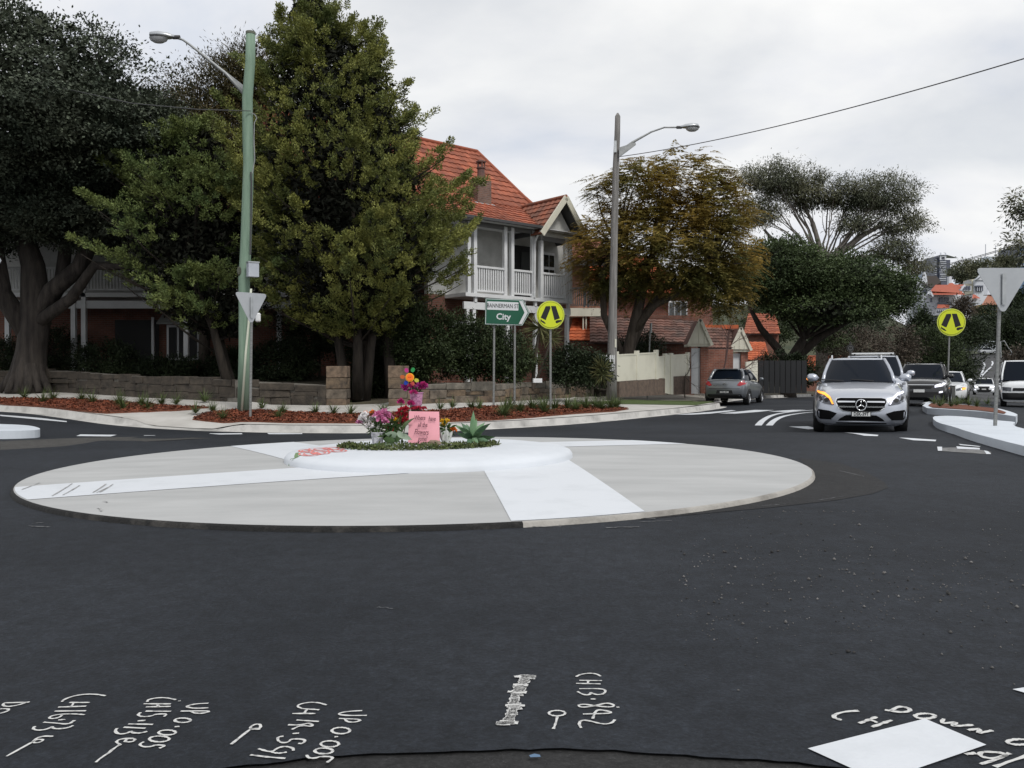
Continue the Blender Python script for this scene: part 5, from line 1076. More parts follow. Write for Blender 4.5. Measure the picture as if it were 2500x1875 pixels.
def post(t, base, top, r=.031): mb = MB(); mb.tube([base - Vector((0, 0, .1)), top], r, 12); return mb.build('post', M_POST, t, smooth=False)
def plate(t, name, poly, M, off, th, m, bev=0): mb = MB(); mb.prism(poly, th, M @ Matrix.Translation((0, 0, off))); return mb.build(name, m, t)
# direction sign
pa = Gv(1205, 993); pb_ = Gv(1256, 990); Ys = pa.y
ds = thing('direction_sign', 'green arrow sign to the city with white street name panel on two posts', 'sign', tuple(pa))
post(ds, pa, P(1207, 740, Ys)); post(ds, Vector((pb_.x, Ys + .02, pb_.z)), P(1257, 740, Ys + .02))
cL = P(1184, 729, Ys - .06); cR = P(1296, 733, Ys + .16); cT = P(1184, 729, Ys); wS = 111 / F * Ys; hS = 66 / F * Ys
Ms = frame(P(1239, 762, Ys - .05), (cR - cL), (0, 0, 1)); k = Ys / F
hx, hy = 55 * k, 32 * k; arrow = lambda a, b, tip: [(-a, -b), (a - tip, -b), (a, 0), (a - tip, b), (-a, b)]
plate(ds, 'sign_panel', arrow(hx, hy, 17 * k), Ms, -.03, .03, M_SGREEN); 
o_ = plate(ds, 'border', arrow(hx - .012, hy - .012, 17 * k), Ms, .001, .004, M_SWHITE); plate(ds, 'face', arrow(hx - .028, hy - .028, 16.6 * k), Ms, .006, .004, M_SGREEN)
plate(ds, 'name_panel', rounded(77 * k, 20 * k, .02), Ms @ Matrix.Translation((-12 * k, 14.5 * k, 0)), .011, .004, M_SWHITE)
plate(ds, 'chevron', [(28 * k, 28 * k), (36 * k, 28 * k), (50 * k, 0), (36 * k, -28 * k), (28 * k, -28 * k), (42 * k, 0)], Ms, .011, .004, M_SWHITE)
text_mesh('BANNERMAN ST', 14.2 * k, Ms @ Matrix.Translation((-12 * k, 14.2 * k, .018)), 'lettering', M_SBLACK, ds, squash=.74)
text_mesh('City', 21 * k, Ms @ Matrix.Translation((-10 * k, -12 * k, .013)), 'lettering', M_SWHITE, ds, squash=1.0, weight=.006)
def ped_sign(label, base, cx, cy, Y, r_px, yaw, group):
    t = thing('crossing_sign', label, 'sign', tuple(base), group=group); k = Y / F; r = r_px * k; c = P(cx, cy, Y); post(t, base, Vector((base.x, base.y, c.z + r * .9)).lerp(Vector((c.x, Y + .04, c.z + r * .9)), 1.0))
    M = frame(c - Vector((0, .05, 0)), (math.cos(yaw), math.sin(yaw), 0), (0, 0, 1)); cir = lambda q, n=40: [(q * math.cos(2 * math.pi * i / n), q * math.sin(2 * math.pi * i / n)) for i in range(n)]
    plate(t, 'rim', cir(r), M, -.01, .012, mat('sign_rim', (.55, .62, .12), .4)); plate(t, 'disc', cir(r * .955), M, .003, .004, M_SYEL); plate(t, 'ring', cir(r * .915), M, .008, .003, M_SBLACK); plate(t, 'disc_face', cir(r * .89), M, .012, .003, M_SYEL)
    leg = lambda s: [(s * .03 * r, .58 * r), (s * .26 * r, .58 * r) , (s * .56 * r, -.22 * r), (s * .27 * r, -.30 * r)]
    L1 = [(-.05, .62), (-.36, .60), (-.72, -.20), (-.36, -.38), (-.02, .46)]; L2 = [(.02, .62), (.36, .62), (.66, -.24), (.27, -.38)]
    F1 = [(-.72, -.30), (-.60, -.42), (-.52, -.44), (-.34, -.62), (-.45, -.63), (-.62, -.52), (-.74, -.44)]; F2 = [(.36, -.42), (.52, -.36), (.78, -.36), (.80, -.43), (.60, -.53), (.44, -.60), (.34, -.52)]
    for nm, pl in (('leg', L1), ('leg', L2), ('shoe', F1), ('shoe', F2)): plate(t, nm + '_symbol', [(x * r, y * r) for x, y in pl], M, .016, .003, M_SBLACK)
    return t
pc = Gv(1344, 1005); ped_sign('yellow pedestrian crossing sign beside the green city sign', pc, 1344, 769, pc.y, 34.5, .15, 'pedestrian crossing signs')
def giveway_back(label, base, top, cx, y0, y1, half, Y, yaw):
    t = thing('give_way_sign', label, 'sign', tuple(base), group='give way signs seen from behind'); k = Y / F; post(t, base, top, .032); c = P(cx, y0, Y); h = (y1 - y0) * k; w = half; M = frame(Vector((c.x, Y - .02, c.z)), (math.cos(yaw), math.sin(yaw), 0), (0, 0, 1)); q = .12
    tri = [(-w, -.02), (-w + .04, 0), (w - .04, 0), (w, -.02), (w, -.07), (.05, -h + .02), (.02, -h), (-.02, -h), (-.05, -h + .02), (-w, -.07)]
    mb = MB(); mb.prism(tri, .008, M @ Matrix.Translation((0, 0, -.03))); mb.build('sign_plate', M_SBACK, t)
    mb = MB(); mb.prism([(-.035, -.1), (.035, -.1), (.035, -h * .85), (-.035, -h * .85)], .012, M @ Matrix.Translation((0, 0, .0))); mb.build('mount_strap', M_GALV, t)
    return t
bl = Gv(611, 1023); giveway_back('grey back of give way sign beside the green pole', bl, P(615, 716, bl.y), 615, 715, 787, .40, bl.y - .05, R(45))
br = G(2429, 1057); br.z = zr1(br.x, br.y) + .13; giveway_back('large grey back of give way sign on the white island', br, P(2443, 663, br.y), 2450, 654, 760, .46, br.y - .08, 0)
t = thing('give_way_sign', 'pale edge of a give way sign at the far left border', 'sign', tuple(G(-12, 1052)), group='give way signs seen from behind'); q = G(-12, 1052); post(t, q, P(-12, 640, q.y)); mb = MB(); k = q.y / F; mb.prism([(-.45, 0), (.42, 0), (.45, -.05), (.03, -.72), (-.03, -.72), (-.45, -.05)], .008, frame(P(-52, 630, q.y - .06), (1, 0, 0), (0, 0, 1))); mb.build('sign_plate', M_SBACK, t)
# small post sign beside the fence
pq = Gv(1580, 977); sp = thing('parking_sign', 'thin sign post seen edge on before the cream fence', 'sign', tuple(pq)); mb = MB(); mb.tube([pq - Vector((0, 0, .1)), P(1588, 790, pq.y)], .03, 8); mb.build('post', M_POST, sp); mb = MB(); mb.box(P(1589, 801, pq.y - .03), (.05, .32, .4)); mb.build('sign_plate', M_GALV2, sp)
# planter island with the second crossing sign
pl = [(2252, 1003), (2263, 1011), (2330, 1016), (2400, 1022), (2480, 1036), (2484, 1030), (2440, 1012), (2360, 1000), (2290, 994), (2262, 994)]
pw = [(q.x, q.y) for q in (G(*p) for p in pl)]
ki = patch('planter_kerb', pw, zr, .17, M_WISL, 1.0, skirt=.25); tag(ki, 'white kerbed planter bed behind the island nose at right', 'planter')
pm = vp
pin = [(Vector(p).lerp(Vector((sum(a[0] for a in pw) / len(pw), sum(a[1] for a in pw) / len(pw))), .16)) for p in pw]
so = patch('planter_soil', [tuple(p) for p in pin], zr, .185, M_MULCH, .5, parent=ki)
pbp = G(2312, 992); pbp.z = zr1(pbp.x, pbp.y) + .18; ped_sign('yellow pedestrian crossing sign in the planter beside the queue of cars', pbp, 2321, 787, pbp.y, 33.5, -.1, 'pedestrian crossing signs')
mk = thing('red_marker', 'narrow red hazard marker on the sign post in the planter', 'marker', tuple(pbp)); mb = MB(); mb.box(P(2308, 937, pbp.y - .06), (.06, .03, .22)); mb.build('marker_plate', mat('marker_red', (.5, .03, .03), .5), mk); mb = MB(); mb.box(P(2305, 968, pbp.y - .06), (.065, .03, .25)); mb.build('marker_plate', MATS['marker_red'], mk)
gpb = G(2290, 990); bx = thing('utility_box', 'dark grey utility cabinet behind the planter sign post', 'cabinet', (*RV(31, 3.2),)); c0 = P(2289, 943, gpb.y + 1.4); c1 = P(2333, 992, gpb.y + 1.4); mb = MB(); mb.box2((c0.x, gpb.y + 1.4, c1.z - .1), (c1.x, gpb.y + 1.7, c0.z)); bx.location = (c0.x, gpb.y + 1.4, c1.z); mb.build('cabinet_body', mat('cabinet_grey', (.09, .092, .09), .6), bx, bevel=.02)
mb = MB(); mb.box2((c0.x - .02, gpb.y + 1.38, c0.z), (c1.x + .02, gpb.y + 1.72, c0.z + .03)); mb.build('cabinet_lid', MATS['cabinet_grey'], bx)
# ================================================================== vehicles (local: x forward, y left, z up)
M_VOID = mat('intake_void', (.004, .004, .0045), .9, spec=.1)
M_RUBBER = mat('rubber', (.014, .014, .015), .85); M_TRIM = mat('black_trim', (.012, .012, .013), .45); M_CHROME = mat('chrome', (.75, .76, .78), .12, metal=1.0)
M_CARGLASS = mat('car_glass', (.006, .009, .015), .05, spec=.06); M_RIM = mat('alloy', (.42, .43, .45), .3, metal=.8); M_LENS = mat('lamp_glass', (.09, .095, .11), .12, spec=.7, metal=.2)
M_DRL = mat('daylight_lamp', (.9, .9, .95), .3, emit=((.80, .80, 1.0), .9)); M_AMBER = mat('amber_lamp', (.95, .4, .05), .3, emit=((1.0, .30, .03), 1.6)); M_TAIL = mat('tail_lamp', (.42, .02, .03), .15, spec=.7)
M_BEAM = mat('head_beam', (.9, .92, 1), .3, emit=((.85, .87, 1.0), 2.0)); M_PLATE = mat('plate', (.62, .63, .63), .5); M_PLATEF = mat('plate_dark', (.02, .02, .02), .5)
def paint(name, c, metal=.55, rough=.32): return mat(name, c, rough, metal=metal, coat=.9, spec=.5)
M_SILVER = paint('silver_paint', (.43, .455, .51)); M_BLACKP = paint('black_paint', (.012, .012, .014), .2, .25); M_GREYP = paint('grey_paint', (.20, .215, .235)); M_WHITEP = paint('white_paint', (.72, .74, .76), .0, .35); M_DARKP = paint('dark_paint', (.03, .035, .045), .3, .3)
def interp_cols(tab, xs):
    tab = np.array(tab, float); o = np.argsort(tab[:, 0]); tab = tab[o]; out = []
    for c in range(1, tab.shape[1]):       # monotone-ish cubic (Catmull-Rom on uneven knots)
        x, y = tab[:, 0], tab[:, c]; m = np.gradient(y, x); m = np.clip(m, -6, 6)
        i = np.clip(np.searchsorted(x, xs) - 1, 0, len(x) - 2); h = x[i + 1] - x[i]; t = (xs - x[i]) / h
        v = y[i] * (2 * t ** 3 - 3 * t ** 2 + 1) + m[i] * h * (t ** 3 - 2 * t ** 2 + t) + y[i + 1] * (-2 * t ** 3 + 3 * t ** 2) + m[i + 1] * h * (t ** 3 - t ** 2)
        lo = np.minimum(y[i], y[i + 1]); hi = np.maximum(y[i], y[i + 1]); out.append(np.clip(v, lo, hi))
    return np.stack(out, 1)
def car(name, label, loc, head, stations, belt, roof, zb, zr_, pmat, wheels, wr, group=None, tilt=0.0, lower=None, glass_front=(0, 3), rails=False, crown=.05, cat='car'):
    """stations: (x, half width, z bottom, shoulder z, top z); belt/roof: half outlines [(x,y)] front centre -> rear centre"""
    t = thing(name, label, cat, tuple(loc), head, group); 
    st = np.array(stations); xs = np.linspace(st[:, 0].min(), st[:, 0].max(), 46); I = interp_cols(stations, xs); V = []; k = 11
    for x, (w, z0, zs, zt) in zip(xs, I):
        half = [(0, z0), (.78 * w, z0), (.93 * w, z0 + .05), (.99 * w, z0 + .30 * (zs - z0)), (w, z0 + .62 * (zs - z0)), (.985 * w, z0 + .86 * (zs - z0)), (.95 * w, zs), (.84 * w, zs + .62 * (zt - zs)), (.62 * w, zs + .9 * (zt - zs)), (.3 * w, zt), (0, zt + .008)]
        V += [(x, y, z) for y, z in half] + [(x, -y, z) for y, z in half[-2:0:-1]]
    m_ = 2 * k - 2; Fs = [(i * m_ + j, i * m_ + (j + 1) % m_, (i + 1) * m_ + (j + 1) % m_, (i + 1) * m_ + j) for i in range(len(xs) - 1) for j in range(m_)]
    Fs += [tuple(range(m_)), tuple((len(xs) - 1) * m_ + j for j in range(m_))[::-1]]
    mb = MB(); mb.add(V, Fs); body = mb.build('body', pmat, t, local=True); smooth_angle(body, 50)
    if body.data.materials and lower is not None: pass
    bm = bmesh.new(); bm.from_mesh(body.data); bvh = BVHTree.FromBMesh(bm); bm.free()
    # greenhouse
    n = len(belt); lv = (0, .35, .7, 1.0); rows = []
    for f in lv:
        b_ = .035 * math.sin(math.pi * f); row = []
        for (bx, by), (rx, ry) in zip(belt, roof):
            z = zb(bx) if callable(zb) else zb; z2 = zr_ - .02 * 0; row.append((bx + (rx - bx) * f, (by + (ry - by) * f) + b_ * (1 if by > 0 else 0) * .8, z + (z2 - z) * f))
        rows.append(row)
    def panel(nm, i0, i1, m):
        mb = MB()
        for sg in (1, -1):
            V = [(x, y * sg, z) for row in rows for (x, y, z) in row[i0:i1 + 1]]; c = i1 - i0 + 1
            mb.add(V, [(r * c + j, r * c + j + 1, (r + 1) * c + j + 1, (r + 1) * c + j) for r in range(len(lv) - 1) for j in range(c - 1)])
        bmx = mb.build(nm, m, t, local=True, smooth=True); return bmx
    a, b = glass_front; e_ = n - 1 - 2
    panel('windscreen', a, b, M_CARGLASS); panel('side_window', b, e_, M_CARGLASS); panel('rear_window', e_, n - 1, M_CARGLASS)
    top = rows[-1]; mb = MB(); V = []; cxm = sum(p[0] for p in top) / n
    for s_, dz in ((1.015, -.03), (1.0, .012), (.9, .03), (.55, crown), (.0, crown + .012)):
        V += [(cxm + (x - cxm) * s_, y * s_, z + dz) for x, y, z in top] + [(cxm + (x - cxm) * s_, -y * s_, z + dz) for x, y, z in top[-2:0:-1]]
    c = 2 * n - 2; mb.add(V, [(r * c + j, r * c + (j + 1) % c, (r + 1) * c + (j + 1) % c, (r + 1) * c + j) for r in range(4) for j in range(c)]); smooth_angle(mb.build('roof', pmat, t, local=True), 60)
    for idx, rad, m in ((b, .042, pmat), ((b + e_) // 2, .035, M_TRIM), (e_, .07, pmat)):
        for sg in (1, -1):
            mb = MB(); mb.tube([(r[idx][0], r[idx][1] * sg, r[idx][2]) for r in rows], [rad * 1.15, rad, rad, rad], 8); mb.build('pillar', m, t, local=True, smooth=True)
    if rails:
        for sg in (1, -1):
            mb = MB(); q = top[b + 1:e_]; y0 = min(p[1] for p in q) * .93; mb.tube([(q[0][0], y0 * sg, zr_ + .02), (q[0][0] - .12, y0 * sg, zr_ + .09), (q[-1][0] + .1, y0 * sg, zr_ + .09), (q[-1][0], y0 * sg, zr_ + .02)], .018, 6); mb.build('roof_rail', M_CHROME if rails == 2 else M_TRIM, t, local=True)
    # wheels
    for wx in wheels[0]:
        for sg in (1, -1):
            y1 = wheels[1] * sg; mb = MB(); prof = [(wr * .66, -.11), (wr * .93, -.112), (wr, -.08), (wr, .08), (wr * .93, .112), (wr * .66, .11), (wr * .60, .06), (.01, .055)]
            mb.lathe(prof, (0, 0, 0), 22, cap=False); mb.v = [(wx + x, y1 + z * sg, wr + y) for x, y, z in mb.v]; tyre = mb.build('wheel', M_RUBBER, t, local=True); smooth_angle(tyre, 45)
            mb = MB(); 
            for j in range(7):
                an = j * 2 * math.pi / 7; mb.box((wx + wr * .33 * math.cos(an), y1 + .085 * sg, wr + wr * .33 * math.sin(an)), (wr * .62, .02, wr * .17), ry=-an)
            mb.tube([(wx, y1 + .07 * sg, wr), (wx, y1 + .1 * sg, wr)], wr * .14, 10); 
            q = []; 
            for rr_ in (wr * .67, wr * .60):
                for j in range(22): an = 2 * math.pi * j / 22; q.append((wx + rr_ * math.cos(an), y1 + (.112 if rr_ > wr * .62 else .08) * sg, wr + rr_ * math.sin(an)))
            mb.add(q, [(j, (j + 1) % 22, 22 + (j + 1) % 22, 22 + j) for j in range(22)]); mb.build('rim', M_RIM, tyre, local=True)
            mb = MB(); ar = wr * 1.17; V = []
            for j in range(15):
                an = R(-8 + 196 * j / 14)
                for rr_, yy in ((ar, .118), (wr * .9, .118), (wr * .9, -.12), (ar, -.12)): V.append((wx + rr_ * math.cos(an), y1 + yy * sg, wr + rr_ * math.sin(an)))
            mb.add(V, [(j * 4 + q_, j * 4 + (q_ + 1) % 4, j * 4 + 4 + (q_ + 1) % 4, j * 4 + 4 + q_) for j in range(14) for q_ in range(4)]); mb.build('wheel_arch', M_TRIM, t, local=True)
    t['_'] = 0; del t['_']
    def decal(nm, poly, m, side='front', off=.008, th=0, parent=None, mirror=False):
        outs = []
        for sg in ((1, -1) if mirror else (1,)):
            bm = bmesh.new(); pts = [(p[0] * sg, p[1]) for p in poly]
            bm.faces.new([bm.verts.new((p[0], p[1], 0)) for p in pts]); xs_ = [p[0] for p in pts]; ys_ = [p[1] for p in pts]
            for ax, lo, hi in ((0, min(xs_), max(xs_)), (1, min(ys_), max(ys_))):
                q = math.floor(lo / .07) * .07 + .07
                while q < hi:
                    bmesh.ops.bisect_plane(bm, geom=bm.verts[:] + bm.edges[:] + bm.faces[:], plane_co=(q, 0, 0) if ax == 0 else (0, q, 0), plane_no=(1, 0, 0) if ax == 0 else (0, 1, 0), dist=1e-5); q += .07
            last = None; sgx = 1 if side == 'front' else -1
            for v in bm.verts:
                u, z = v.co.x, v.co.y
                if side in ('front', 'rear'):
                    h = bvh.ray_cast(Vector((6 * sgx, u, z)), Vector((-sgx, 0, 0)))
                    if h[0] is None: h = bvh.find_nearest(Vector((2.3 * sgx, u, z))); 
                    nrm = Vector((sgx, 0, 0)).lerp(h[1] if h[1] is not None else Vector((sgx, 0, 0)), .5).normalized(); v.co = h[0] + nrm * off
                else:
                    sy = 1 if side == 'left' else -1; h = bvh.ray_cast(Vector((u, 4 * sy, z)), Vector((0, -sy, 0)))
                    if h[0] is None: h = bvh.find_nearest(Vector((u, sy, z)))
                    v.co = h[0] + Vector((0, sy * off, 0))
            bmesh.ops.recalc_face_normals(bm, faces=bm.faces); me = bpy.data.meshes.new(nm); bm.to_mesh(me); bm.free(); me.polygons.foreach_set('use_smooth', np.ones(len(me.polygons), bool)); outs.append(link(nm, me, m, parent or t))
        return outs
    return t, decal, bvh
def mirrors(t, x, y, z, m, sz=(.13, .2, .14)):
    for sg in (1, -1):
        mb = MB(); prof = [(0, .02), (.25, .8), (.5, 1), (.8, .95), (1, .55)]; V = []
        for f, s_ in prof:
            for j in range(10): a = 2 * math.pi * j / 10; V.append((x + sz[0] * .5 * s_ * math.cos(a), (y + sz[1] * (f)) * sg, z + sz[2] * .5 * s_ * math.sin(a) * (1.1 if math.sin(a) > 0 else .8)))
        mb.add(V, [(i * 10 + j, i * 10 + (j + 1) % 10, (i + 1) * 10 + (j + 1) % 10, (i + 1) * 10 + j) for i in range(4) for j in range(10)] + [tuple(range(10)), tuple(40 + j for j in range(10))]); mb.build('mirror', m, t, local=True, smooth=True)
def plate_text(t, txt, x, z, side, w=.37, h=.10, dark=True):
    sg = 1 if side == 'front' else -1; mb = MB(); mb.box((x, 0, z), (.015, w, h)); p_ = mb.build('number_plate', M_PLATEF if dark else M_PLATE, t, local=True)
    mb = MB(); mb.box((x + .009 * sg, 0, z - .004), (.006, w * .92, h * .72)); mb.build('plate_face', M_PLATE, p_, local=True)
    M = frame((x + .014 * sg, 0, z - .004), (0, sg, 0), (0, 0, 1)); text_mesh(txt, h * .86, M, 'plate_characters', M_SBLACK, p_, thick=.001, local=True, squash=.86, weight=.002)
def outline(xf, xa, xb, xr, w, taper=.9, nose=.2, rnd=.14):
    return [(xf, 0), (xf - .015, .45 * w), (xf - .06, .8 * w), (xf - nose, w * .97), (xa, w), ((xa + xb) / 2, w), (xb, w * .985), (xr + rnd, w * taper), (xr + .03, .6 * w * taper), (xr, 0)]
# ---------------- silver estate in front
def hd(v): return math.atan2(v[1], v[0])
ml = P(2095, 1053, 16.1); ml.z = 0
def on_road(x, y): return (x, y, zr1(x, y))
SEDAN = lambda L, Wd, zt=.98: [(L / 2, Wd * .62, .24, .42, .58), (L / 2 - .02, Wd * .74, .19, .50, .66), (L / 2 - .10, Wd * .88, .17, .58, .735), (L / 2 - .30, Wd * .955, .17, .66, .80), (L / 2 - .65, Wd * .99, .18, .74, .86), (L / 2 - 1.15, Wd, .19, .82, .93), (L / 2 - 1.5, Wd, .19, .86, .97), (0, Wd, .19, .90, .97), (-L / 2 + 1.0, Wd, .2, .92, .99), (-L / 2 + .35, Wd * .97, .24, .93, 1.0), (-L / 2 + .08, Wd * .88, .32, .90, .99), (-L / 2, Wd * .78, .40, .80, .95)]
v_ = Vector((-.345, -.94, 0)).normalized(); fr = Vector((6.66, 16.25, 0)); c = fr - v_ * 2.35
M1, dec, bvh = car('estate_car', 'silver estate car with star emblem and flashing indicator nosing into the roundabout', on_road(c.x, c.y), hd(v_), SEDAN(4.7, .905), outline(1.05, .2, -1.6, -2.15, .74, .92, .25), outline(.32, -.15, -1.55, -1.85, .575, .94, .16), .955, 1.40, M_SILVER, ((1.42, -1.42), .80), .325, rails=2); M1.scale = (1, .95, 1.06)
gr_ = [(-.47, .60), (-.45, .655), (-.38, .67), (.38, .67), (.45, .655), (.47, .60), (.42, .50), (.33, .445), (.18, .428), (-.18, .428), (-.33, .445), (-.42, .50)]
dec('grille_surround', [(x * 1.045, .55 + (z - .55) * 1.12) for x, z in gr_], M_CHROME, off=.008); g0 = dec('grille', gr_, M_VOID, off=.016)[0]
for z in (.60, .515):
    for s_ in (-1, 1): dec('grille_bar', [(s_ * .11, z - .012), (s_ * .44, z - .014), (s_ * .44, z + .014), (s_ * .11, z + .012)], M_CHROME, off=.028, parent=g0)
hit_ = bvh.ray_cast(Vector((6, 0, .545)), Vector((-1, 0, 0)))[0]; mb = MB(); pts = [(hit_.x + .045, .098 * math.cos(a), .548 + .098 * math.sin(a)) for a in np.linspace(0, 2 * math.pi, 25)]; mb.tube(pts, .012, 6, cap=False)
for a in (90, 210, 330): mb.tube([(hit_.x + .048, 0, .548), (hit_.x + .045, .092 * math.cos(R(a)), .548 + .092 * math.sin(R(a)))], [.016, .006], 6)
mb.build('star_emblem', M_CHROME, M1, local=True, smooth=True)
lp = [(.505, .545), (.56, .545), (.72, .575), (.835, .63), (.845, .70), (.825, .775), (.78, .79), (.66, .745), (.56, .67)]
hl = dec('headlamp', lp, M_LENS, off=.012, mirror=True)
br_ = [(.515, .555), (.54, .555), (.60, .655), (.70, .715), (.825, .755), (.815, .785), (.68, .752), (.575, .68)]
dec('indicator_lamp', [(-x, z) for x, z in br_], M_AMBER, off=.034); dec('daylight_strip', br_, M_DRL, off=.034)
dec('projector', [(.62, .60), (.68, .60), (.70, .64), (.66, .67), (.61, .65)], M_TRIM, off=.022, mirror=True); dec('projector', [(.73, .63), (.79, .645), (.80, .69), (.75, .70)], M_TRIM, off=.022, mirror=True)
dec('side_intake', [(.455, .395), (.60, .44), (.80, .465), (.83, .42), (.82, .33), (.78, .285), (.56, .28)], M_VOID, off=.012, mirror=True)
dec('lower_intake', [(-.48, .215), (.48, .215), (.40, .30), (.28, .365), (-.28, .365), (-.40, .30)], M_VOID, off=.012)
dec('chrome_lip', [(-.84, .215), (-.50, .19), (.50, .19), (.84, .215), (.84, .23), (.50, .205), (-.50, .205), (-.84, .23)], M_CHROME, off=.022)
hx_ = bvh.ray_cast(Vector((6, 0, .385)), Vector((-1, 0, 0)))[0]; plate_text(M1, 'DSK-39T', hx_.x + .03, .388, 'front'); mirrors(M1, .72, .80, 1.03, M_SILVER, (.16, .26, .17))
mb = MB(); mb.box((.80, .50, 1.02), (.02, .12, .09)); 
mb = MB(); mb.tube([(.74, -1.03, 1.0), (.72, -1.06, 1.02)], .022, 6); mb.build('mirror_indicator', M_AMBER, M1, local=True)
for y in (.3, -.3): mb = MB(); mb.tube([(1.06, y, .975), (.98, y - .45, 1.0)], .012, 4); mb.build('wiper', M_TRIM, M1, local=True)
# ---------------- generic followers
SUVS = lambda L, Wd, h=1.0: [(L / 2, Wd * .70, .36, .62, .78), (L / 2 - .03, Wd * .82, .28, .70, .88), (L / 2 - .14, Wd * .92, .25, .78, .95), (L / 2 - .40, Wd * .97, .25, .86, 1.02 * h), (L / 2 - .9, Wd, .26, .92, 1.07 * h), (L / 2 - 1.3, Wd, .27, .96, 1.10 * h), (0, Wd, .28, 1.0, 1.10 * h), (-L / 2 + .9, Wd, .3, 1.02, 1.12 * h), (-L / 2 + .25, Wd * .97, .33, 1.02, 1.12 * h), (-L / 2 + .05, Wd * .90, .4, 1.0, 1.1 * h), (-L / 2, Wd * .85, .48, .92, 1.05 * h)]
road_v = Vector((-SN, -CS, 0))
def suv(name, label, front, heading, L_, Wd, Ht, pm, lampm, rack=False, rails=True, group='cars queuing down the side street', detail=True):
    c = Vector(front) - heading * (L_ / 2)
    t, de, bv = car(name, label, on_road(c.x, c.y), hd(heading), SUVS(L_, Wd), outline(L_ / 2 - 1.15, .2, -L_ / 2 + .9, -L_ / 2 + .2, Wd * .86, .93, .22), outline(L_ / 2 - 1.85, -.1, -L_ / 2 + .8, -L_ / 2 + .5, Wd * .70, .95, .15), 1.07, Ht - .05, pm, ((L_ / 2 - .92, -L_ / 2 + .95), Wd - .10), .36, group=group, rails=rails)
    if detail:
        de('grille', [(-.48, .80), (.48, .80), (.40, .68), (-.40, .68)], M_TRIM, off=.012); de('grille_trim', [(-.50, .83), (.50, .83), (.50, .81), (-.50, .81)], M_CHROME, off=.014)
        de('headlamp', [(.52, .72), (.80, .78), (.86, .88), (.80, .90), (.52, .81)], lampm, off=.012, mirror=True); de('lower_grille', [(-.55, .36), (.55, .36), (.62, .56), (-.62, .56)], M_TRIM, off=.010)
        de('fog_lamp', [(.66, .52), (.78, .54), (.78, .60), (.66, .58)], lampm, off=.014, mirror=True)
        hx_ = bv.ray_cast(Vector((6, 0, .58)), Vector((-1, 0, 0)))[0]; mb = MB(); mb.box((hx_.x + .02, 0, .60), (.02, .37, .11)); mb.build('number_plate', M_PLATE, t, local=True)
    mirrors(t, L_ / 2 - 1.45, Wd * .93, 1.14, pm, (.14, .24, .18))
    if rack:
        for x in (.1, -.9): mb = MB(); mb.box((x, 0, Ht + .06), (.07, 1.15, .03)); mb.build('rack_bar', M_CHROME, t, local=True)
        for y in (.5, -.5): mb = MB(); mb.box((-.4, y, Ht + .015), (1.2, .05, .06)); mb.build('rack_rail', M_TRIM, t, local=True)
    return t, de, bv
suv('roof_rack_car', 'tall silver car with roof rack half hidden behind the silver estate', (9.75, 23.1, 0), Vector((-.40, -.916, 0)).normalized(), 4.6, .93, 1.68, M_SILVER, M_LENS, rack=True)
suv('dark_suv', 'black sport utility car with lit headlamp in the queue', (15.1, 31.6, 0), road_v, 4.44, .92, 1.64, M_BLACKP, M_DRL)
def sedan(name, label, front, heading, pm, lampm, L_=4.75, Wd=.91, Ht=1.46, group='cars queuing down the side street'):
    c = Vector(front) - heading * (L_ / 2)
    t, de, bv = car(name, label, on_road(c.x, c.y), hd(heading), SEDAN(L_, Wd), outline(1.0, .2, -1.2, -1.75, .75, .92, .25), outline(.25, -.15, -.95, -1.1, .58, .94, .16), .96, Ht - .05, pm, ((1.38, -1.38), Wd - .11), .325, group=group)
    de('grille', [(-.40, .60), (.40, .60), (.35, .48), (-.35, .48)], M_TRIM, off=.012); de('headlamp', [(.46, .56), (.80, .62), (.84, .72), (.72, .73), (.46, .65)], M_LENS, off=.012, mirror=True); de('lower_grille', [(-.6, .22), (.6, .22), (.5, .36), (-.5, .36)], M_TRIM, off=.012)
    de('indicator_lamp', [(.70, .60), (.83, .63), (.84, .71), (.70, .70)], lampm, off=.02); hx_ = bv.ray_cast(Vector((6, 0, .42)), Vector((-1, 0, 0)))[0]; mb = MB(); mb.box((hx_.x + .02, 0, .42), (.02, .37, .11)); mb.build('number_plate', M_PLATE, t, local=True); mirrors(t, .7, .87, 1.04, pm)
    return t
sedan('white_sedan', 'white sedan with amber indicator behind the planter sign', (19.6, 38.6, 0), road_v, M_WHITEP, M_AMBER)
t, de, bv = suv('white_suv', 'white sport utility car with big dark grille coming up the dip', (44.6, 80.5, 0), road_v, 4.7, .93, 1.64, M_WHITEP, M_BEAM, rails=False)
de('spindle_grille', [(-.50, .34), (.50, .34), (.36, .66), (.44, .86), (-.44, .86), (-.36, .66)], M_TRIM, off=.02)
sedan('white_hatchback', 'tiny white car farthest down the queue', (79, 137, 0), road_v, M_WHITEP, M_LENS, 4.2, .87, 1.5)
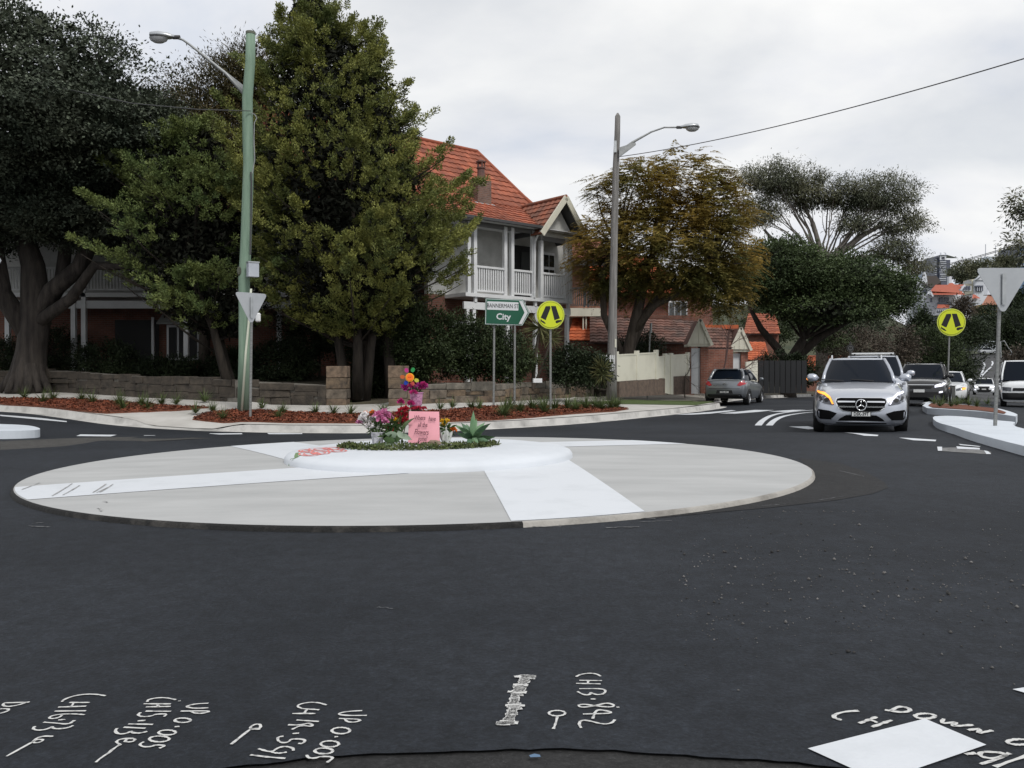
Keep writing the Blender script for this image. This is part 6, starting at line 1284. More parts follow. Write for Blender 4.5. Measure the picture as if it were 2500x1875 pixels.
# van parked at right
fv = P(2492, 1000, 34.0); vv = road_v; c = Vector((20.6, 34.2, 0)) - vv * 2.35
VAN = [(2.35, .62, .40, .70, .92), (2.32, .76, .30, .78, .98), (2.2, .83, .26, .86, 1.05), (1.9, .85, .26, .95, 1.12), (1.5, .855, .27, 1.02, 1.15), (0, .855, .28, 1.05, 1.16), (-2.0, .855, .3, 1.05, 1.16), (-2.3, .82, .36, 1.02, 1.14), (-2.35, .8, .42, 1.0, 1.12)]
t, de, bv = car('parked_van', 'white van parked at the right edge of the photo', on_road(c.x, c.y), hd(vv), VAN, outline(2.0, 1.0, -1.9, -2.3, .83, .97, .25, .1), outline(1.15, .75, -1.9, -2.2, .70, .98, .16, .1), 1.12, 1.92, M_WHITEP, ((1.5, -1.3), .74), .32, group='vehicles parked along the side street', cat='van')
de('headlamp', [(.48, .68), (.78, .72), (.80, .86), (.48, .84)], M_LENS, off=.012, mirror=True); de('grille', [(-.44, .70), (.44, .70), (.42, .82), (-.42, .82)], M_TRIM, off=.012); de('bumper', [(-.78, .34), (.78, .34), (.80, .62), (-.80, .62)], M_TRIM, off=.014); mirrors(t, 1.65, .86, 1.28, M_TRIM, (.14, .22, .26))
sedan('parked_sedan', 'dark car parked beyond the white van', (*RV(66, 5.2).xy, 0), road_v, M_DARKP, M_LENS, group='vehicles parked along the side street')
# far white wagon, seen side on at the top of the hill
fw = P(2410, 864, 226); c = Vector((fw.x, 226, 0)); 
t, de, bv = suv('far_wagon', 'white wagon seen side on at the top of the far hill', (c.x + 2.35, 226, 0), Vector((1, .05, 0)).normalized(), 4.7, .93, 1.66, M_WHITEP, M_LENS, rails=False, group='vehicles parked along the side street', detail=False)
t.location.z = fw.z - .02
# ---------------- grey hatchback parked at the left kerb, seen from behind
HAT = [(1.95, .55, .28, .48, .60), (1.92, .68, .22, .55, .68), (1.78, .78, .20, .64, .77), (1.4, .83, .20, .76, .90), (.95, .845, .20, .84, .97), (.6, .85, .2, .88, .98), (-.6, .85, .22, .95, 1.02), (-1.3, .845, .24, .98, 1.04), (-1.72, .82, .27, .98, 1.04), (-1.88, .77, .30, .92, 1.02), (-1.94, .70, .36, .80, .96)]
hv = Vector((math.sin(R(27.5)), math.cos(R(27.5)), 0)); rear = Vector((8.55, 34.3, 0)); c = rear + hv * 1.95
HB, dec, bvh = car('grey_hatchback', 'small grey hatchback parked at the kerb before the brick portal, seen from behind', (c.x, c.y, zr1(c.x, c.y)), hd(hv), HAT, outline(.95, .2, -1.3, -1.84, .73, .93, .25, .2), outline(.15, -.2, -1.1, -1.42, .56, .94, .16, .16), 1.0, 1.43, M_GREYP, ((1.22, -1.27), .755), .305, group='vehicles parked along the side street')
dec('tail_lamp', [(.50, .80), (.62, .77), (.80, .84), (.83, .95), (.74, .99), (.60, .93)], M_TAIL, side='rear', off=.012, mirror=True)
dec('bumper_lower', [(-.72, .30), (.72, .30), (.66, .44), (-.66, .44)], M_TRIM, side='rear', off=.012); dec('plate_recess', [(-.34, .46), (.34, .46), (.30, .60), (-.30, .60)], M_TRIM, side='rear', off=.010)
dec('hatch_seam', [(-.62, .66), (.62, .66), (.62, .672), (-.62, .672)], M_TRIM, side='rear', off=.012); dec('badge', [(-.07, .84), (.07, .84), (.05, .89), (-.05, .89)], M_CHROME, side='rear', off=.014); dec('badge_lettering', [(.30, .78), (.46, .78), (.46, .80), (.30, .80)], M_CHROME, side='rear', off=.014)
hx_ = bvh.ray_cast(Vector((-6, 0, .53)), Vector((1, 0, 0)))[0]; plate_text(HB, 'CXZ-84C', hx_.x - .03, .53, 'rear'); mirrors(HB, .62, .84, 1.04, M_GREYP)
for x in (.55, -.55, -1.02): dec('door_seam', [(x, .32), (x + .012, .32), (x + .012 - .05, .96), (x - .05, .96)], M_TRIM, side='right', off=.006)
for x in (-.35, -.92): dec('door_handle', [(x, .84), (x + .17, .84), (x + .17, .87), (x, .87)], M_GREYP, side='right', off=.02)
mb = MB(); mb.tube([(-1.80, .0, 1.06), (-1.74, -.28, 1.12)], .012, 5); mb.build('rear_wiper', M_TRIM, HB, local=True); mb = MB(); mb.box((-1.42, 0, 1.455), (.16, .85, .03)); mb.build('spoiler', M_GREYP, HB, local=True, bevel=.01)
# ================================================================== garden shrubs, tussocks, street planting
M_SHRUB = leafmat('shrub_leaf', (0.026, 0.040, 0.017), (0.058, 0.080, 0.030), .8, .4, .1)
M_SHRUBD = leafmat('shrub_leaf_dark', (0.016, 0.026, 0.012), (0.036, 0.050, 0.022), .8, .4, .08)
M_BROWN = leafmat('bare_twigs', (0.060, 0.048, 0.036), (0.105, 0.085, 0.065), .5, .35, .05)
M_TUS = leafmat('tussock_leaf', (0.050, 0.085, 0.025), (0.125, 0.150, 0.060), 2.0, .4, .15)
def shrub(name, label, px, py, Y, hw, hh, n, per=55, m=None, leaf=(.08, .16), lw=.03, seed=0, group=None, ry=None, droop=0.0, clump=.13):
    c = P(px, py, Y); k = Y / F; base = (c.x, Y, max(zgarden(c.x, Y), 0) if Y < 36 else c.z - hh * k)
    return broadleaf(name, label, base, [(tuple(c), (hw * k, ry or hw * k * .8, hh * k), 1)], m or M_SHRUB, M_BARK, n, per, leaf, lw, 500 + seed, [([(c.x, Y, base[2] - .1), (c.x, Y, c.z)], [.07, .03])], 9, clump=(clump, clump * .8), lo=.35, flat=0, cat='shrub', group=group, limb_r=.03, droop=droop)
SH = [('dense glossy shrub right of the gateway', 1040, 835, 28.2, 95, 95, 210, M_SHRUB), ('dark shrub below the verandah behind the city sign', 1160, 850, 28.6, 80, 80, 160, M_SHRUB), ('rounded shrub between the two sign posts and the yucca', 1245, 872, 28.0, 60, 60, 90, M_SHRUB),
      ('low shrub right of the yellow crossing sign', 1385, 893, 28.2, 45, 42, 70, M_SHRUBD), ('fern like shrub beside the grey pole', 1445, 900, 28.0, 42, 36, 60, M_SHRUBD), ('tall shrub under the verandah corner', 965, 790, 30.5, 70, 110, 120, M_SHRUBD),
      ('black green shrub inside the gateway', 905, 905, 29.0, 60, 75, 120, M_SHRUBD), ('low garden shrub above the left wall by the green pole', 575, 890, 30, 65, 40, 110, M_SHRUBD), ('spreading garden shrub left of the awning window', 420, 905, 30.5, 90, 30, 110, M_SHRUBD), ('garden shrub below the white verandah columns', 270, 885, 31, 90, 45, 110, M_SHRUBD),
      ('shrub in the dark behind the fig trunk', 120, 860, 33, 90, 60, 110, M_SHRUBD), ('leafy shrub left of the gatepost', 700, 885, 29, 75, 60, 120, M_SHRUBD), ('shrub at the left border beside the fig', 10, 880, 32, 70, 60, 80, M_SHRUBD), ('tall dark shrub behind the conifer trunks', 780, 800, 32, 110, 90, 150, M_SHRUBD),
      ('dark shrub behind the cream fence under the jacaranda', 1560, 850, 36.5, 60, 40, 60, M_SHRUBD)]
for i, (lb, px, py, Y, hw, hh, n, m) in enumerate(SH): shrub('garden_shrub', lb, px, py, Y, hw, hh, int(n * 1.5), 70, m, leaf=(.06, .12), lw=.024, seed=i, group='garden shrubs behind the walls')
# hedge and cypress points at the dark driveway
for i, (px, py, hw, hh) in enumerate(((1868, 905, 20, 35), (1900, 895, 22, 45), (1935, 900, 22, 40), (1965, 905, 22, 35))): shrub('conifer_hedge', 'dark pointed hedge conifer %s' % ('nearest the gabled portal', 'left of the tallest hedge point', 'right of the tallest hedge point', 'beside the street tree trunk')[i], px, py, 45.5, hw, hh, 55, 70, M_SHRUBD, seed=40 + i, group='hedge conifers behind the black gate')
# strappy plants
def blades(name, label, c, n, ln, w, m, cat, seed, up=.9, group=None, curve=.5, thick=False, seg=4, gravity=None):
    g = np.random.default_rng(seed); t = thing(name, label, cat, tuple(c), group=group); V = []; Q = []
    az = g.uniform(0, 6.283, n); el = np.clip(g.normal(up, .35, n), .15, 1.5); l = g.uniform(ln * .6, ln * 1.15, n)
    for a, e_, k in zip(az, el, l):
        d = np.array([math.cos(a) * math.cos(e_), math.sin(a) * math.cos(e_), math.sin(e_)]); s = np.array([-math.sin(a), math.cos(a), 0]); b = len(V)
        for i in range(seg + 1):
            f = i / seg; p = np.array(c) + d * k * f + np.array([0, 0, -1.0]) * k * curve * f * f * math.cos(e_) + np.array([math.cos(a), math.sin(a), 0]) * k * .12 * f; ww = w * (1 - f) ** .7 * (1 if f > .15 else .75)
            V += [p - s * ww, p + s * ww]
            if i: Q.append((b + 2 * i - 2, b + 2 * i - 1, b + 2 * i + 1, b + 2 * i))
    fast('leaves', V, np.array(Q), m, t); return t
tl = [(60, 975), (130, 978), (200, 980), (225, 986), (290, 990), (345, 992), (395, 990), (430, 990), (500, 984), (300, 1002), (360, 1000), (105, 984)]
tm = [(520, 1008), (478, 1012), (545, 1026), (640, 1000), (690, 1012), (680, 1024), (770, 1012), (815, 1014), (855, 1016), (935, 1010), (1075, 1003), (1105, 998), (1150, 1000), (1170, 1002), (1245, 1003), (1232, 1014), (1270, 1009), (1300, 1002), (1325, 1003), (1355, 1002), (1385, 1001), (1405, 1005), (1430, 1000), (1455, 998), (1470, 1002), (1490, 1000), (1505, 999), (1230, 1020), (1330, 1011)]
for i, p in enumerate(tl): blades('grass_tussock', 'small grass tussock in the left mulch bed by the fig', Gv(*p) + Vector((0, 0, .03)), 80, .50, .010, M_TUS, 'plant', i, group='tussocks in the left mulch bed')
for i, p in enumerate(tm): blades('grass_tussock', 'small grass tussock in the mulch bed round the sign posts', Gv(*p) + Vector((0, 0, .03)), 120 if p[0] > 1200 else 70, .52 if p[0] > 1200 else .40, .011, M_TUS, 'plant', 50 + i, group='tussocks in the middle mulch bed')
for i, px in enumerate((2280, 2300, 2322, 2345, 2365, 2385, 2410, 2335, 2295)):
    q = G(px, 1000 + (i % 3) * 4); q.z = zr1(q.x, q.y) + .19; blades('grass_tussock', 'leafy tussock in the white kerbed planter', q, 70, .38, .009, M_TUS, 'plant', 90 + i, group='tussocks in the planter')
M_YUC = leafmat('yucca_leaf', (0.070, 0.085, 0.030), (0.16, 0.15, 0.065), 2, .4, .1)
yt = thing('yucca', 'spiky yellow green yucca behind the crossing sign post', 'plant', (1.1, 28.4, zgarden(1.1, 28.4)))
def yhead(c, n, ln, seed):
    g = np.random.default_rng(seed); d = unit(g.normal(size=(n, 3)) * [1, 1, .9] + [0, 0, .25]); V = leaves(np.tile(np.array(c), (n, 1)), d, g.uniform(ln * .7, ln * 1.1, n), .02); return V
k = P(1318, 800, 28.4); put_leaves('leaf_rosette', [yhead(k, 130, .75, 1), yhead(P(1345, 825, 28.4), 80, .55, 2), yhead(P(1280, 880, 28.4), 110, .7, 4)], M_YUC, yt)
mb = MB(); mb.tube([P(1300, 950, 28.4), P(1305, 880, 28.4), P(1318, 800, 28.4)], [.07, .06, .05], 7); mb.tube([P(1300, 950, 28.4), P(1330, 880, 28.4), P(1345, 825, 28.4)], [.05, .05, .04], 7); mb.build('stem', M_BARK, yt)
k = P(1470, 900, 27.6); cy = thing('cycad', 'yellowish cycad frond plant behind the stone wall by the grey pole', 'plant', tuple(Vector((k.x, k.y, zgarden(k.x, k.y))))); put_leaves('fronds', [yhead(k, 90, .55, 7), yhead(k - Vector((0, 0, .2)), 60, .5, 9)], M_YUC, cy)
pot = thing('white_planter_box', 'small white plant box on top of the stone wall', 'plant box', tuple(P(1310, 934, 26.2))); mb = MB(); mb.box(P(1312, 929, 26.2), (.27, .2, .13), .1); mb.build('box', M_WHITE, pot)
# bare small tree before the garage
bt = thing('bare_tree', 'leafless small tree before the gabled portals', 'tree', tuple(P(1672, 968, 36.6))); g = np.random.default_rng(5); mb = MB()
def twig(p, d, l, r, dep):
    q = p + d * l; mb.tube([p, p.lerp(q, .5) + Vector(g.normal(0, l * .05, 3)), q], [r, r * .8, r * .55], 5, cap=False)
    if dep:
        for _ in range(3): twig(q if _ else p.lerp(q, .6), (d + Vector(g.normal(0, .5, 3)) + Vector((0, 0, .15))).normalized(), l * g.uniform(.55, .8), r * .55, dep - 1)
twig(P(1672, 970, 36.6), Vector((0, 0, 1)), .9, .03, 4); mb.build('twigs', M_BARK, bt)
bt2 = thing('bare_tree', 'leafless leaning tree behind the grey hatchback', 'tree', tuple(P(1762, 960, 38.0))); mb = MB(); twig(P(1762, 962, 38), Vector((.12, 0, 1)), 1.5, .06, 5); mb.build('twigs', mat('red_bark', (.10, .06, .055), .9), bt2)
# street-side masses farther down
far = [('bare brown thicket behind the queue of cars', 2080, 850, 62, 95, 45, 150, M_BROWN, 'bare thicket'), ('brown thicket left of the green bush', 2190, 850, 66, 60, 55, 110, M_BROWN, 'bare thicket'), ('mid green bush hanging over the kerb before the dip', 2275, 850, 70, 70, 48, 180, M_SHRUB, 'street bush'), ('dark bush at the kerb behind the white sedan', 2345, 890, 74, 50, 50, 120, M_SHRUBD, 'street bush'), ('green shrub mass under the street tree', 2010, 800, 60, 70, 60, 120, M_SHRUB, 'street bush'), ('leafy garden trees between jacaranda and street tree', 1880, 790, 88, 80, 55, 170, M_SHRUB, 'street bush'), ('dark trees behind the street tree', 2080, 770, 100, 110, 60, 200, M_SHRUBD, 'street bush'),
       ('dark shrub mass below the hillside houses', 2370, 815, 190, 45, 28, 90, M_SHRUBD, 'street bush'), ('black hedge beyond the far wagon', 2420, 800, 245, 60, 55, 140, M_SHRUBD, 'street bush'), ('tall dark hedge on the right of the street', 2482, 815, 120, 42, 62, 200, M_SHRUBD, 'street bush'), ('grey green shrub by the parked van', 2490, 880, 60, 32, 28, 60, M_BROWN, 'bare thicket'), ('dark green trees above the parked van', 2540, 800, 90, 50, 80, 160, M_SHRUBD, 'street bush'), ('grey leafed tree in front of the orange roof', 2350, 752, 200, 20, 22, 40, M_BROWN, 'bare thicket')]
for i, (lb, px, py, Y, hw, hh, n, m, gr2) in enumerate(far):
    s = Y / 60; shrub('street_bush', lb, px, py, Y, hw, hh, n, 60, m, leaf=(.12 * s, .24 * s), lw=.035 * s, seed=70 + i, group=gr2, clump=.24 * s)
# gum branch entering at the right edge
broadleaf('eucalypt', 'eucalypt branches entering from the right edge', tuple(P(2600, 960, 60)), [(tuple(P(2512, 500, 60)), (1.5, 1.5, 1.0), .45), (tuple(P(2515, 610, 60)), (1.5, 1.5, 1.3), .55)], M_EUC, M_GUMBARK, 40, 90, (.22, .42), .05, 811, [([tuple(P(2600, 960, 60)), tuple(P(2590, 750, 60)), tuple(P(2570, 600, 60))], [.4, .3, .2])], 10, clump=(.4, .35), droop=.7, lo=.1, flat=0)
# ================================================================== tribute on the roundabout
YF = 10.35
Z8 = lambda x, y, dy=0.0: P(800 + x / 4.608, 870 + y / 4.608, YF + dy)
ON = lambda x, y: Vector((x, y, float(zdisc(x, y))))
def pet(name, c): return mat('petal_' + name, c, .6, tuple(k * .75 for k in c), 9.0, 3, island=.25, trans=.25)
PW, PP, PM, PR, PO, PY, PV = pet('white', (.82, .80, .80)), pet('pink', (.75, .28, .50)), pet('magenta', (.52, .035, .20)), pet('red', (.50, .02, .045)), pet('orange', (.75, .20, .02)), pet('yellow', (.80, .52, .03)), pet('violet', (.42, .04, .25))
M_GLF = leafmat('bouquet_leaf', (.035, .075, .022), (.08, .13, .04), 6, .3, .15); M_AGV = mat('agave_leaf', (.10, .20, .10), .55, (.17, .28, .15), 5, 4, bump=.15); M_STEM = mat('flower_stem', (.05, .09, .025), .7)
def bloom(parent, c, r, m, n=70, seed=0, squash=.8):
    g = np.random.default_rng(seed); d = unit(g.normal(size=(n, 3))); d[:, 2] = np.abs(d[:, 2]) * squash - .15; k = g.uniform(.25, .75, (n, 1)); C = np.array(c) + d * r * k * .6
    V = leaves(C, d + g.normal(0, .25, (n, 3)), r * g.uniform(.45, .75, n), r * g.uniform(.16, .26, n)); return fast('bloom', V, np.arange(len(V)).reshape(-1, 4), m, parent)
def stems(parent, tips, foot): 
    mb = MB()
    for q in tips: mb.tube(bez(foot, Vector(foot).lerp(Vector(q), .6) + Vector((0, 0, .05)), q, 5), [.006] * 5, 5, cap=False)
    return mb.build('stems', M_STEM, parent)
def leafbunch(parent, c, n, r, ln, w, seed, m=None):
    g = np.random.default_rng(seed); d = unit(g.normal(size=(n, 3)) + [0, 0, .2]); V = leaves(np.array(c) + d * r * g.uniform(0, .6, (n, 1)), d, g.uniform(ln * .6, ln, n), w); return fast('foliage', V, np.arange(len(V)).reshape(-1, 4), m or M_GLF, parent)
def potlathe(name, label, c0, r0, r1, h, m, cat='pot'):
    t = thing(name, label, cat, tuple(c0)); mb = MB(); mb.lathe([(r0 * .96, 0), (r0, .01), (r1, h), (r1 + .008, h), (r1 + .008, h - .012), (r1 - .01, h - .01), (r0 * .9, .02)], tuple(c0), 22); smooth_angle(mb.build('pot_body', m, t), 40); return t
# white bucket with white and pink carnations
b = Z8(562, 975); b.z = float(zdisc(b.x, b.y)) ; wp = potlathe('white_pot', 'white embossed pot holding the white and pink carnations', b, .062, .08, .165, mat('pot_white', (.62, .62, .66), .6, (.42, .42, .46), 34, 3, lo=.48, hi=.56, bump=.4, bscale=34))
fb1 = thing('carnation_bouquet', 'bunch of white and pink carnations in the white pot', 'flowers', (b.x, b.y, b.z + .15)); tips = []
for i, (x, y, r, m) in enumerate(((390, 700, .055, PW), (440, 740, .065, PW), (500, 720, .065, PW), (470, 790, .06, PW), (420, 660, .05, PW), (540, 770, .05, PW), (570, 660, .065, PP), (630, 640, .065, PP), (680, 680, .06, PP), (600, 710, .06, PP), (650, 740, .05, PP), (425, 633, .03, PO), (505, 633, .04, PO), (365, 745, .045, PP))):
    c = Z8(x, y, (i % 3 - 1) * .05); bloom(fb1, c, r * 1.25, m, 80, 20 + i); tips.append(c)
stems(fb1, tips, (b.x, b.y, b.z + .05)); leafbunch(fb1, Z8(560, 800), 60, .12, .12, .012, 3)
# red flowers and pink ones on stalks
rb = Z8(730, 950); rb.z = float(zdisc(rb.x, rb.y)); fr_ = thing('red_flowers', 'tall stems of red flowers beside the pink card', 'flowers', tuple(rb)); tips = []
for i, (x, y, r, m) in enumerate(((840, 610, .06, PR), (860, 660, .06, PR), (820, 690, .055, PR), (870, 720, .055, PR), (830, 750, .05, PR), (800, 640, .04, PR), (880, 590, .045, PR), (705, 740, .03, PR), (670, 810, .05, PR), (705, 825, .05, PR), (690, 845, .045, PR), (815, 770, .045, PR), (770, 715, .035, PY))):
    c = Z8(x, y, .02 + (i % 3) * .03); bloom(fr_, c, r * 1.2, m, 60, 60 + i); tips.append(c)
stems(fr_, tips, tuple(rb)); leafbunch(fr_, Z8(745, 780), 70, .12, .1, .014, 5); leafbunch(fr_, Z8(700, 880), 60, .14, .13, .016, 6)
# stake with pink pot, magenta flowers
sb = Z8(1000, 1000, .12); sb.z = float(zdisc(sb.x, sb.y)); pz = Z8(997, 556, .12)
pp = potlathe('pink_pot', 'pink lattice pot standing above the card with magenta flowers', pz, .067, .083, .168, mat('pot_pink', (.48, .22, .36), .6, (.30, .12, .22), 36, 3, lo=.5, hi=.6, bump=.5, bscale=36))
mb = MB(); mb.lathe([(.075, 0), (.07, .02), (.06, (pz.z - sb.z) - .003)], tuple(sb), 14); tag(mb.build('pot_stand', mat('stand_dark', (.10, .04, .045), .8)), 'dark upturned tub carrying the pink pot behind the card', 'stand')
fm = thing('magenta_bouquet', 'magenta and violet blooms spilling over the pink pot', 'flowers', (pz.x, pz.y, pz.z + .15)); tips = []
for i, (x, y, r, m) in enumerate(((860, 350, .05, PV), (880, 380, .045, PV), (935, 340, .05, PM), (960, 350, .045, PV), (1030, 330, .055, PV), (1075, 325, .055, PM), (1060, 360, .05, PM), (1095, 345, .045, PV), (963, 412, .052, PM), (1000, 340, .03, PP))):
    c = Z8(x, y, .08 - (.06 if i == 8 else 0)); bloom(fm, c, r * 1.15, m, 70, 90 + i, 1.0); tips.append(c)
stems(fm, tips, (pz.x, pz.y, pz.z + .1)); leafbunch(fm, Z8(1000, 385, .1), 30, .08, .07, .012, 9)
fp = thing('pink_pompoms', 'pink pompom flowers on stalks left of the pink pot', 'flowers', (rb.x + .1, rb.y + .05, rb.z)); tips = []
for i, (x, y) in enumerate(((825, 517), (938, 535))): c = Z8(x, y, .03); bloom(fp, c, .055, PM, 110, 130 + i, 1.1); tips.append(c)
stems(fp, tips, (rb.x + .1, rb.y + .05, rb.z))
fr2 = thing('red_posy', 'row of coral red blooms along the top of the pink card', 'flowers', tuple(Z8(1020, 600, .06)))
for i, (x, y) in enumerate(((955, 590), (990, 585), (1025, 580), (1060, 590), (1090, 585), (900, 600))): bloom(fr2, Z8(x, y, .05), .04, pet('coral', (.62, .05, .10)) if i < 5 else PW, 60, 150 + i)
leafbunch(fr2, Z8(1010, 610, .06), 24, .1, .06, .01, 12)
# felt flower on a stick
c = Z8(925, 238, .06); ff = thing('felt_flower', 'orange felt flower with coloured petals on a stick', 'felt flower', tuple(Vector((c.x, c.y, sb.z))))
Mf = frame(c, (1, 0, 0), (0, .12, 1)); cog = [((.056 if i % 2 else .049) * math.cos(math.pi * i / 18), (.056 if i % 2 else .049) * math.sin(math.pi * i / 18)) for i in range(36)]
k8 = 1 / 4.608 / F * YF
for (x, y), col in (((885, 155), (.38, .03, .18)), ((957, 150), (.02, .22, .06)), ((1000, 270), (.42, .42, .05)), ((880, 298), (.01, .04, .30)), ((840, 230), (.42, .10, .03)), ((955, 305), (.42, .07, .05))):
    dx, dy = (x - 925) * k8, -(y - 238) * k8; a = math.atan2(dy, dx); l = math.hypot(dx, dy); pts = [(l * .55 * 0 + math.cos(a) * (l + .03 * math.cos(q)) - math.sin(a) * .024 * math.sin(q), math.sin(a) * (l + .03 * math.cos(q)) + math.cos(a) * .024 * math.sin(q)) for q in np.linspace(0, 2 * math.pi, 17)[:-1]]
    mb = MB(); mb.prism(pts, .008, Mf @ Matrix.Translation((0, 0, -.012))); mb.build('petal', mat('felt_%d' % x, col, .9), ff)
mb = MB(); mb.prism(cog, .01, Mf); mb.build('rim', mat('felt_yellow', (.78, .40, .03), .9), ff); mb = MB(); mb.prism([(.042 * math.cos(q), .042 * math.sin(q)) for q in np.linspace(0, 2 * math.pi, 25)[:-1]], .008, Mf @ Matrix.Translation((0, 0, .011))); mb.build('centre', mat('felt_orange', (.80, .16, .02), .9), ff)
for s_ in (-1, 1): mb = MB(); mb.prism([(s_ * .010 + .008 * math.cos(q), .002 + .004 * math.sin(q)) for q in np.linspace(0, 2 * math.pi, 9)[:-1]], .003, Mf @ Matrix.Translation((0, 0, .020))); mb.build('button', mat('felt_brown', (.35, .05, .02), .9), ff)
mb = MB(); mb.tube([c + Vector((0, .01, -.03)), Vector((c.x + .03, c.y + .08, sb.z))], .005, 6); mb.build('stick', M_STEM, ff)
# pink card
a, bq, cq, dq = Z8(915, 617, -.05), Z8(1255, 622, -.05), Z8(1262, 960, -.12), Z8(905, 968, -.12)
card = thing('pink_card', 'pink handwritten card asking where the flowers have gone', 'card', tuple((cq + dq) / 2)); mb = MB(); n = 8; V = []
for i in range(n + 1):
    for j in range(n + 1):
        p = (dq.lerp(cq, i / n)).lerp(a.lerp(bq, i / n), j / n); bulge = .02 * math.sin(math.pi * i / n) * (j / n) + .012 * (i / n) ** 2; V.append(p + Vector((0, -bulge, -.02 * (1 if j == 0 else 0) * math.sin(math.pi * i / n))))
b0 = len(V); V += [v + Vector((0, .003, 0)) for v in V]; q_ = n + 1; mb.add(V, [(i * q_ + j, (i + 1) * q_ + j, (i + 1) * q_ + j + 1, i * q_ + j + 1) for i in range(n) for j in range(n)] + [(b0 + i * q_ + j + 1, b0 + (i + 1) * q_ + j + 1, b0 + (i + 1) * q_ + j, b0 + i * q_ + j) for i in range(n) for j in range(n)])
mb.build('sheet', mat('card_pink', (.80, .37, .42), .7, (.74, .33, .38), 3), card, smooth=True, fix=False)
M_INK = mat('marker_ink', (.07, .015, .03), .7); ux = (bq - a).normalized(); uy = (a - dq).normalized()
for txt, x, y, s_, rot_ in (('Where', 1040, 690, .078, .02), ('have', 1180, 700, .078, -.02), ('all the', 1072, 768, .078, -.02), ('Flowers', 1060, 850, .088, -.05), ('gone?', 1072, 925, .08, -.02)):
    fy = (y - 617) / 345; c = Z8(x, y, -.05 - .07 * fy) - Vector((0, .042, 0)); M = frame(c, ux, uy) @ Matrix.Rotation(rot_, 4, 'Z'); text_mesh(txt, s_, M, 'handwriting', M_INK, card, thick=.001, squash=.60, shear=.12, weight=.0005)
# greenery : ivy ring, big leaves, agave, rock, wrapped posy
gp0 = thing('ivy_ring', 'low ring of ivy and cuttings round the flower tribute', 'greenery', tuple(ON(RC.x, RC.y))); n = 1500; g = np.random.default_rng(4); an = g.uniform(math.pi * .93, math.pi * 2.06, n); rr_ = 1.0 + g.normal(0, .06, n)
ex = Z8(230, 1030), Z8(1830, 975); cxm = (ex[0].x + ex[1].x) / 2; hwid = (ex[1].x - ex[0].x) / 2
px_ = cxm + hwid * rr_ * np.cos(an); py_ = YF + .0 + .66 * rr_ * np.sin(an) * .95; pz_ = zdisc(px_, py_) + np.abs(g.normal(0, .012, n)) + .004
d = unit(g.normal(size=(n, 3)) + [0, -.3, .5]); V1 = leaves(np.column_stack([px_, py_, pz_]), d, g.uniform(.03, .065, n), .014)
n2 = 600; px2 = g.uniform(cxm - hwid * .8, cxm + hwid * .85, n2); py2 = YF + .05 - g.uniform(0, .55, n2); V2 = leaves(np.column_stack([px2, py2, zdisc(px2, py2) + g.uniform(.005, .03, n2)]), unit(g.normal(size=(n2, 3)) + [0, 0, .5]), g.uniform(.03, .05, n2), .012)
put_leaves('ivy_leaves', [V1, V2], leafmat('ivy_leaf', (.045, .065, .022), (.11, .13, .045), 7, .4, .1), gp0)
def bigleaf(parent, a, b, w, m, bend=.06, n=8, dirw=(1, 0, 0), fold=.25):
    a, b = Vector(a), Vector(b); V = []; Q = []; d = (b - a).normalized(); s = Vector(dirw); s = (s - d * s.dot(d)).normalized(); nn = d.cross(s)
    for i in range(n + 1):
        f = i / n; p = a.lerp(b, f) + nn * bend * math.sin(math.pi * f); ww = w * (math.sin(math.pi * min(1, f * .82 + .12)) ** .8) * (1 - f ** 5); V += [p - s * ww + nn * ww * fold, p, p + s * ww + nn * ww * fold]
        if i: k = 3 * i; Q += [(k - 3, k - 2, k + 1, k), (k - 2, k - 1, k + 2, k + 1)]
    b0 = len(V); V += [v - nn * .004 for v in V]; Q += [tuple(b0 + x for x in q)[::-1] for q in Q]
    return fast('leaf', np.array([tuple(v) for v in V]), np.array(Q), m, parent, smooth=True)
lc = thing('leaf_cuttings', 'broad glossy leaf cuttings laid left of the pink card', 'greenery', tuple(ON(*Z8(790, 1000).xy)))
M_BL = mat('broad_leaf', (.045, .09, .03), .4, (.08, .13, .05), 4, 3); M_BLP = mat('pale_leaf', (.20, .27, .19), .55, (.28, .35, .26), 5)
for (x0, y0, x1, y1, w, dy, m) in ((820, 870, 982, 690, .040, -.10, M_BL), (800, 900, 640, 870, .04, -.12, M_BLP), (830, 880, 950, 940, .035, -.16, M_BLP), (790, 850, 880, 930, .035, -.15, M_BLP), (760, 960, 700, 880, .06, -.1, M_BL), (770, 980, 860, 900, .06, -.13, M_BL), (700, 1000, 380, 1035, .035, -.2, M_BL), (750, 960, 620, 930, .05, -.12, M_BL), (740, 990, 530, 1050, .02, -.22, M_BLP)): bigleaf(lc, Z8(x0, y0, dy), Z8(x1, y1, dy - .04), w, m, .03, dirw=(.6, 0, .8))
ag = thing('agave', 'grey green agave rosette on the right of the tribute', 'plant', tuple(ON(*Z8(1620, 940).xy))); cA = (1630, 930)
M_AG2 = mat('agave_dark', (.055, .115, .065), .55, (.10, .18, .10), 5, 4)
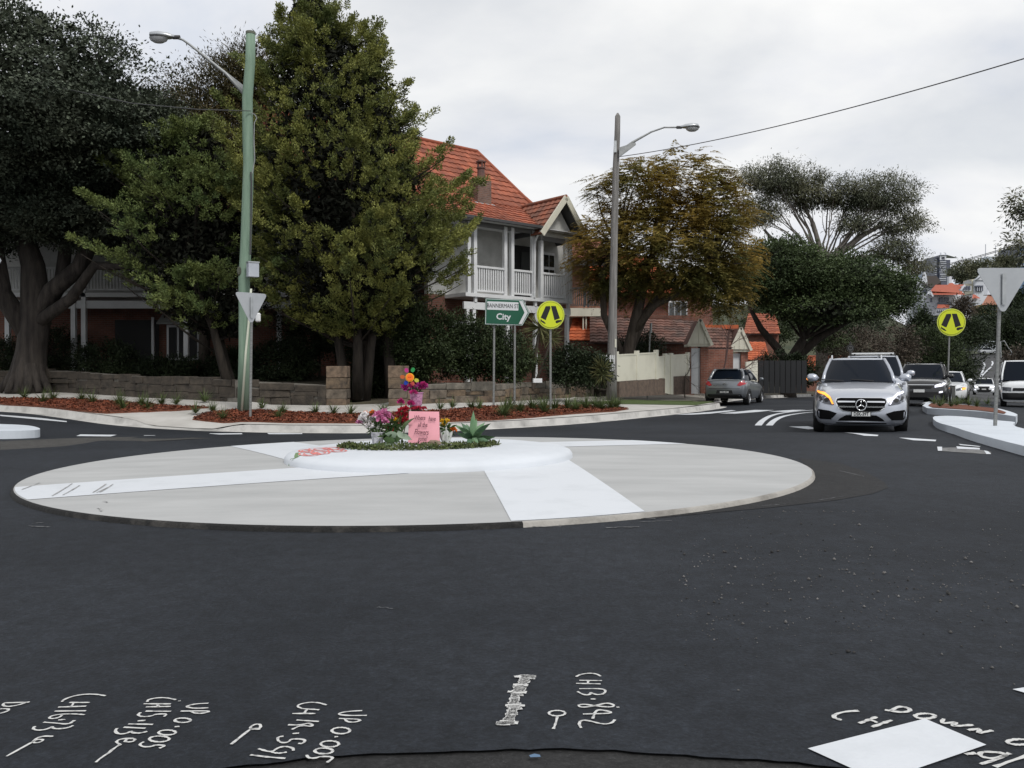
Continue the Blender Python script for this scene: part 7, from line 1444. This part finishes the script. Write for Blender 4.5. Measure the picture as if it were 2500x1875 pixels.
for ki_, (x, y, w, dy) in enumerate(((1640, 610, .038, .02), (1835, 755, .042, -.08), (1885, 910, .045, -.16), (1770, 745, .04, .12), (1820, 955, .042, -.2), (1470, 800, .045, -.05), (1450, 860, .04, -.12), (1500, 750, .035, .12), (1560, 760, .04, .16), (1700, 980, .04, -.26), (1570, 985, .04, -.24), (1420, 770, .03, .1), (1740, 850, .035, -.3), (1530, 880, .035, -.28), (1680, 700, .03, .15))):
    ax_ = (Z8(x, y, dy) - Z8(*cA)).normalized(); tg = ax_.cross(Vector((0, 0, 1))); tg = tg.normalized() if tg.length > .3 else Vector((1, 0, 0)); vw = ax_.cross(Vector((0, 1, 0))).normalized(); vw = vw if vw.dot(tg) > 0 else -vw
    bigleaf(ag, Z8(*cA), Z8(x, y, dy), w, M_AG2 if ki_ % 3 == 1 else M_AGV, -.045 if ki_ % 2 else -.02, dirw=tuple(tg * .55 + vw * .6), fold=.45)
wr_ = thing('wrapped_posy', 'yellow and orange flowers in white paper right of the card', 'flowers', tuple(ON(*Z8(1330, 985).xy))); mb = MB(); c = Z8(1330, 985, -.02); g = np.random.default_rng(2); V = []
for i, (r_, z) in enumerate(((.03, 0), (.055, .05), (.075, .11), (.085, .14))):
    for j in range(14): a_ = 2 * math.pi * j / 14; q = r_ * (1 + .25 * ((j % 2) - .5) * (i > 0)); V.append((c.x + q * math.cos(a_), c.y + q * math.sin(a_), c.z + z + (.02 * (j % 3) if i == 3 else 0)))
mb.add(V, [(i * 14 + j, i * 14 + (j + 1) % 14, (i + 1) * 14 + (j + 1) % 14, (i + 1) * 14 + j) for i in range(3) for j in range(14)]); mb.build('paper_wrap', mat('paper_white', (.60, .61, .58), .8), wr_)
for i, (x, y, m) in enumerate(((1295, 730, PY), (1320, 745, PY), (1300, 765, PY), (1340, 725, PY), (1425, 835, PO), (1410, 815, PO))): bloom(wr_, Z8(x, y, .0), .045, m, 60, 200 + i)
leafbunch(wr_, Z8(1330, 820), 60, .12, .11, .014, 21); stems(wr_, [Z8(1310, 750), Z8(1420, 830)], tuple(c))
rk = Z8(1195, 965, -.14); rk.z = float(zdisc(rk.x, rk.y)); mb = MB(); bm = bmesh.new(); bmesh.ops.create_icosphere(bm, subdivisions=2, radius=1); r_ = random.Random(1)
for v in bm.verts: v.co = Vector((v.co.x * .085, v.co.y * .05, v.co.z * .04)) * r_.uniform(.85, 1.15) + Vector((rk.x, rk.y, rk.z + .025))
me = bpy.data.meshes.new('rock'); bm.to_mesh(me); bm.free(); tag(link('rock', me, mat('rock', (.16, .12, .09), .95, (.28, .22, .17), 20, bump=.6, bscale=40)), 'brown rock holding down the pink card', 'rock')
# red and green child's drawing on the raised centre
M_RCH = mat('red_chalk', (.62, .12, .11), .85, (.72, .35, .33), 30, lo=.4, hi=.65); M_GCH = mat('green_chalk', (.16, .24, .12), .85)
D5 = lambda x, y: hit(x / 1.7015, 1000 + y / 1.7015, lambda X, Y: np.where(np.hypot(np.asarray(X) - RC.x, np.asarray(Y) - RC.y) < DR, zdisc(X, Y), za_(X, Y)), 6.0, 14.0)
def dstroke(pts, w, m, nm): 
    q = [D5(*p) for p in pts]; return ribbon(nm, chaikin([(v.x, v.y) for v in q], 2), w, dz=.004, m=m, parent=ri, fz=lambda x, y: zdisc(x, y))
for cx_, cy_, rx_, ry_ in ((1285, 185, 45, 9), (1330, 165, 50, 6), (1385, 162, 45, 6), (1400, 172, 40, 6), (1270, 172, 30, 6), (1330, 180, 40, 8)):
    for f_ in (1.0, .55): dstroke([(cx_ + rx_ * f_ * math.cos(q), cy_ + ry_ * f_ * math.sin(q)) for q in np.linspace(0, 6.28, 10)], .022, M_RCH, 'drawing_petal')
dstroke([(1250, 190), (1225, 205), (1200, 220)], .03, M_GCH, 'drawing_stem'); dstroke([(1235, 180), (1228, 200), (1240, 196)], .04, M_GCH, 'drawing_leaf')
# ================================================================== hillside beyond the street
def fbx(name, m, parent, px0, px1, py0, py1, Y, dep): return pb(name, m, parent, px0, px1, py0, py1, Y, dep)
Z1 = lambda x, y: (2200 + x / 7.373, 580 + y / 7.373)
def zb_(name, m, parent, x0, x1, y0, y1, Y, dep): a = Z1(x0, y0); b = Z1(x1, y1); return pb(name, m, parent, a[0], b[0], a[1], b[1], Y, dep)
def zq(name, m, parent, pts): return roofq(name, m, parent, [P(*Z1(x, y), Y) for x, y, Y in pts])
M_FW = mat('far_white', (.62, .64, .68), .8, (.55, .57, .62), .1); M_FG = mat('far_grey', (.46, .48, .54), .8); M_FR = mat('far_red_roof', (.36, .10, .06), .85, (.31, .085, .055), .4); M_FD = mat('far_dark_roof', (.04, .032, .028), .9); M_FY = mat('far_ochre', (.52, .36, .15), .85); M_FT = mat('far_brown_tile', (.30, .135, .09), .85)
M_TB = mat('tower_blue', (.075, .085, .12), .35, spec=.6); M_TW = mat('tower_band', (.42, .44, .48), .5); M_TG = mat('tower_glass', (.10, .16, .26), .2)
ground_z = lambda x, y: float(zg(x, y))
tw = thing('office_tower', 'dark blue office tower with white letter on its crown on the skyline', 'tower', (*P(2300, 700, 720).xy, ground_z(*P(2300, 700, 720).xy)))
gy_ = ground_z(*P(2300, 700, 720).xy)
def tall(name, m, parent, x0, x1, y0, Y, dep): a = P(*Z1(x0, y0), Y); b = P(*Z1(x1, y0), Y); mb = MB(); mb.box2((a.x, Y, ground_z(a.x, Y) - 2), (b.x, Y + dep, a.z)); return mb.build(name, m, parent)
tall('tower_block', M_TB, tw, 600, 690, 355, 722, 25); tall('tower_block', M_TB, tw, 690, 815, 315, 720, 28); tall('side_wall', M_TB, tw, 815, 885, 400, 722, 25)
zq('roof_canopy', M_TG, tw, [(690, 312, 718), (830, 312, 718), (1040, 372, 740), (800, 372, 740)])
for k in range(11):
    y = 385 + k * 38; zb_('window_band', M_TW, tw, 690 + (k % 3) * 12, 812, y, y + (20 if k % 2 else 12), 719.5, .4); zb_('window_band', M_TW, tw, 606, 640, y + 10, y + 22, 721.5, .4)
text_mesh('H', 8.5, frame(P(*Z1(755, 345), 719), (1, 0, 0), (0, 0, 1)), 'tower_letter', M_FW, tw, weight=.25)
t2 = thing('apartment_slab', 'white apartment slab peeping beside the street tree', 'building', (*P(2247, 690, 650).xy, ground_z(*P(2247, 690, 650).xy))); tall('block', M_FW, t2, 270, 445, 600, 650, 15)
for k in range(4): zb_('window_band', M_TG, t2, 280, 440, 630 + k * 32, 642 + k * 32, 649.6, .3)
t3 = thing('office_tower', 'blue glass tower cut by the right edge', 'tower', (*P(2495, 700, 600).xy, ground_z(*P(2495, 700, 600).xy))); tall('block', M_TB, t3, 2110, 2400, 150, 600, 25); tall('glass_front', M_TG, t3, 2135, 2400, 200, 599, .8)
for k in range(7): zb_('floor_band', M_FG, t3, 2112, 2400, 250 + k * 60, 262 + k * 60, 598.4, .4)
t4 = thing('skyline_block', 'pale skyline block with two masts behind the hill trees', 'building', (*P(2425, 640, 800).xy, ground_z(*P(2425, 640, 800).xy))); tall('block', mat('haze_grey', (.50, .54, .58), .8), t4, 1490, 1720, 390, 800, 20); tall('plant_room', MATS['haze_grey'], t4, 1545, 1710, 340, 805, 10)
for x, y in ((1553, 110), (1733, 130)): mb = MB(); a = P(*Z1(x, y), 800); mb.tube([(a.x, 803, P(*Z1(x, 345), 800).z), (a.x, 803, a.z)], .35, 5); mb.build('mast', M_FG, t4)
# houses
def house_far(name, label, px, py, Y): return thing(name, label, 'house', tuple(P(*Z1(px, py), Y)), group='houses on the far hillside')
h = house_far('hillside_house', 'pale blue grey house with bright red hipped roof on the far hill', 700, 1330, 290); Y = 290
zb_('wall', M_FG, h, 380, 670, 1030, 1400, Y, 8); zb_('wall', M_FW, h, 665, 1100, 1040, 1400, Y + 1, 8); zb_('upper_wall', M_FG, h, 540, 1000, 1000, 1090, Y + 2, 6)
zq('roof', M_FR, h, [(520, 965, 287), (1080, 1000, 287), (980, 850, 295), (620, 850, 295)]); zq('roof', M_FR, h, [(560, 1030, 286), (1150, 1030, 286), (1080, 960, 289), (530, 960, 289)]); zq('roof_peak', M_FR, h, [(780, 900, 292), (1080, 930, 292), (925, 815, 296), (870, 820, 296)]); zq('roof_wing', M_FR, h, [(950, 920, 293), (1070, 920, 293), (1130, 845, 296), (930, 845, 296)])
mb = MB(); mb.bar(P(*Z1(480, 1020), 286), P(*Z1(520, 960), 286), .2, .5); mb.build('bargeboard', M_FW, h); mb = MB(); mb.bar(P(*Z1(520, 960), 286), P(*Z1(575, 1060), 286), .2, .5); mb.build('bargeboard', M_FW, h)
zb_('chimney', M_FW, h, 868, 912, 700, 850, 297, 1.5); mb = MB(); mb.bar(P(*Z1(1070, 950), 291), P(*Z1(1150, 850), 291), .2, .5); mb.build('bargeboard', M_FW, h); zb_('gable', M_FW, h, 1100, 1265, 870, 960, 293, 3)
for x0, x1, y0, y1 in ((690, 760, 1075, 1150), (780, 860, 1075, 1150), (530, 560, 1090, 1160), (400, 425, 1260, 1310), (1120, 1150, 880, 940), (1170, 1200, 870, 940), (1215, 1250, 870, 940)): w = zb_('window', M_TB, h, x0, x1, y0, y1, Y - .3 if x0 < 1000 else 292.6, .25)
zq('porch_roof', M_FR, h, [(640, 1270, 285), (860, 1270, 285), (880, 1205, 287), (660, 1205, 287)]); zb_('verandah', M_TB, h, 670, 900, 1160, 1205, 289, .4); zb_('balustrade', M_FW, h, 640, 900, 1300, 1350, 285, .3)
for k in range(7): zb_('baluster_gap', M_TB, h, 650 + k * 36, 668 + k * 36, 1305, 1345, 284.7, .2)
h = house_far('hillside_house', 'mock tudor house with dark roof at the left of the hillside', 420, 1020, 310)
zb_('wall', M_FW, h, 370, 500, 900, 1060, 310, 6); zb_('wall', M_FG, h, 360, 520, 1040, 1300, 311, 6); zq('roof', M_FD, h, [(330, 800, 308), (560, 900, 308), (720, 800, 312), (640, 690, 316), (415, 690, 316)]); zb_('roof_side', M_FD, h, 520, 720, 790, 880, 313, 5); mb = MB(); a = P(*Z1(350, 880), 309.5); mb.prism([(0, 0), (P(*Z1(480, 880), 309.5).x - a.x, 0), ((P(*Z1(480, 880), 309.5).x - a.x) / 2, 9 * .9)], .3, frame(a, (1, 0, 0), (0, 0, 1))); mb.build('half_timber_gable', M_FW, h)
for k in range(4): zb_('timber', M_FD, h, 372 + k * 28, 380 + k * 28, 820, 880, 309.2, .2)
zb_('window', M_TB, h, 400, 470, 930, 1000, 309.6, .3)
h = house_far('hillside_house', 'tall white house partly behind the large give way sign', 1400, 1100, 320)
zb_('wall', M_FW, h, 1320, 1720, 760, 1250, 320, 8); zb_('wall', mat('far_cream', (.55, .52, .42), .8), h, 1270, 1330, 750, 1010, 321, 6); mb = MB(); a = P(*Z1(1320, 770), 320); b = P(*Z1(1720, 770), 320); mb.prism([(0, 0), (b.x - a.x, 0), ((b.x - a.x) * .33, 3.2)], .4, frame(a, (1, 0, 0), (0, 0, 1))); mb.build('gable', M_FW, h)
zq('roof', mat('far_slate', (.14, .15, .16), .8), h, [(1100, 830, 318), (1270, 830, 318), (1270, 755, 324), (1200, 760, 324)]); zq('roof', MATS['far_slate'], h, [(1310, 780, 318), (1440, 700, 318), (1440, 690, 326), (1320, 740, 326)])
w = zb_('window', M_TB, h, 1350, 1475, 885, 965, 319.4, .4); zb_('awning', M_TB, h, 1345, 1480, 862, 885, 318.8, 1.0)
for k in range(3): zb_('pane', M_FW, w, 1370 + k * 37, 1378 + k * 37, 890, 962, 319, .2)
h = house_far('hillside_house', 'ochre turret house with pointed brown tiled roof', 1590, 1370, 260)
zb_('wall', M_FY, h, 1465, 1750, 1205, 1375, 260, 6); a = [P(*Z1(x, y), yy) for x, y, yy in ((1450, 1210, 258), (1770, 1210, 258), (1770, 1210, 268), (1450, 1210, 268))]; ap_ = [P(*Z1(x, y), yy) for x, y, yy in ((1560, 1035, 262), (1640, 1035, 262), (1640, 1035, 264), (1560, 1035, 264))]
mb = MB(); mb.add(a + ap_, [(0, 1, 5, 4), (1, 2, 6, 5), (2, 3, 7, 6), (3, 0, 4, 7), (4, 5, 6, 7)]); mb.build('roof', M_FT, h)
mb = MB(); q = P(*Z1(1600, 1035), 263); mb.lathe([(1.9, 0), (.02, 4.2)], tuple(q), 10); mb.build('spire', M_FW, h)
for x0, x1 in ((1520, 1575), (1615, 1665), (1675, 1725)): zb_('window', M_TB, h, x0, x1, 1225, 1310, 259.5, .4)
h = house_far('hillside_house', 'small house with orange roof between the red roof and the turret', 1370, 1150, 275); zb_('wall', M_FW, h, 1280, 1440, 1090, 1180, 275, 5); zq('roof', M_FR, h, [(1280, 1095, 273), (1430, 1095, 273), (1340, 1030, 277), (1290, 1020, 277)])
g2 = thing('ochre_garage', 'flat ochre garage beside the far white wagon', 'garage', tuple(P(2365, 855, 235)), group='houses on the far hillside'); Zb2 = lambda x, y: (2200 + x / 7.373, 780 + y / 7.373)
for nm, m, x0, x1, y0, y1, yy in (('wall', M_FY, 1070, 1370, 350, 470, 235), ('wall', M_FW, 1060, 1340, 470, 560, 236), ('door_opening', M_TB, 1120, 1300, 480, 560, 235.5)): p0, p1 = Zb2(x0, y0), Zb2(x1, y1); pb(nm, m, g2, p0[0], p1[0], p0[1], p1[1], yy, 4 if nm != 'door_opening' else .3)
# red roofs seen under the street tree
for i, (px0, px1, py0, py1, Yh, lb) in enumerate(((1815, 1905, 765, 815, 66, 'low red roofed cottage seen under the jacaranda'), (1960, 2080, 868, 905, 75, 'sliver of red roof behind the street tree trunk'), (1800, 1880, 835, 880, 58, 'small orange roof above the dark hedge'))):
    h = thing('red_roof_cottage', lb, 'house', tuple(P((px0 + px1) / 2, py1 + 60, Yh)), group='cottages glimpsed under the trees'); tiled_plane('roof', M_TILEOR if i else M_TILE, h, P(px0, py1, Yh), P(px1, py1, Yh), P(px1 - 12, py0, Yh + 4), P(px0 + 12, py0, Yh + 4), .5, .5); pb('wall', M_BRICK3, h, px0 + 4, px1 - 4, py1, py1 + 70, Yh + .5, 3)
# hill trees
for i, (px, py, Yh, hw, hh, n, m, lb) in enumerate(((2378, 664, 420, 55, 22, 120, M_EUC, 'long rounded hill tree behind the white house'), (2452, 646, 430, 24, 14, 50, M_EUC, 'flat topped tree on the skyline right of the hill tree'), (2300, 812, 240, 60, 28, 110, M_SHRUBD, 'dark trees below the mock tudor house'), (2350, 810, 230, 60, 28, 100, M_SHRUBD, 'dark trees below the red roof'), (2245, 790, 230, 22, 40, 80, M_SHRUBD, 'dark tree at the left of the hillside houses'), (2440, 800, 235, 50, 26, 120, M_SHRUBD, 'dark trees below the ochre turret'), (2490, 745, 220, 30, 40, 100, M_SHRUBD, 'dark tree right of the large give way sign'))):
    s = Yh / 60; shrub('hill_tree', lb, px, py, Yh, hw, hh, n, 60, m, leaf=(.13 * s, .26 * s), lw=.04 * s, seed=150 + i, group='trees on the far hillside', clump=.22 * s)
# far street furniture
for i, (px, y0, y1, Y, lb) in enumerate(((2212, 805, 900, 75, 'pale timber pole beside the brown thicket'), (2480, 835, 870, 200, 'thin pole at the top of the far road'))):
    mb = MB(); mb.tube([P(px, y1, Y), P(px, y0, Y)], .13, 7); tag(mb.build('timber_pole', M_GREYT), lb, 'pole')
sl = thing('street_lamp', 'thin curved street lamp right of the give way post', 'lamp', tuple(P(2440, 920, 110))); mb = MB(); mb.tube([P(2445, 920, 110), P(2443, 834, 110), P(2452, 832, 110), P(2460, 846, 110), P(2471, 861, 110)], .06, 6); mb.build('arm', M_GALV, sl); mb = MB(); mb.box(P(2468, 865, 110), (.6, .25, .14)); mb.build('lamp_head', M_FW, sl)
s5 = thing('speed_sign', 'round speed sign on the street behind the silver estate', 'sign', tuple(P(2076, 930, 55))); mb = MB(); mb.tube([P(2076, 930, 55), P(2076, 835, 55)], .07, 8); mb.build('post', M_GREYT, s5); q = P(2076, 850, 54.9); ci = lambda r_: [(r_ * math.cos(a), r_ * math.sin(a)) for a in np.linspace(0, 2 * math.pi, 25)[:-1]]; Mq = frame(q, (1, 0, 0), (0, 0, 1)); plate(s5, 'disc', ci(.24), Mq, 0, .01, mat('dull_white', (.3, .3, .29), .6)); plate(s5, 'ring', ci(.21), Mq, .012, .004, M_SBLACK); plate(s5, 'face', ci(.165), Mq, .018, .004, MATS['dull_white']); text_mesh('50', .2, Mq @ Matrix.Translation((0, 0, .024)), 'speed_figures', M_SBLACK, s5, weight=.006)
# paint on the far road
for pts in ([(2394, 921), (2402, 899), (2405, 894)], [(2394, 921), (2412, 903), (2420, 896)], [(2399, 883), (2403, 888), (2404, 893)], [(2422, 882), (2424, 887), (2421, 893)]):
    try: ribbon('painted_line', [(q.x, q.y) for q in (hit(a, b, zr, 60, 300) for a, b in pts)], .35, dz=.05, parent=far_road)
    except Exception: pass
ribbon('lane_line', [RV(u, .2) for u in np.linspace(62, 96, 10)], .16, dz=.04, parent=far_road)
